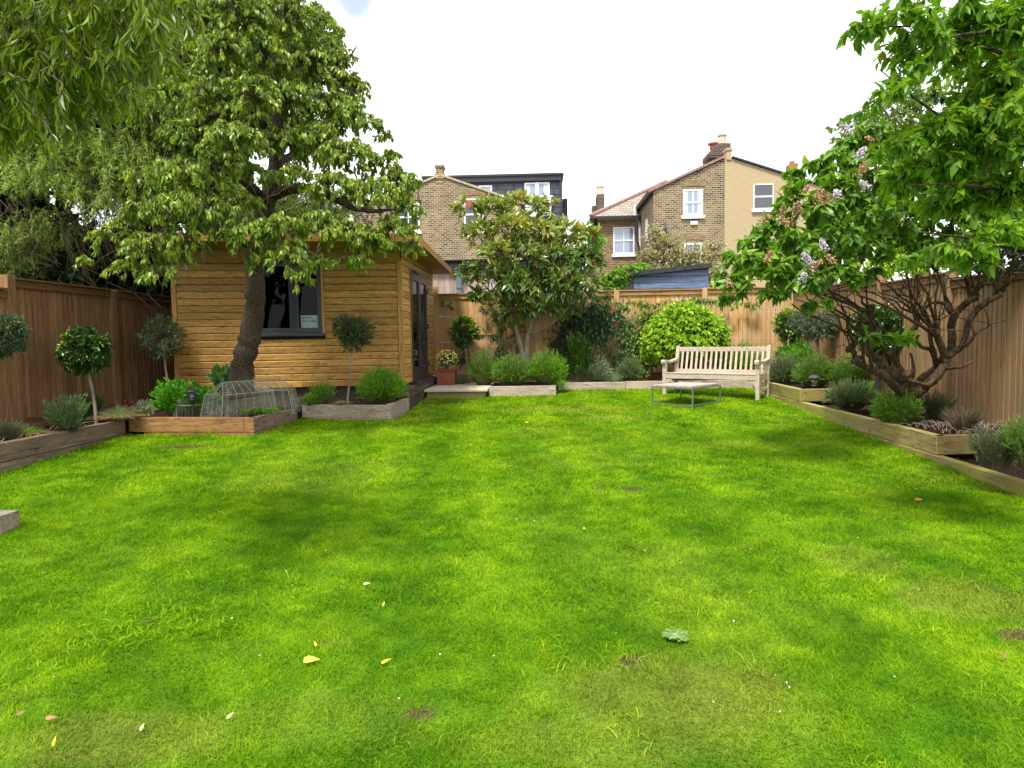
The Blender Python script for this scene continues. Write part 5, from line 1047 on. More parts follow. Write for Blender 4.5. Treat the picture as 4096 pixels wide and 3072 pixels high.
# ---- cedar behind the left fence: long arched boughs with hanging sprays
cedar = thing('cedar_tree', 'drooping light green conifer behind the left fence', 'tree', (-9.5, 12.5, .4))
rg = np.random.default_rng(110); mb = MB()
limb(mb, [(-9.6, 12.6, 0), (-9.5, 12.6, 2), (-9.3, 12.5, 5), (-9.0, 12.4, 8), (-8.8, 12.3, 11)], [.35, .3, .25, .16, .05], 12, 4, rg, .05); mb.build('trunk', M['bark_dark'], cedar, smooth=True)
BG = [((-40, 330), (150, 250), (330, 330), 10.5), ((60, 300), (200, 255), (290, 400), 10.6), ((0, 390), (120, 330), (250, 430), 10.4), ((300, 430), (180, 320), (60, 360), 10.3), ((120, 380), (300, 300), (430, 380), 10.7), ((150, 200), (300, 120), (400, 230), 10.8), ((280, 170), (370, 115), (450, 220), 10.6), ((20, 200), (150, 150), (260, 240), 10.8), ((-50, 240), (60, 200), (180, 300), 10.4), 
      ((-40, 100), (100, 60), (260, 150), 10.8), ((100, 30), (260, -20), (400, 80), 11), ((200, 330), (330, 260), (420, 320), 11.2), ((150, 460), (40, 500), (10, 540), 10.3), ((380, 470), (560, 430), (720, 500), 12.8), ((550, 440), (640, 420), (760, 470), 13)]
lf = MB(); tw = MB(); sp = []
for a, b, c, Y in BG:
    A, B_, C_ = V(*a, Y+.6), V(*b, Y), V(*c, Y-.3); t = np.linspace(0, 1, 14)[:, None]; path = A*(1-t)**2+2*B_*t*(1-t)+C_*t**2
    tw.tube(path, np.linspace(.035, .008, 14), 6)
    for _ in range(120):
        u = rg.uniform(.05, 1); i = int(u*12.99); p = path[i]*(1-(u*13-i))+path[min(i+1, 13)]*(u*13-i) if i < 13 else path[13]
        o = rg.normal(size=3)*[.10, .35, .08]; q = p+o; l = rg.uniform(.15, .5)
        sp.append([p, q+[0, 0, .03], q+[rg.normal()*.05, rg.normal()*.05-.03, -l*.35], q+[rg.normal()*.05, rg.normal()*.06-.04, -l*.7], q+[rg.normal()*.06, rg.normal()*.06-.04, -l]])
sp = np.array(sp); twigs(tw, sp, .006, .0025)
leaf_on(lf, rg, sp, 80, .070, ratio=.16, tmin=.15, droop=.35, spread=.95, fwd=.75, T=TN, tint=(.15, 1.0), upn=.5)
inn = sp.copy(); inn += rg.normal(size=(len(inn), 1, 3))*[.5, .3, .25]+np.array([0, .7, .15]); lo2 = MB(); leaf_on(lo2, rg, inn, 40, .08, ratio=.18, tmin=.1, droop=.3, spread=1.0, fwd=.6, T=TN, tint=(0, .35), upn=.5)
lo2.build('shaded_needles', M['l_cedar_shaded'], cedar); lf.build('needles', M['l_cedar'], cedar); tw.build('boughs', M['twig'], cedar)  # inner sprays take the needle colour with shade painted in
# ---- dark evergreens behind the left fence and the shed
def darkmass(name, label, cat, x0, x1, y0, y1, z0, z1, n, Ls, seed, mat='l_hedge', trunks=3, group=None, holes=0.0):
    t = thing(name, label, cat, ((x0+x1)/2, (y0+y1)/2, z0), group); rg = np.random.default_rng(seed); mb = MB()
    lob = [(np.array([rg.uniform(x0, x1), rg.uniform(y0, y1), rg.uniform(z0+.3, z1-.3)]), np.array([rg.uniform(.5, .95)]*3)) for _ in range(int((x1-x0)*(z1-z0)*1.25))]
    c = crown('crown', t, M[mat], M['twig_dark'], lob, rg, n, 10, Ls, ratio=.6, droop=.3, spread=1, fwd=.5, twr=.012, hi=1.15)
    mb = MB()
    for k in range(trunks):
        x = x0+(x1-x0)*(k+.5)/trunks; limb(mb, [(x, (y0+y1)/2, 0), (x+rg.normal()*.1, (y0+y1)/2, (z0+z1)/2), (x+rg.normal()*.3, (y0+y1)/2, z1-.3)], [.14, .1, .04], 7, 3, rg, .1)
    mb.build('trunk', M['bark_dark'], t, smooth=True); return t
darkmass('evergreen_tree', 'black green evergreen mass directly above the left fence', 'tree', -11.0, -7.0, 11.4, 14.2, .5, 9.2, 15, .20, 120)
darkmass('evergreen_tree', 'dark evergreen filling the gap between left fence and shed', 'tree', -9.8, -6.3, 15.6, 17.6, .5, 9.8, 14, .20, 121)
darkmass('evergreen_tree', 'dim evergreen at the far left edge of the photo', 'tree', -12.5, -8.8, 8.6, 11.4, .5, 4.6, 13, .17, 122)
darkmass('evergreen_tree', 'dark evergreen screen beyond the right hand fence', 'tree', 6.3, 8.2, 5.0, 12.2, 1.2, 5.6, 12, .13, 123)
mb = MB()  # bare hanging stems in the dark
P = []
for _ in range(120):
    s = V(rg.uniform(-20, 380), rg.uniform(420, 520), rg.uniform(9.8, 10.4)); l = rg.uniform(.4, 1.1); P.append([s+[rg.normal()*.15*t+.1*math.sin(3*t+s[0]*9), 0, -l*t] for t in np.linspace(0, 1, 6)])
t = thing('bare_climber', 'bare hanging brown stems above the left fence', 'climber', (-8.5, 10, 2.6)); twigs(mb, np.array(P), .006, .0025); mb.build('stems', M['twig'], t)

# ---- corkscrew willow branch reaching in from the upper left, close to the camera
wil = thing('willow_tree', 'corkscrew willow foliage hanging close in the upper left corner', 'tree', (-5.4, 3.2, .15)); rg = np.random.default_rng(130)
mb = MB(); limb(mb, [(-5.4, 3.2, 0), (-5.3, 3.2, 1.6), (-5.0, 3.3, 3.2), (-4.4, 3.5, 4.4), (-3.6, 3.7, 5.0)], [.16, .13, .1, .06, .03], 10, 4, rg, .08); mb.build('trunk', M['bark_dark'], wil, smooth=True)
lf = MB(); tw = MB(); P = []
for _ in range(430):
    x = rg.uniform(-120, 330); ym = 260-(max(x, 0)/330)**1.5*150; y0 = rg.uniform(-140, ym-60); Y = rg.uniform(3.1, 4.4); s = V(x, y0, Y); l = vpx(rg.uniform(60, 170), Y); dx = rg.normal()*.12+.05; ph = rg.uniform(0, 6)
    P.append([s+[dx*t+.035*math.sin(7*t+ph), .035*math.cos(7*t+ph), -l*t] for t in np.linspace(0, 1, 7)])
P.append([V(*q) for q in ((310, -60, 2.4), (318, -20, 2.4), (325, 10, 2.4), (332, 25, 2.4), (338, 35, 2.4), (340, 45, 2.4), (342, 55, 2.4))]); P.append([V(*q) for q in ((290, -60, 2.5), (296, -20, 2.5), (300, 0, 2.5), (305, 15, 2.5), (308, 25, 2.5), (312, 30, 2.5), (315, 40, 2.5))])
P = np.array(P); twigs(tw, P, .004, .0015)
for sc_, tt_ in ((.075, (0, .5)), (.085, (.2, .95))): leaf_on(lf, rg, P, 15, sc_, ratio=.17, tmin=.1, droop=1.0, spread=.75, fwd=.35, T=T6, tint=tt_, upn=.15)
lf.build('foliage', M['l_willow'], wil); tw.build('twigs', M['twig'], wil)

# ---- magnolia
mag = thing('magnolia_tree', 'glossy leaved magnolia with twin pale stems against the back fence', 'tree', (.14, 14.1, .72)); rg = np.random.default_rng(140)
mb = MB(); Ym = 14.1
limb(mb, [V(1131, 800, Ym), V(1130, 770, Ym), V(1121, 735, Ym), (V(1112, 700, Ym)), V(1105, 650, Ym), V(1098, 600, Ym), V(1080, 540, Ym)], [.075, .068, .055, .045, .035, .025, .012], 9, 4, rg, .06)
limb(mb, [V(1133, 800, Ym), V(1137, 760, Ym), V(1139, 730, Ym), V(1146, 700, Ym), V(1150, 640, Ym), V(1160, 580, Ym), V(1165, 500, Ym)], [.075, .065, .052, .045, .04, .03, .012], 9, 4, rg, .06); mb.build('trunk', M['bark_mag'], mag, smooth=True)
mb = MB()
for pts in ([(1139, 725, 14.1), (1160, 715, 14.0), (1190, 700, 13.9), (1225, 668, 13.8), (1250, 630, 13.7)], [(1112, 700, 14.1), (1085, 665, 14), (1050, 620, 13.9), (1010, 580, 13.8)], [(1150, 640, 14.1), (1190, 590, 14), (1230, 560, 13.9), (1270, 540, 13.9)], [(1105, 650, 14.1), (1070, 580, 14), (1020, 480, 14)], [(1160, 580, 14.1), (1200, 520, 14.2), (1210, 470, 14.2)], [(1146, 700, 14.1), (1120, 640, 13.8), (1130, 600, 13.6)], [(1098, 600, 14.1), (1060, 600, 14.0), (1010, 590, 13.9), (995, 585, 13.9)]):
    limb(mb, [V(*p) for p in pts], [.032, .022, .009], 7, 4, rg, .1)
mb.build('limbs', M['bark_mag'], mag, smooth=True)
ML = [(1010, 445, 14, 26, 22), (1060, 450, 14, 40, 28), (1120, 440, 14.1, 40, 26), (1165, 440, 14.2, 14, 18), (1185, 455, 14.2, 28, 24), (1040, 500, 13.8, 38, 30), (1100, 495, 13.7, 45, 35), (1160, 500, 13.8, 45, 32), (1215, 500, 14, 40, 30), (1265, 510, 14.2, 28, 28), (1250, 555, 13.8, 42, 32), (1200, 560, 13.6, 48, 35), (1140, 555, 13.5, 50, 38), (1080, 550, 13.6, 48, 34), (1045, 580, 13.7, 30, 22), (1005, 580, 13.7, 16, 20), (1035, 640, 13.8, 26, 24), (1075, 610, 13.6, 45, 32), (1130, 615, 13.4, 50, 36), (1190, 615, 13.5, 50, 36), (1240, 610, 13.6, 45, 34), (1280, 560, 14, 20, 24), (1275, 620, 13.8, 24, 24), (1110, 660, 13.7, 36, 24), (1170, 660, 13.7, 40, 22), (1220, 650, 13.8, 34, 22), (1085, 685, 14, 18, 14), (1140, 540, 14.7, 70, 40), (1160, 610, 14.7, 80, 40)]
lf = MB(); br = MB(); tw = MB()
for (x, y, Y, rx, rz) in ML:
    y += 8; c, r = vl(x, y, Y, rx*.9, rz*.85); r = (r[0], min(r[0], .55), r[2]); n_ = max(4, int(20*4*np.pi*(r[0]*r[2]+r[0]*r[1]+r[1]*r[2])/3)); P = lobe_twigs(rg, c, r, n_, sag=.02, inner=.2, hi=1.2, upper=.45); twigs(tw, P, .009, .005)
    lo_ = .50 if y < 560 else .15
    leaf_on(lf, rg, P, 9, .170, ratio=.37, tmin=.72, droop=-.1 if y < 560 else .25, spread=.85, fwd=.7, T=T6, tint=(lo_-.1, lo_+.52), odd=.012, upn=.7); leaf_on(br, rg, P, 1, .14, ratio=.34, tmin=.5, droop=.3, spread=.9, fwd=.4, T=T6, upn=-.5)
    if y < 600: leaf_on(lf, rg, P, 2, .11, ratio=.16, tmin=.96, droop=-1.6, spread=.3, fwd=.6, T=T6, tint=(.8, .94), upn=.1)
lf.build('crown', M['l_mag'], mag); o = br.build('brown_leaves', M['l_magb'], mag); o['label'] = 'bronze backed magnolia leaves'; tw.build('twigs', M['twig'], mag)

# ---- lilac with its many-stemmed crooked trunk
lil = thing('lilac_tree', 'lilac tree with crooked branching trunk and fading mauve flowers on the right', 'tree', (4.65, 8.5, .55)); rg = np.random.default_rng(150)
def Lz(x, y, Y=8.4): return S(3000+.603*x, 1050+.603*y, Y)
LB = [([(1125, 1075, 8.5), (1110, 1010, 8.5), (1085, 950, 8.45), (1060, 890, 8.4)], (.125, .10, .085, .075)),
      ([(1010, 970, 8.35), (1010, 930, 8.35), (1040, 895, 8.4), (1100, 860, 8.4)], (.05, .055, .055, .05)),
      ([(1060, 895, 8.4), (1010, 865, 8.3), (960, 830, 8.2), (925, 785, 8.1), (880, 750, 8.05), (810, 715, 8.0), (740, 680, 7.9), (705, 650, 7.85), (690, 600, 7.85), (668, 565, 7.85)], (.055, .05, .045, .042, .042, .038, .034, .034, .03, .028)),
      ([(1085, 930, 8.45), (1030, 800, 8.5), (990, 765, 8.5), (930, 700, 8.55), (870, 660, 8.6), (800, 605, 8.6), (795, 540, 8.6), (830, 480, 8.6), (800, 400, 8.6), (800, 330, 8.6), (780, 290, 8.6)], (.08, .065, .065, .055, .05, .048, .045, .05, .045, .04, .035)),
      ([(1030, 800, 8.5), (985, 700, 8.7), (930, 640, 8.7), (960, 580, 8.7), (1030, 520, 8.7), (1080, 450, 8.75), (1110, 400, 8.8), (1090, 330, 8.8)], (.06, .05, .045, .045, .042, .038, .035, .028)),
      ([(1040, 830, 8.6), (1000, 740, 8.9), (975, 660, 8.9), (965, 560, 8.95)], (.05, .04, .035, .03)),
      ([(1060, 890, 8.4), (1130, 845, 8.3), (1180, 805, 8.25), (1225, 765, 8.2), (1280, 700, 8.2), (1295, 640, 8.2), (1280, 580, 8.15), (1250, 510, 8.1), (1235, 470, 8.05)], (.07, .06, .058, .055, .052, .048, .042, .038, .032)),
      ([(1070, 850, 8.6), (1150, 760, 8.6), (1230, 700, 8.6), (1270, 640, 8.5), (1330, 590, 8.4)], (.05, .045, .04, .035, .03)),
      ([(1295, 640, 8.2), (1360, 590, 8.15), (1400, 560, 8.1), (1430, 480, 8.1), (1445, 410, 8.05), (1490, 330, 8.0), (1560, 270, 7.9), (1620, 230, 7.85), (1650, 215, 7.85)], (.042, .038, .036, .034, .034, .034, .034, .034, .04)),
      ([(1330, 590, 8.4), (1340, 500, 8.4), (1335, 430, 8.4), (1350, 360, 8.35), (1400, 300, 8.3), (1450, 255, 8.2), (1490, 235, 8.2)], (.045, .045, .042, .045, .04, .038, .042)),
      ([(1350, 360, 8.35), (1315, 310, 8.3), (1290, 270, 8.3), (1200, 270, 8.25), (1170, 300, 8.2)], (.035, .03, .025, .015, .01)),
      ([(1400, 560, 8.1), (1445, 540, 8.0), (1500, 465, 7.9), (1545, 440, 7.9), (1585, 418, 7.85)], (.022, .02, .018, .014, .010)), ([(1500, 465, 7.9), (1475, 440, 7.9), (1465, 410, 7.9)], (.014, .012, .008)),
      ([(1300, 705, 8.2), (1360, 698, 8.0), (1420, 688, 7.9), (1478, 655, 7.85)], (.022, .018, .014, .014)), ([(1225, 765, 8.2), (1180, 810, 8.0), (1100, 795, 7.9), (1045, 770, 7.9), (1045, 735, 7.9)], (.025, .025, .022, .02, .016)),
      ([(1240, 690, 8.4), (1220, 620, 8.3), (1200, 580, 8.3), (1140, 560, 8.2), (1105, 510, 8.2), (1120, 480, 8.2)], (.035, .03, .025, .022, .018, .012)), ([(1225, 620, 8.3), (1195, 500, 8.3), (1190, 420, 8.3)], (.028, .024, .018)),
      ([(1000, 900, 8.5), (1080, 760, 8.2), (1075, 640, 8.2), (1060, 600, 8.2)], (.02, .018, .015, .01))]
mb = MB()
for pts, r in LB: limb(mb, [Lz(*p) for p in pts], r, 10, 5, rg, .10)
for p in ((1650, 210, 7.85), (1490, 235, 8.2), (1235, 465, 8.05), (670, 570, 7.85), (800, 300, 8.6), (705, 648, 7.85), (1045, 740, 7.9)):
    c = Lz(*p); mb.tube([c-[.05, 0, .03], c, c+[.05, .02, .04]], [.025, .05, .02], 7)
mb.build('trunk', M['bark_lilac'], lil, smooth=True)
mb = MB(); ends = []
def whip(a, b, r=.016, bow=.12, n=7):
    A, B_ = Lz(*a), Lz(*b); t = np.linspace(0, 1, n)[:, None]; P = A*(1-t)+B_*t; d = B_-A; P[:, 2] += (np.sin(np.pi*t)*bow)[:, 0]*np.linalg.norm(d); P += rg.normal(size=P.shape)*.015; P[0] = A
    mb.tube(P, np.linspace(r, r*.4, n), 6); ends.append(P)
W = [((1235, 465, 8.05), (900, 240, 7.6)), ((1240, 470, 8.05), (820, 200, 7.3)), ((1250, 500, 8.1), (700, 200, 7.1)), ((1235, 480, 8.05), (1000, 150, 7.6)), ((1240, 460, 8.05), (1100, 60, 7.9)), ((1245, 460, 8.05), (1210, 20, 8.0)), ((1200, 430, 8.1), (800, 80, 7.7)), ((1190, 420, 8.3), (960, 20, 8.2)), ((1240, 500, 8.05), (600, 120, 7.0)),
     ((705, 640, 7.85), (560, 330, 7.3)), ((700, 640, 7.85), (640, 300, 7.5)), ((680, 580, 7.85), (600, 250, 7.4)), ((760, 690, 7.9), (720, 330, 7.6)), ((810, 700, 7.95), (760, 420, 7.7)), ((930, 680, 8.4), (600, 280, 7.3)), ((780, 520, 8.4), (300, 265, 6.7)), ((800, 420, 8.5), (420, 220, 6.8)), ((790, 300, 8.6), (600, 60, 8.0)), ((780, 290, 8.6), (760, 20, 8.4)), ((690, 480, 7.8), (280, 280, 6.8)), ((800, 350, 8.6), (150, 180, 6.8)), ((790, 330, 8.6), (60, 90, 6.9)), ((750, 330, 8.5), (250, 60, 7.2)),
     ((1650, 215, 7.85), (1560, -80, 7.5)), ((1650, 210, 7.85), (1640, -120, 7.6)), ((1655, 205, 7.85), (1800, -60, 7.4)), ((1660, 205, 7.85), (1780, 60, 7.6)), ((1650, 210, 7.85), (1690, -100, 7.7)), ((1630, 225, 7.85), (1580, 0, 7.7)), ((1490, 235, 8.2), (1380, -60, 8.0)), ((1490, 230, 8.2), (1450, -90, 8.1)), ((1500, 230, 8.2), (1540, -80, 8.0)), ((1480, 235, 8.2), (1400, 40, 8.1)), ((1500, 235, 8.2), (1600, 60, 8.0)), ((1460, 250, 8.2), (1340, -20, 8.2)),
     ((1350, 350, 8.35), (1230, 40, 8.2)), ((1300, 270, 8.3), (1180, -60, 8.2)), ((1090, 330, 8.8), (1000, -40, 8.7)), ((1090, 330, 8.8), (1120, -60, 8.8)), ((1110, 400, 8.8), (1190, 180, 8.7)), ((1235, 465, 8.05), (1290, 250, 8.0)), ((1280, 560, 8.15), (1130, 330, 7.9)), ((965, 560, 8.95), (880, 280, 8.8)), ((965, 560, 8.95), (1040, 260, 8.9)), ((1585, 418, 7.85), (1720, 380, 7.7))]
for a, b in W: whip(a, b, rg.uniform(.011, .024), rg.uniform(-.02, .10))
for _ in range(110):
    P = ends[rg.integers(len(ends))]; s = P[rg.integers(1, len(P))]; e = s+np.array([rg.normal()*.3-.15, rg.normal()*.25-.08, abs(rg.normal())*.35]); mb.tube([s, (s+e)/2+rg.normal(size=3)*.03, e], [.006, .005, .002], 4)
mb.build('branches', M['bark_lilac'], lil, smooth=True)
LL_ = [(1560, 600, 6.8, 26, 26), (1590, 560, 6.8, 32, 26), (1600, 615, 6.6, 38, 20), (1640, 520, 6.9, 36, 34), (1660, 580, 6.6, 50, 38), (1670, 630, 6.6, 40, 14), (1690, 470, 7, 38, 36), (1710, 420, 7.1, 34, 36), (1715, 375, 7.2, 24, 24), (1730, 530, 6.6, 50, 42), (1750, 460, 6.8, 50, 42), (1760, 370, 7.1, 40, 36), (1740, 600, 6.5, 45, 34), (1765, 655, 6.7, 32, 14), (1800, 420, 6.9, 52, 46), (1810, 340, 7.1, 44, 30), (1810, 510, 6.6, 55, 45), (1810, 590, 6.6, 48, 34), (1850, 300, 7.3, 42, 34), (1870, 370, 7, 55, 45), (1880, 450, 6.9, 55, 42), (1880, 530, 7, 50, 38), (1900, 290, 7.3, 40, 34), (1940, 380, 7.1, 55, 48), (1950, 470, 7.3, 50, 36), (2000, 420, 7.4, 55, 42), (1880, 590, 7.2, 30, 14), (1780, 520, 8.0, 90, 70), (1860, 430, 8.2, 90, 70), (2060, 470, 7.6, 60, 40), (2120, 430, 7.6, 60, 45), (1960, 520, 8.0, 55, 30), (2040, 520, 8.2, 55, 26), (1900, 480, 8.0, 60, 40), (2180, 470, 7.8, 60, 40), (2000, 350, 8.0, 80, 60), (2090, 380, 8.0, 80, 60), (1990, 560, 8.2, 36, 12), (1560, 640, 6.7, 18, 10), (1615, 550, 7.4, 50, 40), (1700, 540, 7.6, 60, 50)]
lobes = []
for (x, y, Y, rx, rz) in LL_: c, r = vl(x, y, Y, rx*.88, rz*.8); lobes.append((c, (r[0], min(.45, r[0]), r[2])))
crown('crown', lil, M['l_lilac'], M['twig'], lobes, rg, 46, 13, .088, twr=.005, ratio=.60, droop=.42, spread=.75, fwd=.35, T=TH, sag=.1, inner=.15, hi=1.22, tmin=.3, tipbias=1.3)
# few big dark leaves in front of the trunk
P = np.array([[Lz(700+rg.normal()*20+x, 480+rg.normal()*14+.15*x, 7.4)+[0, 0, 0], Lz(760+x, 490, 7.4), Lz(800+x, 500+rg.normal()*20, 7.4)] for x in rg.uniform(0, 300, 22)]); lf = MB(); leaf_on(lf, rg, P, 3, .10, ratio=.62, droop=.2, spread=.6, T=TH, tint=(.1, .6)); lf.build('low_leaves', M['l_lilac'], lil)
FLW = [(1788, 428, 6.5, 1), (1770, 425, 6.5, 1), (1808, 420, 6.5, .8), (1748, 565, 6.3, 1), (1760, 575, 6.3, .8), (1722, 455, 6.5, .9), (1778, 530, 6.3, .6), (1690, 455, 6.7, .6), (1863, 365, 6.7, .9), (1832, 280, 6.9, .8), (1860, 330, 6.8, .7), (1700, 480, 6.6, .8), (1660, 555, 6.5, .7), (1575, 610, 6.6, .6), (1795, 560, 6.4, .6), (1735, 600, 6.3, .6), (1740, 410, 6.7, .5), (1880, 300, 7, .5), (1650, 475, 6.8, .7), (1868, 400, 6.6, .6)]
for (x, y, Y, k) in FLW:
    c = V(x, y, Y-.12); f = MB(); n_ = int(240*k); q = rg.random(n_)**.6; a = rg.random(n_)*2*np.pi; ln = .17*k; up_ = unit(np.array([rg.normal()*.5, rg.normal()*.4, .5])); X = c+up_*(q[:, None]-.5)*ln+np.stack([np.cos(a), np.sin(a), rg.normal(size=n_)*.5], 1)*((1-q*.75)*.055*k)[:, None]
    leaves(f, X, rg.normal(size=(n_, 3)), rg.normal(size=(n_, 3)), .019, .017, rg.random(n_)); o = f.build('flower_head', M['fl_lil'] if rg.random() < .6 else M['fl_brn'], lil)

# ---- plum close on the right
plum = thing('plum_tree', 'bright green plum foliage hanging close in the upper right corner', 'tree', (4.9, 3.6, .2)); rg = np.random.default_rng(160)
mb = MB(); limb(mb, [(4.9, 3.6, 0), (4.8, 3.7, 1.4), (4.6, 3.9, 2.8), (4.2, 4.2, 4.0), (3.6, 4.4, 4.8)], [.13, .11, .09, .06, .03], 10, 4, rg, .08); mb.build('trunk', M['bark_dark'], plum, smooth=True)
mb = MB()
for pts in ([(2260, 330, 4.4), (2120, 300, 4.3), (2000, 230, 4.2), (1900, 150, 4.2)], [(2260, 150, 4.3), (2120, 100, 4.2), (1990, 60, 4.2), (1860, 60, 4.2)], [(2260, 430, 4.4), (2100, 400, 4.3), (1960, 400, 4.3)], [(2260, 560, 4.4), (2120, 520, 4.3), (1980, 500, 4.2)], [(2240, 60, 4.2), (2050, 80, 4.1), (1950, 120, 4.1)]): limb(mb, [V(*p) for p in pts], [.012, .009, .006, .003], 6, 4, rg, .1)
mb.build('branches', M['bark_dark'], plum, smooth=True)
QL = [(1940, 25, 4.3, 34, 20), (1880, 60, 4.2, 12, 14), (1850, 45, 4.2, 8, 8), (1965, 70, 4.2, 30, 34), (1995, 110, 4.2, 34, 32), (1960, 160, 4.2, 18, 26), (1915, 200, 4.2, 16, 16), (2050, 30, 4.3, 50, 32), (2120, 60, 4.3, 60, 48), (2190, 40, 4.3, 55, 60), (2190, 150, 4.3, 55, 55), (2120, 190, 4.4, 55, 40), (2060, 130, 4.4, 16, 12), (2150, 250, 4.3, 65, 45), (2070, 260, 4.3, 50, 32), (1990, 280, 4.4, 38, 26), (1940, 310, 4.3, 30, 14), (2200, 300, 4.3, 55, 55), (2100, 330, 4.4, 60, 45), (2020, 350, 4.5, 50, 34), (1960, 370, 4.5, 26, 20), (2180, 400, 4.4, 60, 50), (2100, 420, 4.6, 55, 40), (2030, 430, 4.6, 40, 24), (2200, 500, 4.4, 45, 30), (2130, 500, 4.3, 42, 22), (2080, 530, 4.3, 40, 16), (2110, 565, 4.3, 14, 12), (1990, 560, 5.2, 22, 12), (2150, 350, 5.3, 110, 110), (2150, 120, 5.4, 110, 110)]
lobes = [(vl(x, y, Y, rx*.85, rz*.75)[0], (vpx(rx*.85, Y), .28, vpx(rz*.75, Y))) for x, y, Y, rx, rz in QL]
crown('crown', plum, M['l_plum'], M['twig'], lobes, rg, 105, 11, .068, twr=.003, ratio=.44, droop=.35, spread=.75, fwd=.5, T=T6, odd=.004, sag=.15, inner=.1, hi=1.3, tmin=.25)

# ---- trees beyond the fences
def far_tree(name, label, c, lobes, mat, seed, Ls, dens, per=10, trunk_r=.15, tw=.01, group='trees beyond the fences', cat='tree', ratio=.7, **kw):
    t = thing(name, label, cat, c, group); rg = np.random.default_rng(seed); mb = MB(); c = np.asarray(c, float); top = max(lobes, key=lambda l: l[0][2])[0]
    limb(mb, [c-[0, 0, .4], c*.6+np.array([*top[:2], c[2]+1.2])*.4, top-[0, 0, .2]], [trunk_r, trunk_r*.7, trunk_r*.15], 8, 4, rg, .08)
    for l, r in lobes[::2]: limb(mb, [c*.5+np.array([*top[:2], (c[2]+l[2])/2])*.5, (l+c*.3+top*.0+l*.3)/1.6 if False else (l*.6+np.array([*top[:2], l[2]-.4])*.4), l], [trunk_r*.35, trunk_r*.25, trunk_r*.08], 6, 3, rg, .1)
    mb.build('trunk', M['bark_pale' if 'birch' in name else 'twig'], t, smooth=True)
    crown('crown', t, M[mat], M['twig'], lobes, rg, dens, per, Ls, twr=tw, ratio=ratio, **kw); return t
BL = [(1985, 160, 20, 16, 22), (1960, 195, 20, 26, 26), (1990, 215, 20, 30, 26), (1930, 230, 20, 34, 24), (1880, 245, 20, 30, 20), (1840, 265, 20, 26, 20), (1960, 250, 20, 40, 28), (1900, 280, 20, 45, 28), (1830, 300, 20, 32, 20), (2020, 200, 20, 22, 22), (1870, 320, 20, 50, 30), (1950, 320, 20, 60, 40), (1820, 330, 20, 20, 14), (1800, 275, 20, 12, 10)]
far_tree('birch_tree', 'pale leaved distant tree rising above the lilac', (11.5, 20, .6), [vl(*q) for q in BL], 'l_birch', 170, .085, 30, 10, .16, droop=.5, spread=.9, fwd=.4, hi=1.25)
far_tree('garden_tree', 'sunlit lime green tree glimpsed through the lilac stems', (8.6, 14.2, .6), [vl(*q) for q in [(1880, 560, 14, 50, 26), (1940, 575, 14, 45, 24), (2000, 560, 14.5, 45, 30), (1860, 590, 14, 40, 20), (1960, 530, 14.5, 60, 30), (2060, 560, 15, 40, 30)]], 'l_lime', 171, .08, 26, 9, .1, droop=.3, spread=.9, fwd=.4)  # bright lime green comes from the l_lime leaf colour
far_tree('holly_tree', 'glossy dark holly leaning over the right hand fence top', (6.6, 7.4, .5), [vl(*q) for q in [(2120, 565, 8.6, 40, 26), (2170, 560, 8.2, 40, 30), (2220, 540, 8.0, 40, 34), (2150, 520, 8.6, 45, 30), (2080, 560, 9.4, 30, 22)]], 'l_climd', 172, .06, 60, 12, .07, droop=.1, spread=.9, fwd=.4, ratio=.5)
far_tree('pittosporum_shrub', 'pale yellowish grey small leaved shrub before the right brick house', (5.4, 19, .6), [vl(*q) for q in [(1415, 510, 19, 26, 26), (1440, 540, 19, 40, 34), (1400, 560, 19, 30, 26), (1470, 560, 19, 45, 30), (1510, 560, 19.2, 36, 34), (1545, 545, 19.4, 26, 30), (1540, 600, 19, 30, 30), (1430, 590, 19, 50, 24), (1490, 590, 19, 50, 24), (1385, 590, 18.6, 20, 18)]], 'l_pit', 173, .055, 42, 10, .10, cat='shrub', droop=.1, spread=1, fwd=.4, hi=1.2)
far_tree('ivy_shrub', 'fresh green leafy shrub left of the blue shed', (2.0, 16.1, .6), [vl(*q) for q in [(1312, 608, 16, 20, 16), (1335, 598, 16, 24, 22), (1360, 585, 16.4, 26, 16), (1385, 580, 16.8, 20, 12), (1325, 625, 16, 30, 12)]], 'l_ivy', 174, .07, 80, 10, .05, cat='shrub', ratio=.75, droop=.3, spread=.9)
far_tree('laurel_shrub', 'bright laurel like shoots behind the right side of the magnolia', (1.9, 16.0, .6), [vl(*q) for q in [(1278, 500, 16, 18, 18), (1290, 520, 16, 14, 22), (1262, 490, 16, 12, 10)]], 'l_lush', 175, .10, 60, 9, .04, cat='shrub', ratio=.35, droop=.5)
far_tree('garden_tree', 'leafy green tree far behind the pear and shed roof', (-4.2, 22, .6), [vl(*q) for q in [(640, 470, 20, 60, 40), (700, 440, 20, 50, 40), (760, 430, 21, 40, 36), (600, 420, 20, 60, 60), (520, 440, 20, 60, 60), (700, 500, 20, 60, 30)]], 'l_pear', 176, .11, 14, 9, .18, droop=.4, spread=.9)

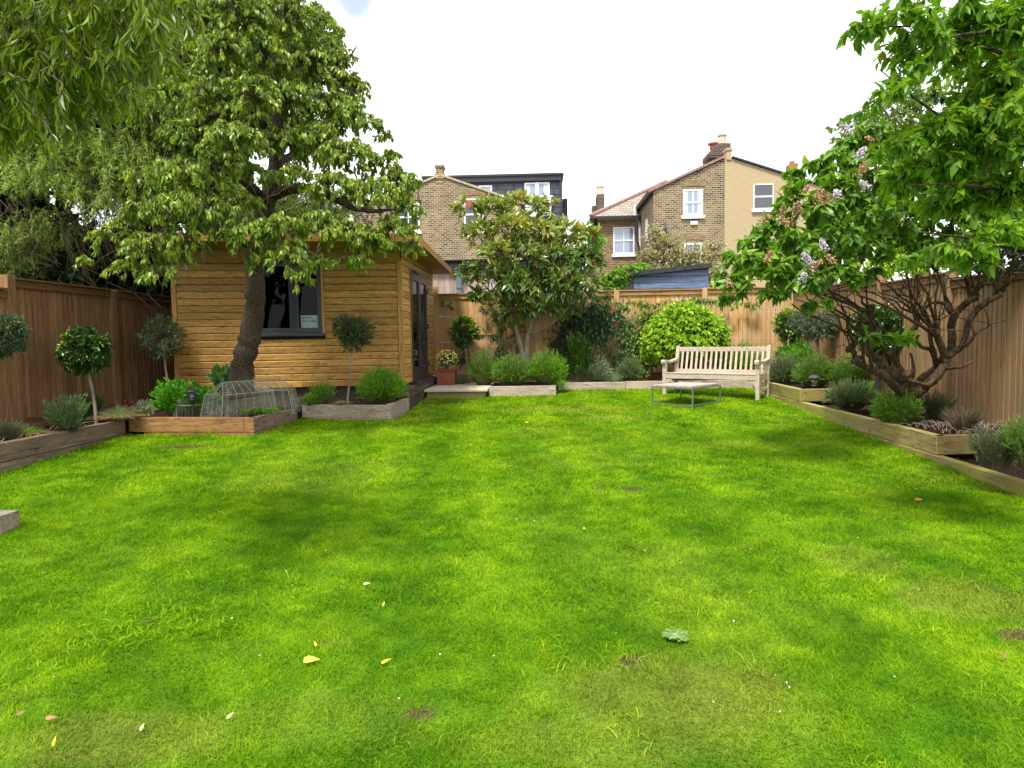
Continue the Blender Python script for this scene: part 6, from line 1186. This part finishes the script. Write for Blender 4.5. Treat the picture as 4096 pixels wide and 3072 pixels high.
# ================================================================== CLIPPED STANDARDS
def standard(label, crown_c, rx, rz, base, mat, seed, Ls=.055, ratio=.34, dens=150, per=9, stem_r=.016, bark_='bark_pale', tip=None, gaps=None, kind='standard_tree', lobes_n=0, spread=.75, T=T4, twr=.004, stemlabel=None, cat='standard tree', group='clipped standard trees', tint=(0, .95)):
    rg = np.random.default_rng(seed); base = np.asarray(base, float); cc_ = np.asarray(crown_c, float)
    t = thing(kind, label, cat, base, group); mb = MB()
    low = cc_-[0, 0, rz*.6]; mid_ = (base+low)/2+np.array([rg.normal()*.012, 0, 0]); limb(mb, [base-[0, 0, .05], base+[0, 0, .1], mid_, low], [stem_r*1.25, stem_r*1.05, stem_r, stem_r*.9], 8, 5, rg, .08)
    for _ in range(7): d = unit(rg.normal(size=3)*[1, 1, .5]+[0, 0, .6]); mb.tube(np.array([low-[0, 0, .03], low+d*rz*.5, low+d*rz*1.0]), [stem_r*.6, stem_r*.4, stem_r*.2], 5)
    mb.build('stem', M[bark_], t, smooth=True)
    lob = [(cc_, (rx, rx, rz))]
    if gaps: lob = [(cc_+np.array(g[:3])*rx, np.array([rx, rx, rz])*g[3]) for g in gaps]
    crown('crown', t, M[mat], M['twig'], lob, rg, dens*2.1, per+3, Ls, twr=twr, ratio=ratio, droop=.05, spread=spread, fwd=.75, T=T, inner=.08, lo=.70, hi=1.10, sag=0, tmin=.45, tipbias=1.6, tint=tint)
    if tip:
        f = MB(); P = lobe_twigs(rg, cc_, (rx, rx, rz), int(70), inner=.75, lo=.95, hi=1.12, sag=0, jit=.02, upper=.9); leaf_on(f, rg, P, 9, Ls*.85, ratio=.3, tmin=.55, droop=-.3, spread=.55, fwd=.8); o = f.build('new_shoots', M[tip], t); o['label'] = 'yellow green new shoots over the crown'
    return t
def vr(r, Y): return vpx(r, Y)
standard('grey green leafed standard cut by the left edge of the photo', V(-4, 722, 7.5), vr(57, 7.5), vr(50, 7.5), V(-30, 905, 7.5), 'l_olive_d', 201, .062, .30, 110, 9, .02)
T2 = standard('round headed bay standard in the left fence bed', V(184, 757, 8.9), vr(50, 8.9), vr(47, 8.9), V(208, 914, 8.9), 'l_bay', 202, .075, .42, 80, 10, .020, tip=None, T=T6, tint=(0, .6))
f = MB(); rg = np.random.default_rng(2022); P = lobe_twigs(rg, V(184, 757, 8.9), (.30, .30, .28), 34, inner=.8, lo=.9, hi=1.02, sag=0); leaf_on(f, rg, P, 4, .05, ratio=.34, tmin=.5, droop=-.1, spread=.6, T=T6); f.build('new_shoots', M['l_baytip'], T2)
standard('dim olive standard in the shade beside the shed corner', V(352, 728, 10.5), vr(46, 10.5), vr(50, 10.5), V(366, 850, 10.5), 'l_olive_d', 203, .05, .22, 70, 8, .017)
standard('heart shaped olive standard in front of the shed window', V(760, 716, 10.62), vr(45, 10.6), vr(40, 10.6), V(752, 868, 10.62), 'l_olive_d', 204, .052, .22, 75, 9, .017, gaps=[(-.42, 0, .25, .62), (.45, 0, .18, .66), (.05, 0, -.45, .62), (0, 0, 0, .75), (.7, -.1, -.3, .38)])
standard('neat round bay standard left of the magnolia on the back fence', V(1003, 718, 14.7), vr(30, 14.7), vr(32, 14.7), V(1014, 822, 14.7), 'l_bay', 205, .075, .34, 70, 10, .022, tip='l_baytip')
standard('compact bay standard with yellow top right of the bench', V(1705, 705, 14.3), vr(31, 14.3), vr(33, 14.3), V(1709, 800, 14.3), 'l_bay', 206, .07, .34, 75, 10, .022, tip='l_baytip', bark_='bark_dark')
standard('silvery olive standard between two bay standards on the right', V(1766, 700, 12.9), vr(46, 12.9), vr(42, 12.9), V(1768, 805, 12.9), 'l_olive', 207, .062, .20, 60, 9, .024, gaps=[(-.35, 0, .15, .7), (.4, 0, .1, .7), (0, 0, -.2, .75), (-.75, .3, .2, .4)])
standard('dark bay standard on a black stem behind the lilac trunk', V(1897, 712, 10.9), vr(50, 10.9), vr(52, 10.9), V(1896, 862, 10.9), 'l_bay', 208, .08, .38, 70, 10, .036, bark_='lamp_black', tip=None, T=T6)
# chrysanthemum ball on the planter
ch_ = thing('chrysanthemum', 'chrysanthemum standard with yellow flowers growing in the red brown planter', 'flower plant', (-1.94, 14.25, .98)); rg = np.random.default_rng(209)
mb = MB(); cc_ = V(966, 776, 14.25); 
for k in range(4): limb(mb, [(-1.94+.02*math.cos(k*1.6), 14.25+.02*math.sin(k*1.6), .95), ((-1.94+cc_[0])/2+.02*math.cos(k*2.6), 14.25, 1.1), tuple(cc_-[0, 0, .04])], [.013, .011, .008], 6, 3)
mb.build('stem', M['bark_pale'], ch_, smooth=True)
crown('leaves', ch_, M['l_rose'], None, [(cc_+[0, 0, -.01], (.215, .215, .17))], rg, 150, 9, .045, ratio=.6, droop=.1, spread=.9, fwd=.5, lo=.6, hi=.98, inner=.05)
mb = MB()
for _ in range(190):
    d = unit(rg.normal(size=3)+[0, -.15, .45]); 
    if d[2] < -.45: continue
    p = cc_+d*[.235, .235, .195]*rg.uniform(.93, 1.06); a = unit(np.cross(d, [0.3, .2, .9])); b = np.cross(d, a); k = 11; rr = rg.uniform(.014, .021)
    v = [p]+[p+(a*math.cos(2*np.pi*i/k)+b*math.sin(2*np.pi*i/k))*rr*(1 if i % 2 else .8)-d*.004 for i in range(k)]+[p+d*.006]; mb.add(np.array(v), [np.array([[0, 1+(i+1) % k, 1+i] for i in range(k)]), np.array([[k+1, 1+i, 1+(i+1) % k] for i in range(k)])], rg.random())
mb.build('flowers', M['fl_yel'], ch_)

# ================================================================== CLUMPS, SHRUBS AND PERENNIALS
def clump(name, label, cat, base, R, H, n, per, Ls, mat, seed, ratio=.16, group=None, **kw):
    t = thing(name, label, cat, base, group); rg = np.random.default_rng(seed); lf = MB(); st = MB(); stalks(lf, rg, base, R, H, int(n*1.5), per, Ls*1.25, ratio*.85, stem=st, **kw); lf.build('foliage', M[mat], t); st.build('stems', M['twig'], t); return t
GL = 'lavender and rosemary clumps'
def cb(x, y, Y): return V(x, y, Y)
clump('lavender', 'left most lavender of the three below the magnolia', 'lavender', cb(1045, 832, 13.9), vr(38, 13.9), vr(62, 13.9), 420, 15, .040, 'l_lav', 301, group=GL)
clump('lavender', 'middle lavender below the magnolia stems', 'lavender', cb(1107, 835, 13.35), vr(48, 13.4), vr(58, 13.4), 560, 15, .040, 'l_lav', 302, group=GL)
clump('lavender', 'brightest roundest lavender right of the magnolia stems', 'lavender', cb(1182, 832, 13.35), vr(46, 13.4), vr(62, 13.4), 620, 16, .040, 'l_lavb', 303, group=GL)
clump('lavender', 'vivid green lavender ball at the front corner of the shed', 'lavender', cb(826, 872, 10.65), vr(54, 10.6), vr(64, 10.6), 800, 17, .038, 'l_lavb', 304, group=GL)
clump('rosemary', 'small upright rosemary left of the olive standard', 'rosemary', cb(697, 874, 10.55), vr(30, 10.5), vr(40, 10.5), 120, 18, .034, 'l_lav', 305, group=GL, dome=.5)
clump('rosemary', 'low spreading rosemary beside the front of the shed', 'rosemary', cb(672, 876, 10.45), vr(24, 10.4), vr(22, 10.4), 90, 16, .034, 'l_lav', 3051, group=GL)
clump('lavender', 'small grey green lavender below the gold shrub left of the bench', 'lavender', cb(1360, 827, 14.2), vr(30, 14.2), vr(45, 14.2), 300, 14, .040, 'l_grey', 306, group=GL)
clump('rosemary', 'olive toned rosemary nearest the right end of the bench', 'rosemary', cb(1692, 838, 13.0), vr(42, 13), vr(62, 13), 420, 15, .036, 'l_grey', 307, group=GL)
clump('lavender', 'soft green lavender just behind the domed lantern', 'lavender', cb(1758, 838, 11.9), vr(44, 12), vr(58, 12), 480, 15, .036, 'l_lav', 308, group=GL, tint=(0, .7))
clump('lavender', 'brighter lavender right of the domed lantern', 'lavender', cb(1830, 842, 11.8), vr(46, 12), vr(58, 12), 480, 15, .036, 'l_lav', 309, group=GL)
clump('lavender', 'upright green clump at the foot of the silvery olive', 'lavender', cb(1730, 800, 13.6), vr(44, 13), vr(40, 13), 260, 14, .05, 'l_lavb', 310, group=GL)
clump('lavender', 'grey green lavender below the lantern box', 'lavender', cb(1838, 883, 9.9), vr(56, 9.9), vr(50, 9.9), 560, 16, .034, 'l_grey', 311, group=GL, tint=(0, .7))
clump('lavender', 'feathery green lavender at the foot of the lilac', 'lavender', cb(1935, 925, 8.35), vr(48, 8.4), vr(66, 8.4), 420, 18, .036, 'l_lav', 312, group=GL, dome=.8)
clump('lavender', 'twiggy brown green lavender right of the lilac base', 'lavender', cb(2015, 905, 8.6), vr(45, 8.6), vr(48, 8.6), 200, 9, .03, 'l_grey', 313, group=GL, tint=(0, .25), dome=.5)
clump('lavender', 'sparse wispy lavender in the lowest right bed', 'lavender', cb(2150, 1010, 5.95), vr(58, 6), vr(72, 6), 220, 16, .026, 'l_grey', 314, group=GL, tint=(0, .45), dome=.5)
clump('lavender', 'dark green lavender cut by the right edge of the photo', 'lavender', cb(2225, 1010, 5.7), vr(50, 6), vr(80, 6), 240, 18, .034, 'l_lav', 315, group=GL, tint=(0, .4), dome=.5)
clump('lavender', 'bare brown lavender stubble by the right fence', 'lavender', cb(2080, 925, 7.7), vr(45, 7.7), vr(35, 7.7), 120, 3, .02, 'l_grey', 316, group=GL, tint=(0, .2), dome=.3)
clump('sage', 'tall leggy grey green sage in the left bed', 'herb', cb(150, 932, 8.1), vr(46, 8.1), vr(62, 8.1), 90, 22, .042, 'l_grey', 320, ratio=.22, dome=.4)
clump('shrub', 'small dark bronze shrub behind the bay stem', 'shrub', cb(197, 905, 9.2), vr(30, 9.2), vr(44, 9.2), 110, 14, .035, 'l_olive_d', 321, ratio=.4, dome=.4)
clump('shrub', 'grey woody stubble at the left end of the bed', 'shrub', cb(18, 950, 7.5), vr(42, 7.5), vr(35, 7.5), 160, 7, .025, 'l_grey', 322, tint=(0, .3), dome=.5)
clump('variegated_shrub', 'tiny white edged variegated shrub beside the herbs', 'shrub', cb(312, 902, 9.35), vr(24, 9.3), vr(30, 9.3), 90, 14, .038, 'l_var', 323, ratio=.4)
clump('red_plant', 'small dark red leafed plant below the fence', 'plant', cb(282, 893, 9.9), vr(14, 9.9), vr(26, 9.9), 30, 12, .04, 'l_red', 324, ratio=.3)
clump('herb', 'lush green lovage like herb spilling left of the cloches', 'herb', cb(382, 898, 9.6), vr(48, 9.6), vr(58, 9.6), 150, 20, .050, 'l_lush', 325, ratio=.75, T=T6, dome=.5)
clump('herb', 'second lush green herb growing up under the lantern', 'herb', cb(430, 898, 9.7), vr(44, 9.7), vr(50, 9.7), 120, 20, .045, 'l_lush', 326, ratio=.75, T=T6, dome=.5)
clump('herb', 'low pale green thyme inside the front cloche', 'herb', cb(560, 893, 9.7), vr(50, 9.7), vr(10, 9.7), 200, 10, .022, 'l_lav', 327, ratio=.5)
clump('leafy_plant', 'dark leaved plant beside the foot of the pear trunk', 'plant', cb(483, 850, 10.1), vr(24, 10.1), vr(44, 10.1), 50, 14, .07, 'l_rose', 328, ratio=.6, T=T6, dome=.3)
clump('euphorbia', 'glossy bright leaved plant under the yellow topped bay', 'plant', cb(1715, 790, 14.1), vr(36, 14.1), vr(46, 14.1), 60, 18, .09, 'l_lush', 329, ratio=.3, tint=(0, .6))
clump('leafy_plant', 'dark green broad leaved plant right of the brightest lavender', 'plant', cb(1250, 825, 14.0), vr(30, 14), vr(80, 14), 90, 14, .075, 'l_bay', 330, ratio=.5, T=T6, tint=(.3, .9), dome=.5)
clump('variegated_shrub', 'larger grey white variegated shrub at the foot of the rose', 'shrub', cb(1290, 826, 14.1), vr(34, 14), vr(48, 14), 150, 14, .045, 'l_var', 331, ratio=.35, tint=(0, .6))
clump('evergreen_plant', 'tall strappy green plant seen through the bench back', 'plant', cb(1590, 815, 14.3), vr(70, 14.3), vr(62, 14.3), 330, 10, .10, 'l_lush', 332, ratio=.10, T=TN, fwd=1.6, spread=.3)
clump('fern', 'small yellow green fern by the lantern box', 'fern', cb(1872, 870, 10.0), vr(18, 10), vr(34, 10), 14, 44, .035, 'l_lush', 333, ratio=.3, dome=.3)
def grass_tuft(label, base, R, H, n, mat, seed, W_=.005, name='ornamental_grass', skirt=None):
    t = thing(name, label, 'ornamental grass', base, 'ornamental grass tufts'); rg = np.random.default_rng(seed); a = rg.random(n)*2*np.pi; q = rg.random(n)**.6; mb = MB()
    B_ = np.asarray(base, float)+np.stack([np.cos(a)*q*R*.3, np.sin(a)*q*R*.3, np.zeros(n)], 1); D = np.stack([np.cos(a)*q*R, np.sin(a)*q*R, H*(1.05-.5*q)], 1); blades(mb, B_, D, np.linalg.norm(D, axis=1)*(.8+.4*rg.random(n)), W_, rg.random(n), .35); mb.build('blades', M[mat], t)
    if skirt:
        n = int(n*.8); a = rg.random(n)*2*np.pi; mb = MB(); D = np.stack([np.cos(a), np.sin(a), .25+.3*rg.random(n)], 1); blades(mb, np.asarray(base, float)+D*[R*.2, R*.2, 0]+[0, 0, .02], D, R*(.7+.5*rg.random(n)), W_, rg.random(n), .9); mb.build('dead_blades', M[skirt], t)
grass_tuft('straw coloured grass tuft with green centre left of the sage', cb(57, 944, 7.75), .20, .17, 260, 'l_lav', 340, skirt='l_straw')
grass_tuft('blue green grass tuft with straw skirt right of the bay stem', cb(258, 905, 9.05), .20, .24, 420, 'l_blue', 341, skirt='l_straw')
grass_tuft('pale blue grass tuft left of the small grey lavender', cb(1325, 826, 14.1), .24, .28, 300, 'l_blue', 342)
grass_tuft('tiny straw tuft at the olive stem by the shed', cb(738, 874, 10.35), .10, .09, 120, 'l_blue', 343, skirt='l_straw')
grass_tuft('green grass tuft where the pale timbers meet', cb(1212, 836, 13.2), .14, .22, 160, 'l_lavb', 344)

# gold leaved dome
gd = thing('golden_shrub', 'bright yellow green domed shrub behind the left end of the bench', 'shrub', cb(1480, 815, 14.45)); rg = np.random.default_rng(350)
mb = MB(); 
for k in range(16): b_ = cb(1480+rg.normal()*12, 815, 14.4); e = cb(1480+rg.uniform(-75, 75), rg.uniform(690, 740), 14.4+rg.normal()*.2); limb(mb, [b_, (b_+e)/2+rg.normal(size=3)*.05, e], [.014, .01, .005], 5, 3)
mb.build('stems', M['twig'], gd, smooth=True)
GLb = [(1480, 718, 14.35, 84, 56), (1440, 735, 14.2, 55, 42), (1525, 722, 14.2, 50, 46), (1425, 755, 14.1, 32, 26), (1480, 690, 14.3, 60, 38), (1545, 745, 14.2, 30, 26), (1485, 745, 14.0, 60, 26), (1400, 765, 14.3, 16, 14)]
crown('crown', gd, M['l_gold'], M['twig'], [(vl(*q)[0], (vl(*q)[1][0], min(.65, vl(*q)[1][0]), vl(*q)[1][2])) for q in GLb], rg, 95, 14, .060, ratio=.62, droop=.25, spread=.75, fwd=.6, T=T6, hi=1.10, lo=.8, inner=.3, tmin=.4, twr=.004)

# climbers on the back fence: leaf clusters strung along curved stems
def climber(name, label, paths, mat, seed, Ls, ratio, width, nt_, per, tint=(0, .95), stem_r=.006, T=T6, Yc=15.03, odd=0, droop=.7, stem='twig', flowers=None, cat='climber'):
    p0 = V(paths[0][0][0], paths[0][0][1], Yc); t = thing(name, label, cat, (p0[0], Yc, .74), 'climbers on the back fence'); rg = np.random.default_rng(seed); lf = MB(); st = MB(); tw = MB()
    for path in paths:
        wds = width; P3 = smooth_path([V(q[0], q[1], Yc+(q[2] if len(q) > 2 else 0)) for q in path], 8); st.tube(P3, np.linspace(stem_r, stem_r*.5, len(P3)), 5)
        ln = np.sum(np.linalg.norm(np.diff(P3, axis=0), axis=1)); n = int(nt_*ln); idx = rg.integers(0, len(P3), n)
        s = P3[idx]; d = rg.normal(size=(n, 3))*[1, .25, 1]*width+np.array([0, -abs(width)*.5, 0]); P = np.stack([s+d*k for k in (0, .35, .7, 1)], 1); P[:, :, 2] -= np.array([0, .0, .02, .05])[None]*width*4
        P[:, :, 1] = np.minimum(P[:, :, 1], 15.12); twigs(tw, P, .003, .0015); leaf_on(lf, rg, P, per, Ls, ratio, tmin=.1, droop=droop, spread=.7, fwd=.4, T=T, tint=tint, odd=odd, upn=.6)
    lf.build('foliage', M[mat], t); st.build('stems', M[stem], t, smooth=True); tw.build('twigs', M['twig'], t)
    if flowers:
        for x, y in flowers:
            c = V(x, y, 14.85); f = MB(); leaves(f, c+rg.normal(size=(14, 3))*.012, rg.normal(size=(14, 3)), rg.normal(size=(14, 3)), .04, .035, rg.random(14)); f.build('flower', M['fl_rose'], t)
    return t
climber('jasmine', 'thin jasmine trailing along the wires left of the magnolia', [[(1040, 668), (1060, 672), (1085, 690), (1090, 712)], [(1090, 712), (1080, 740), (1088, 760), (1060, 775), (1000, 777)], [(1000, 775), (1060, 780), (1100, 772), (1140, 778), (1200, 770)], [(955, 660), (970, 662)], [(1075, 722), (1050, 725), (1030, 722)], [(1085, 690), (1110, 700), (1120, 740), (1105, 770)]], 'l_climd', 401, .075, .30, .10, 42, 6, tint=(.3, 1))
climber('star_jasmine', 'dense dark climber right of the magnolia stems', [[(1215, 800), (1205, 760), (1215, 720), (1250, 690)], [(1215, 760), (1245, 740), (1260, 700), (1290, 690)], [(1250, 690), (1270, 665), (1300, 660)], [(1230, 700), (1280, 720), (1310, 700)], [(1190, 770), (1230, 780), (1270, 770)], [(1240, 660), (1260, 680), (1310, 680)]], 'l_climd', 402, .075, .34, .20, 100, 9)
climber('rose', 'climbing rose with grey green leaves and bare lower stems', [[(1330, 815), (1318, 770), (1300, 730), (1290, 700)], [(1332, 815), (1345, 760), (1350, 720), (1340, 690), (1335, 670)], [(1334, 815), (1360, 750), (1375, 730)], [(1300, 730), (1330, 715), (1360, 690)], [(1310, 665), (1330, 670), (1350, 690)]], 'l_rose', 403, .065, .62, .16, 40, 6, stem_r=.010, stem='bark_lilac', flowers=[(1325, 668), (1408, 768)])
climber('honeysuckle', 'yellow green climber strung along the top of the back fence', [[(1285, 640), (1310, 642), (1335, 655), (1350, 668)], [(1350, 655), (1400, 658), (1440, 655), (1500, 650)], [(1500, 650), (1520, 645), (1540, 650), (1600, 655), (1630, 658)], [(1385, 660), (1390, 690), (1365, 720), (1340, 740)], [(1300, 660), (1310, 680), (1330, 690)]], 'l_clim', 404, .075, .40, .085, 46, 6, odd=.02)
climber('jasmine', 'light green jasmine between the rose and the golden shrub', [[(1400, 800), (1390, 760), (1375, 735), (1390, 700), (1410, 675)], [(1390, 760), (1365, 745), (1350, 750)], [(1400, 790), (1370, 780), (1350, 800)], [(1410, 680), (1390, 700), (1360, 715)], [(1405, 790), (1415, 770), (1400, 740)]], 'l_clim', 405, .065, .42, .14, 62, 7, tint=(0, .8))
# plants trailing low
clump('leafy_plant', 'small plant at the foot of the back fence beside the planter', 'plant', V(992, 832, 14.3), .16, .16, 30, 14, .04, 'l_grey', 360, ratio=.2)

# ================================================================== SMALL THINGS ON THE LAWN
def lay(x, y, h=.03): a = gp(x, y); return np.array([a[0], a[1], lawn_z(a[1])+h])
def fallen(label, x, y, L_, W_, ang, c1, tilt=.3, h=.034, z=None):
    p = lay(x, y, h) if z is None else z; t = MB(); d = np.array([math.cos(ang), math.sin(ang), tilt]); L_ *= .68; W_ *= .68; leaves(t, p[None]-unit(d)[None]*L_/2, d[None], np.array([[.2, -.5, 1.]]), L_, W_, np.array([.5]), TH); o = t.build('fallen_leaf', c1, origin=p); return tag(o, label, 'leaf', 'fallen leaves on the lawn')
Lf_y = plain('yellow_leaf', (.72, .46, .03), .5, .3, var=.25); Lf_o = plain('orange_leaf', (.52, .22, .03), .5, .3, var=.3); Lf_b = plain('brown_leaf', (.26, .15, .07), .7, .2, var=.3); Lf_p = plain('pale_leaf', (.60, .52, .25), .6, .2, var=.2)
fallen('largest yellow fallen leaf with brown end on the front lawn', 673, 1439, .105, .055, .1, Lf_y, .15)
fallen('slim yellow fallen leaf right of the largest one', 835, 1442, .075, .022, .6, Lf_y, .3)
fallen('small curled yellow leaf just above the largest one', 681, 1404, .05, .018, 2.2, Lf_y, .6)
fallen('curled yellow leaf near the bottom left corner', 118, 1618, .07, .016, 2.0, Lf_y, .5)
fallen('pale yellow leaf at the lower left of the lawn', 308, 1587, .05, .018, 1.6, Lf_p, .6)
fallen('slim pale leaf near the bottom left of the lawn', 498, 1562, .05, .018, 1.0, Lf_p, .5)
fallen('cream leaf in the middle of the front lawn', 793, 1272, .06, .025, .2, Lf_p, .2)
fallen('thin yellow leaf right of the cream one', 829, 1316, .06, .016, 1.5, Lf_y, .5)
fallen('small brown leaf far left on the front lawn', 112, 1567, .06, .03, .3, Lf_b, .1)
fallen('brown leaf lying left of the lowest tufts', 47, 1556, .05, .03, 1.3, Lf_b, .2)
fallen('dark brown leaf in front of the bench', 1602, 874, .14, .05, .3, Lf_b, .15)
fallen('brown leaf near the right hand timber', 1985, 1087, .10, .05, .2, Lf_o, .1)
fallen('orange brown leaf in the corner by the old sleepers', 872, 883, .16, .09, .2, Lf_o, .3)
fallen('tiny yellow leaf left of the weed rosette', 1262, 1150, .04, .02, 1.0, Lf_y, .4)
fallen('brown leaf on the shaded right lawn', 1975, 1062, .09, .05, 1.2, Lf_b, .1)
fallen('small yellow leaf in the middle distance', 1138, 917, .07, .04, .4, Lf_y, .4)
fallen('dry curled leaf on the lower right lawn', 2170, 1430, .05, .03, .7, Lf_b, .3)
o = fallen('orange leaf lying on the sandstone step', 1022, 833, .13, .07, .2, Lf_o, .1, z=np.array([-1.25, 13.1, .752]))
# weed rosette
wd = thing('weed_rosette', 'pale grey green thistle rosette in the near lawn', 'weed', lay(1458, 1382, 0)); rg = np.random.default_rng(370); mb = MB(); c = lay(1458, 1382, .02); n = 22
a = np.linspace(0, 2*np.pi, n, endpoint=False)+rg.normal(size=n)*.15
for ai in a:
    d = np.array([math.cos(ai), math.sin(ai), rg.uniform(.0, .3)]); l = rg.uniform(.04, .066); m = 7; t_ = np.linspace(.25, 1, m); s = c+unit(d)*l*t_[:, None]
    for sg_ in (-1, 1): leaves(mb, s, np.tile(unit(d)*.7+sg_*np.array([-math.sin(ai), math.cos(ai), .1]), (m, 1)), np.tile([0, 0, 1.], (m, 1)), .020, .012, rg.random(m))
    leaves(mb, c[None], d[None], np.array([[0, 0, 1.]]), l, .022, rg.random(1), TH)
mb.build('leaves', leafm('weed_leaf', (.12, .22, .05), (.18, .30, .08), (.28, .40, .14), .2, .6, .2), wd)
# clover patches and daisies
rg = np.random.default_rng(380)
mb = MB(); n = 70; x = rg.uniform(-2.5, 3.5, n); y = rg.uniform(2.6, 9, n); x = np.where(x > .5*y+.2, x*.4, x); P = np.stack([x, y, lawn_z(y)+.034], 1); leaves(mb, P, rg.normal(size=(n, 3)), np.tile([0, 0, 1.], (n, 1)), .011, .008, rg.random(n)); o = mb.build('petals', M['fl_lil']); tag(o, 'tiny fallen lilac petals and crumbs on the lawn', 'petals', kind='stuff')
# chips and litter on the soil
mb = MB(); rg = np.random.default_rng(390)
for (x0, x1, y0, y1, z, n) in ((-6.6, -5.85, 4.5, 9.2, .588, 1500), (-6.4, -4.1, 9.4, 10.8, .603, 900), (-3.6, -2.4, 10.3, 11.3, .603, 500), (4.2, 5.4, 7.4, 10.9, .548, 2200), (4.1, 5.4, 4.5, 7.1, .363, 1200), (.5, 5.4, 13.95, 15.1, .723, 900), (-1.9, 0.2, 13.1, 15.1, .723, 500), (4.3, 5.4, 11.4, 13.8, .753, 500)):
    P = np.stack([rg.uniform(x0, x1, n), rg.uniform(y0, y1, n), np.full(n, z+.004)+rg.random(n)*.012], 1); leaves(mb, P, rg.normal(size=(n, 3))*[1, 1, .25], rg.normal(size=(n, 3))*.3+[0, 0, 1], rg.uniform(.015, .05, n), rg.uniform(.006, .018, n), rg.random(n))
o = mb.build('bark_chips', M['mulch']); tag(o, 'bark chips and litter lying on the dark bed soil', 'bark chips', kind='stuff')
P = []
for (x0, x1, y0, y1, z, n) in ((-6.5, -5.85, 6.5, 9.0, .60, 60), (4.3, 5.4, 7.4, 8.6, .56, 130), (4.2, 5.4, 5, 7, .38, 50)):
    for _ in range(n): p = np.array([rg.uniform(x0, x1), rg.uniform(y0, y1), z]); a = rg.uniform(0, 6.28); l = rg.uniform(.06, .28); P.append([p+np.array([math.cos(a)*l*t, math.sin(a)*l*t, .05*math.sin(3*t)+rg.random()*.02]) for t in (0, .33, .66, 1)])
mb = MB(); twigs(mb, np.array(P), .004, .002); o = mb.build('dead_stalks', M['twig_pale']); tag(o, 'dry brown stalks lying on the bed soil', 'dead stalks', kind='stuff')
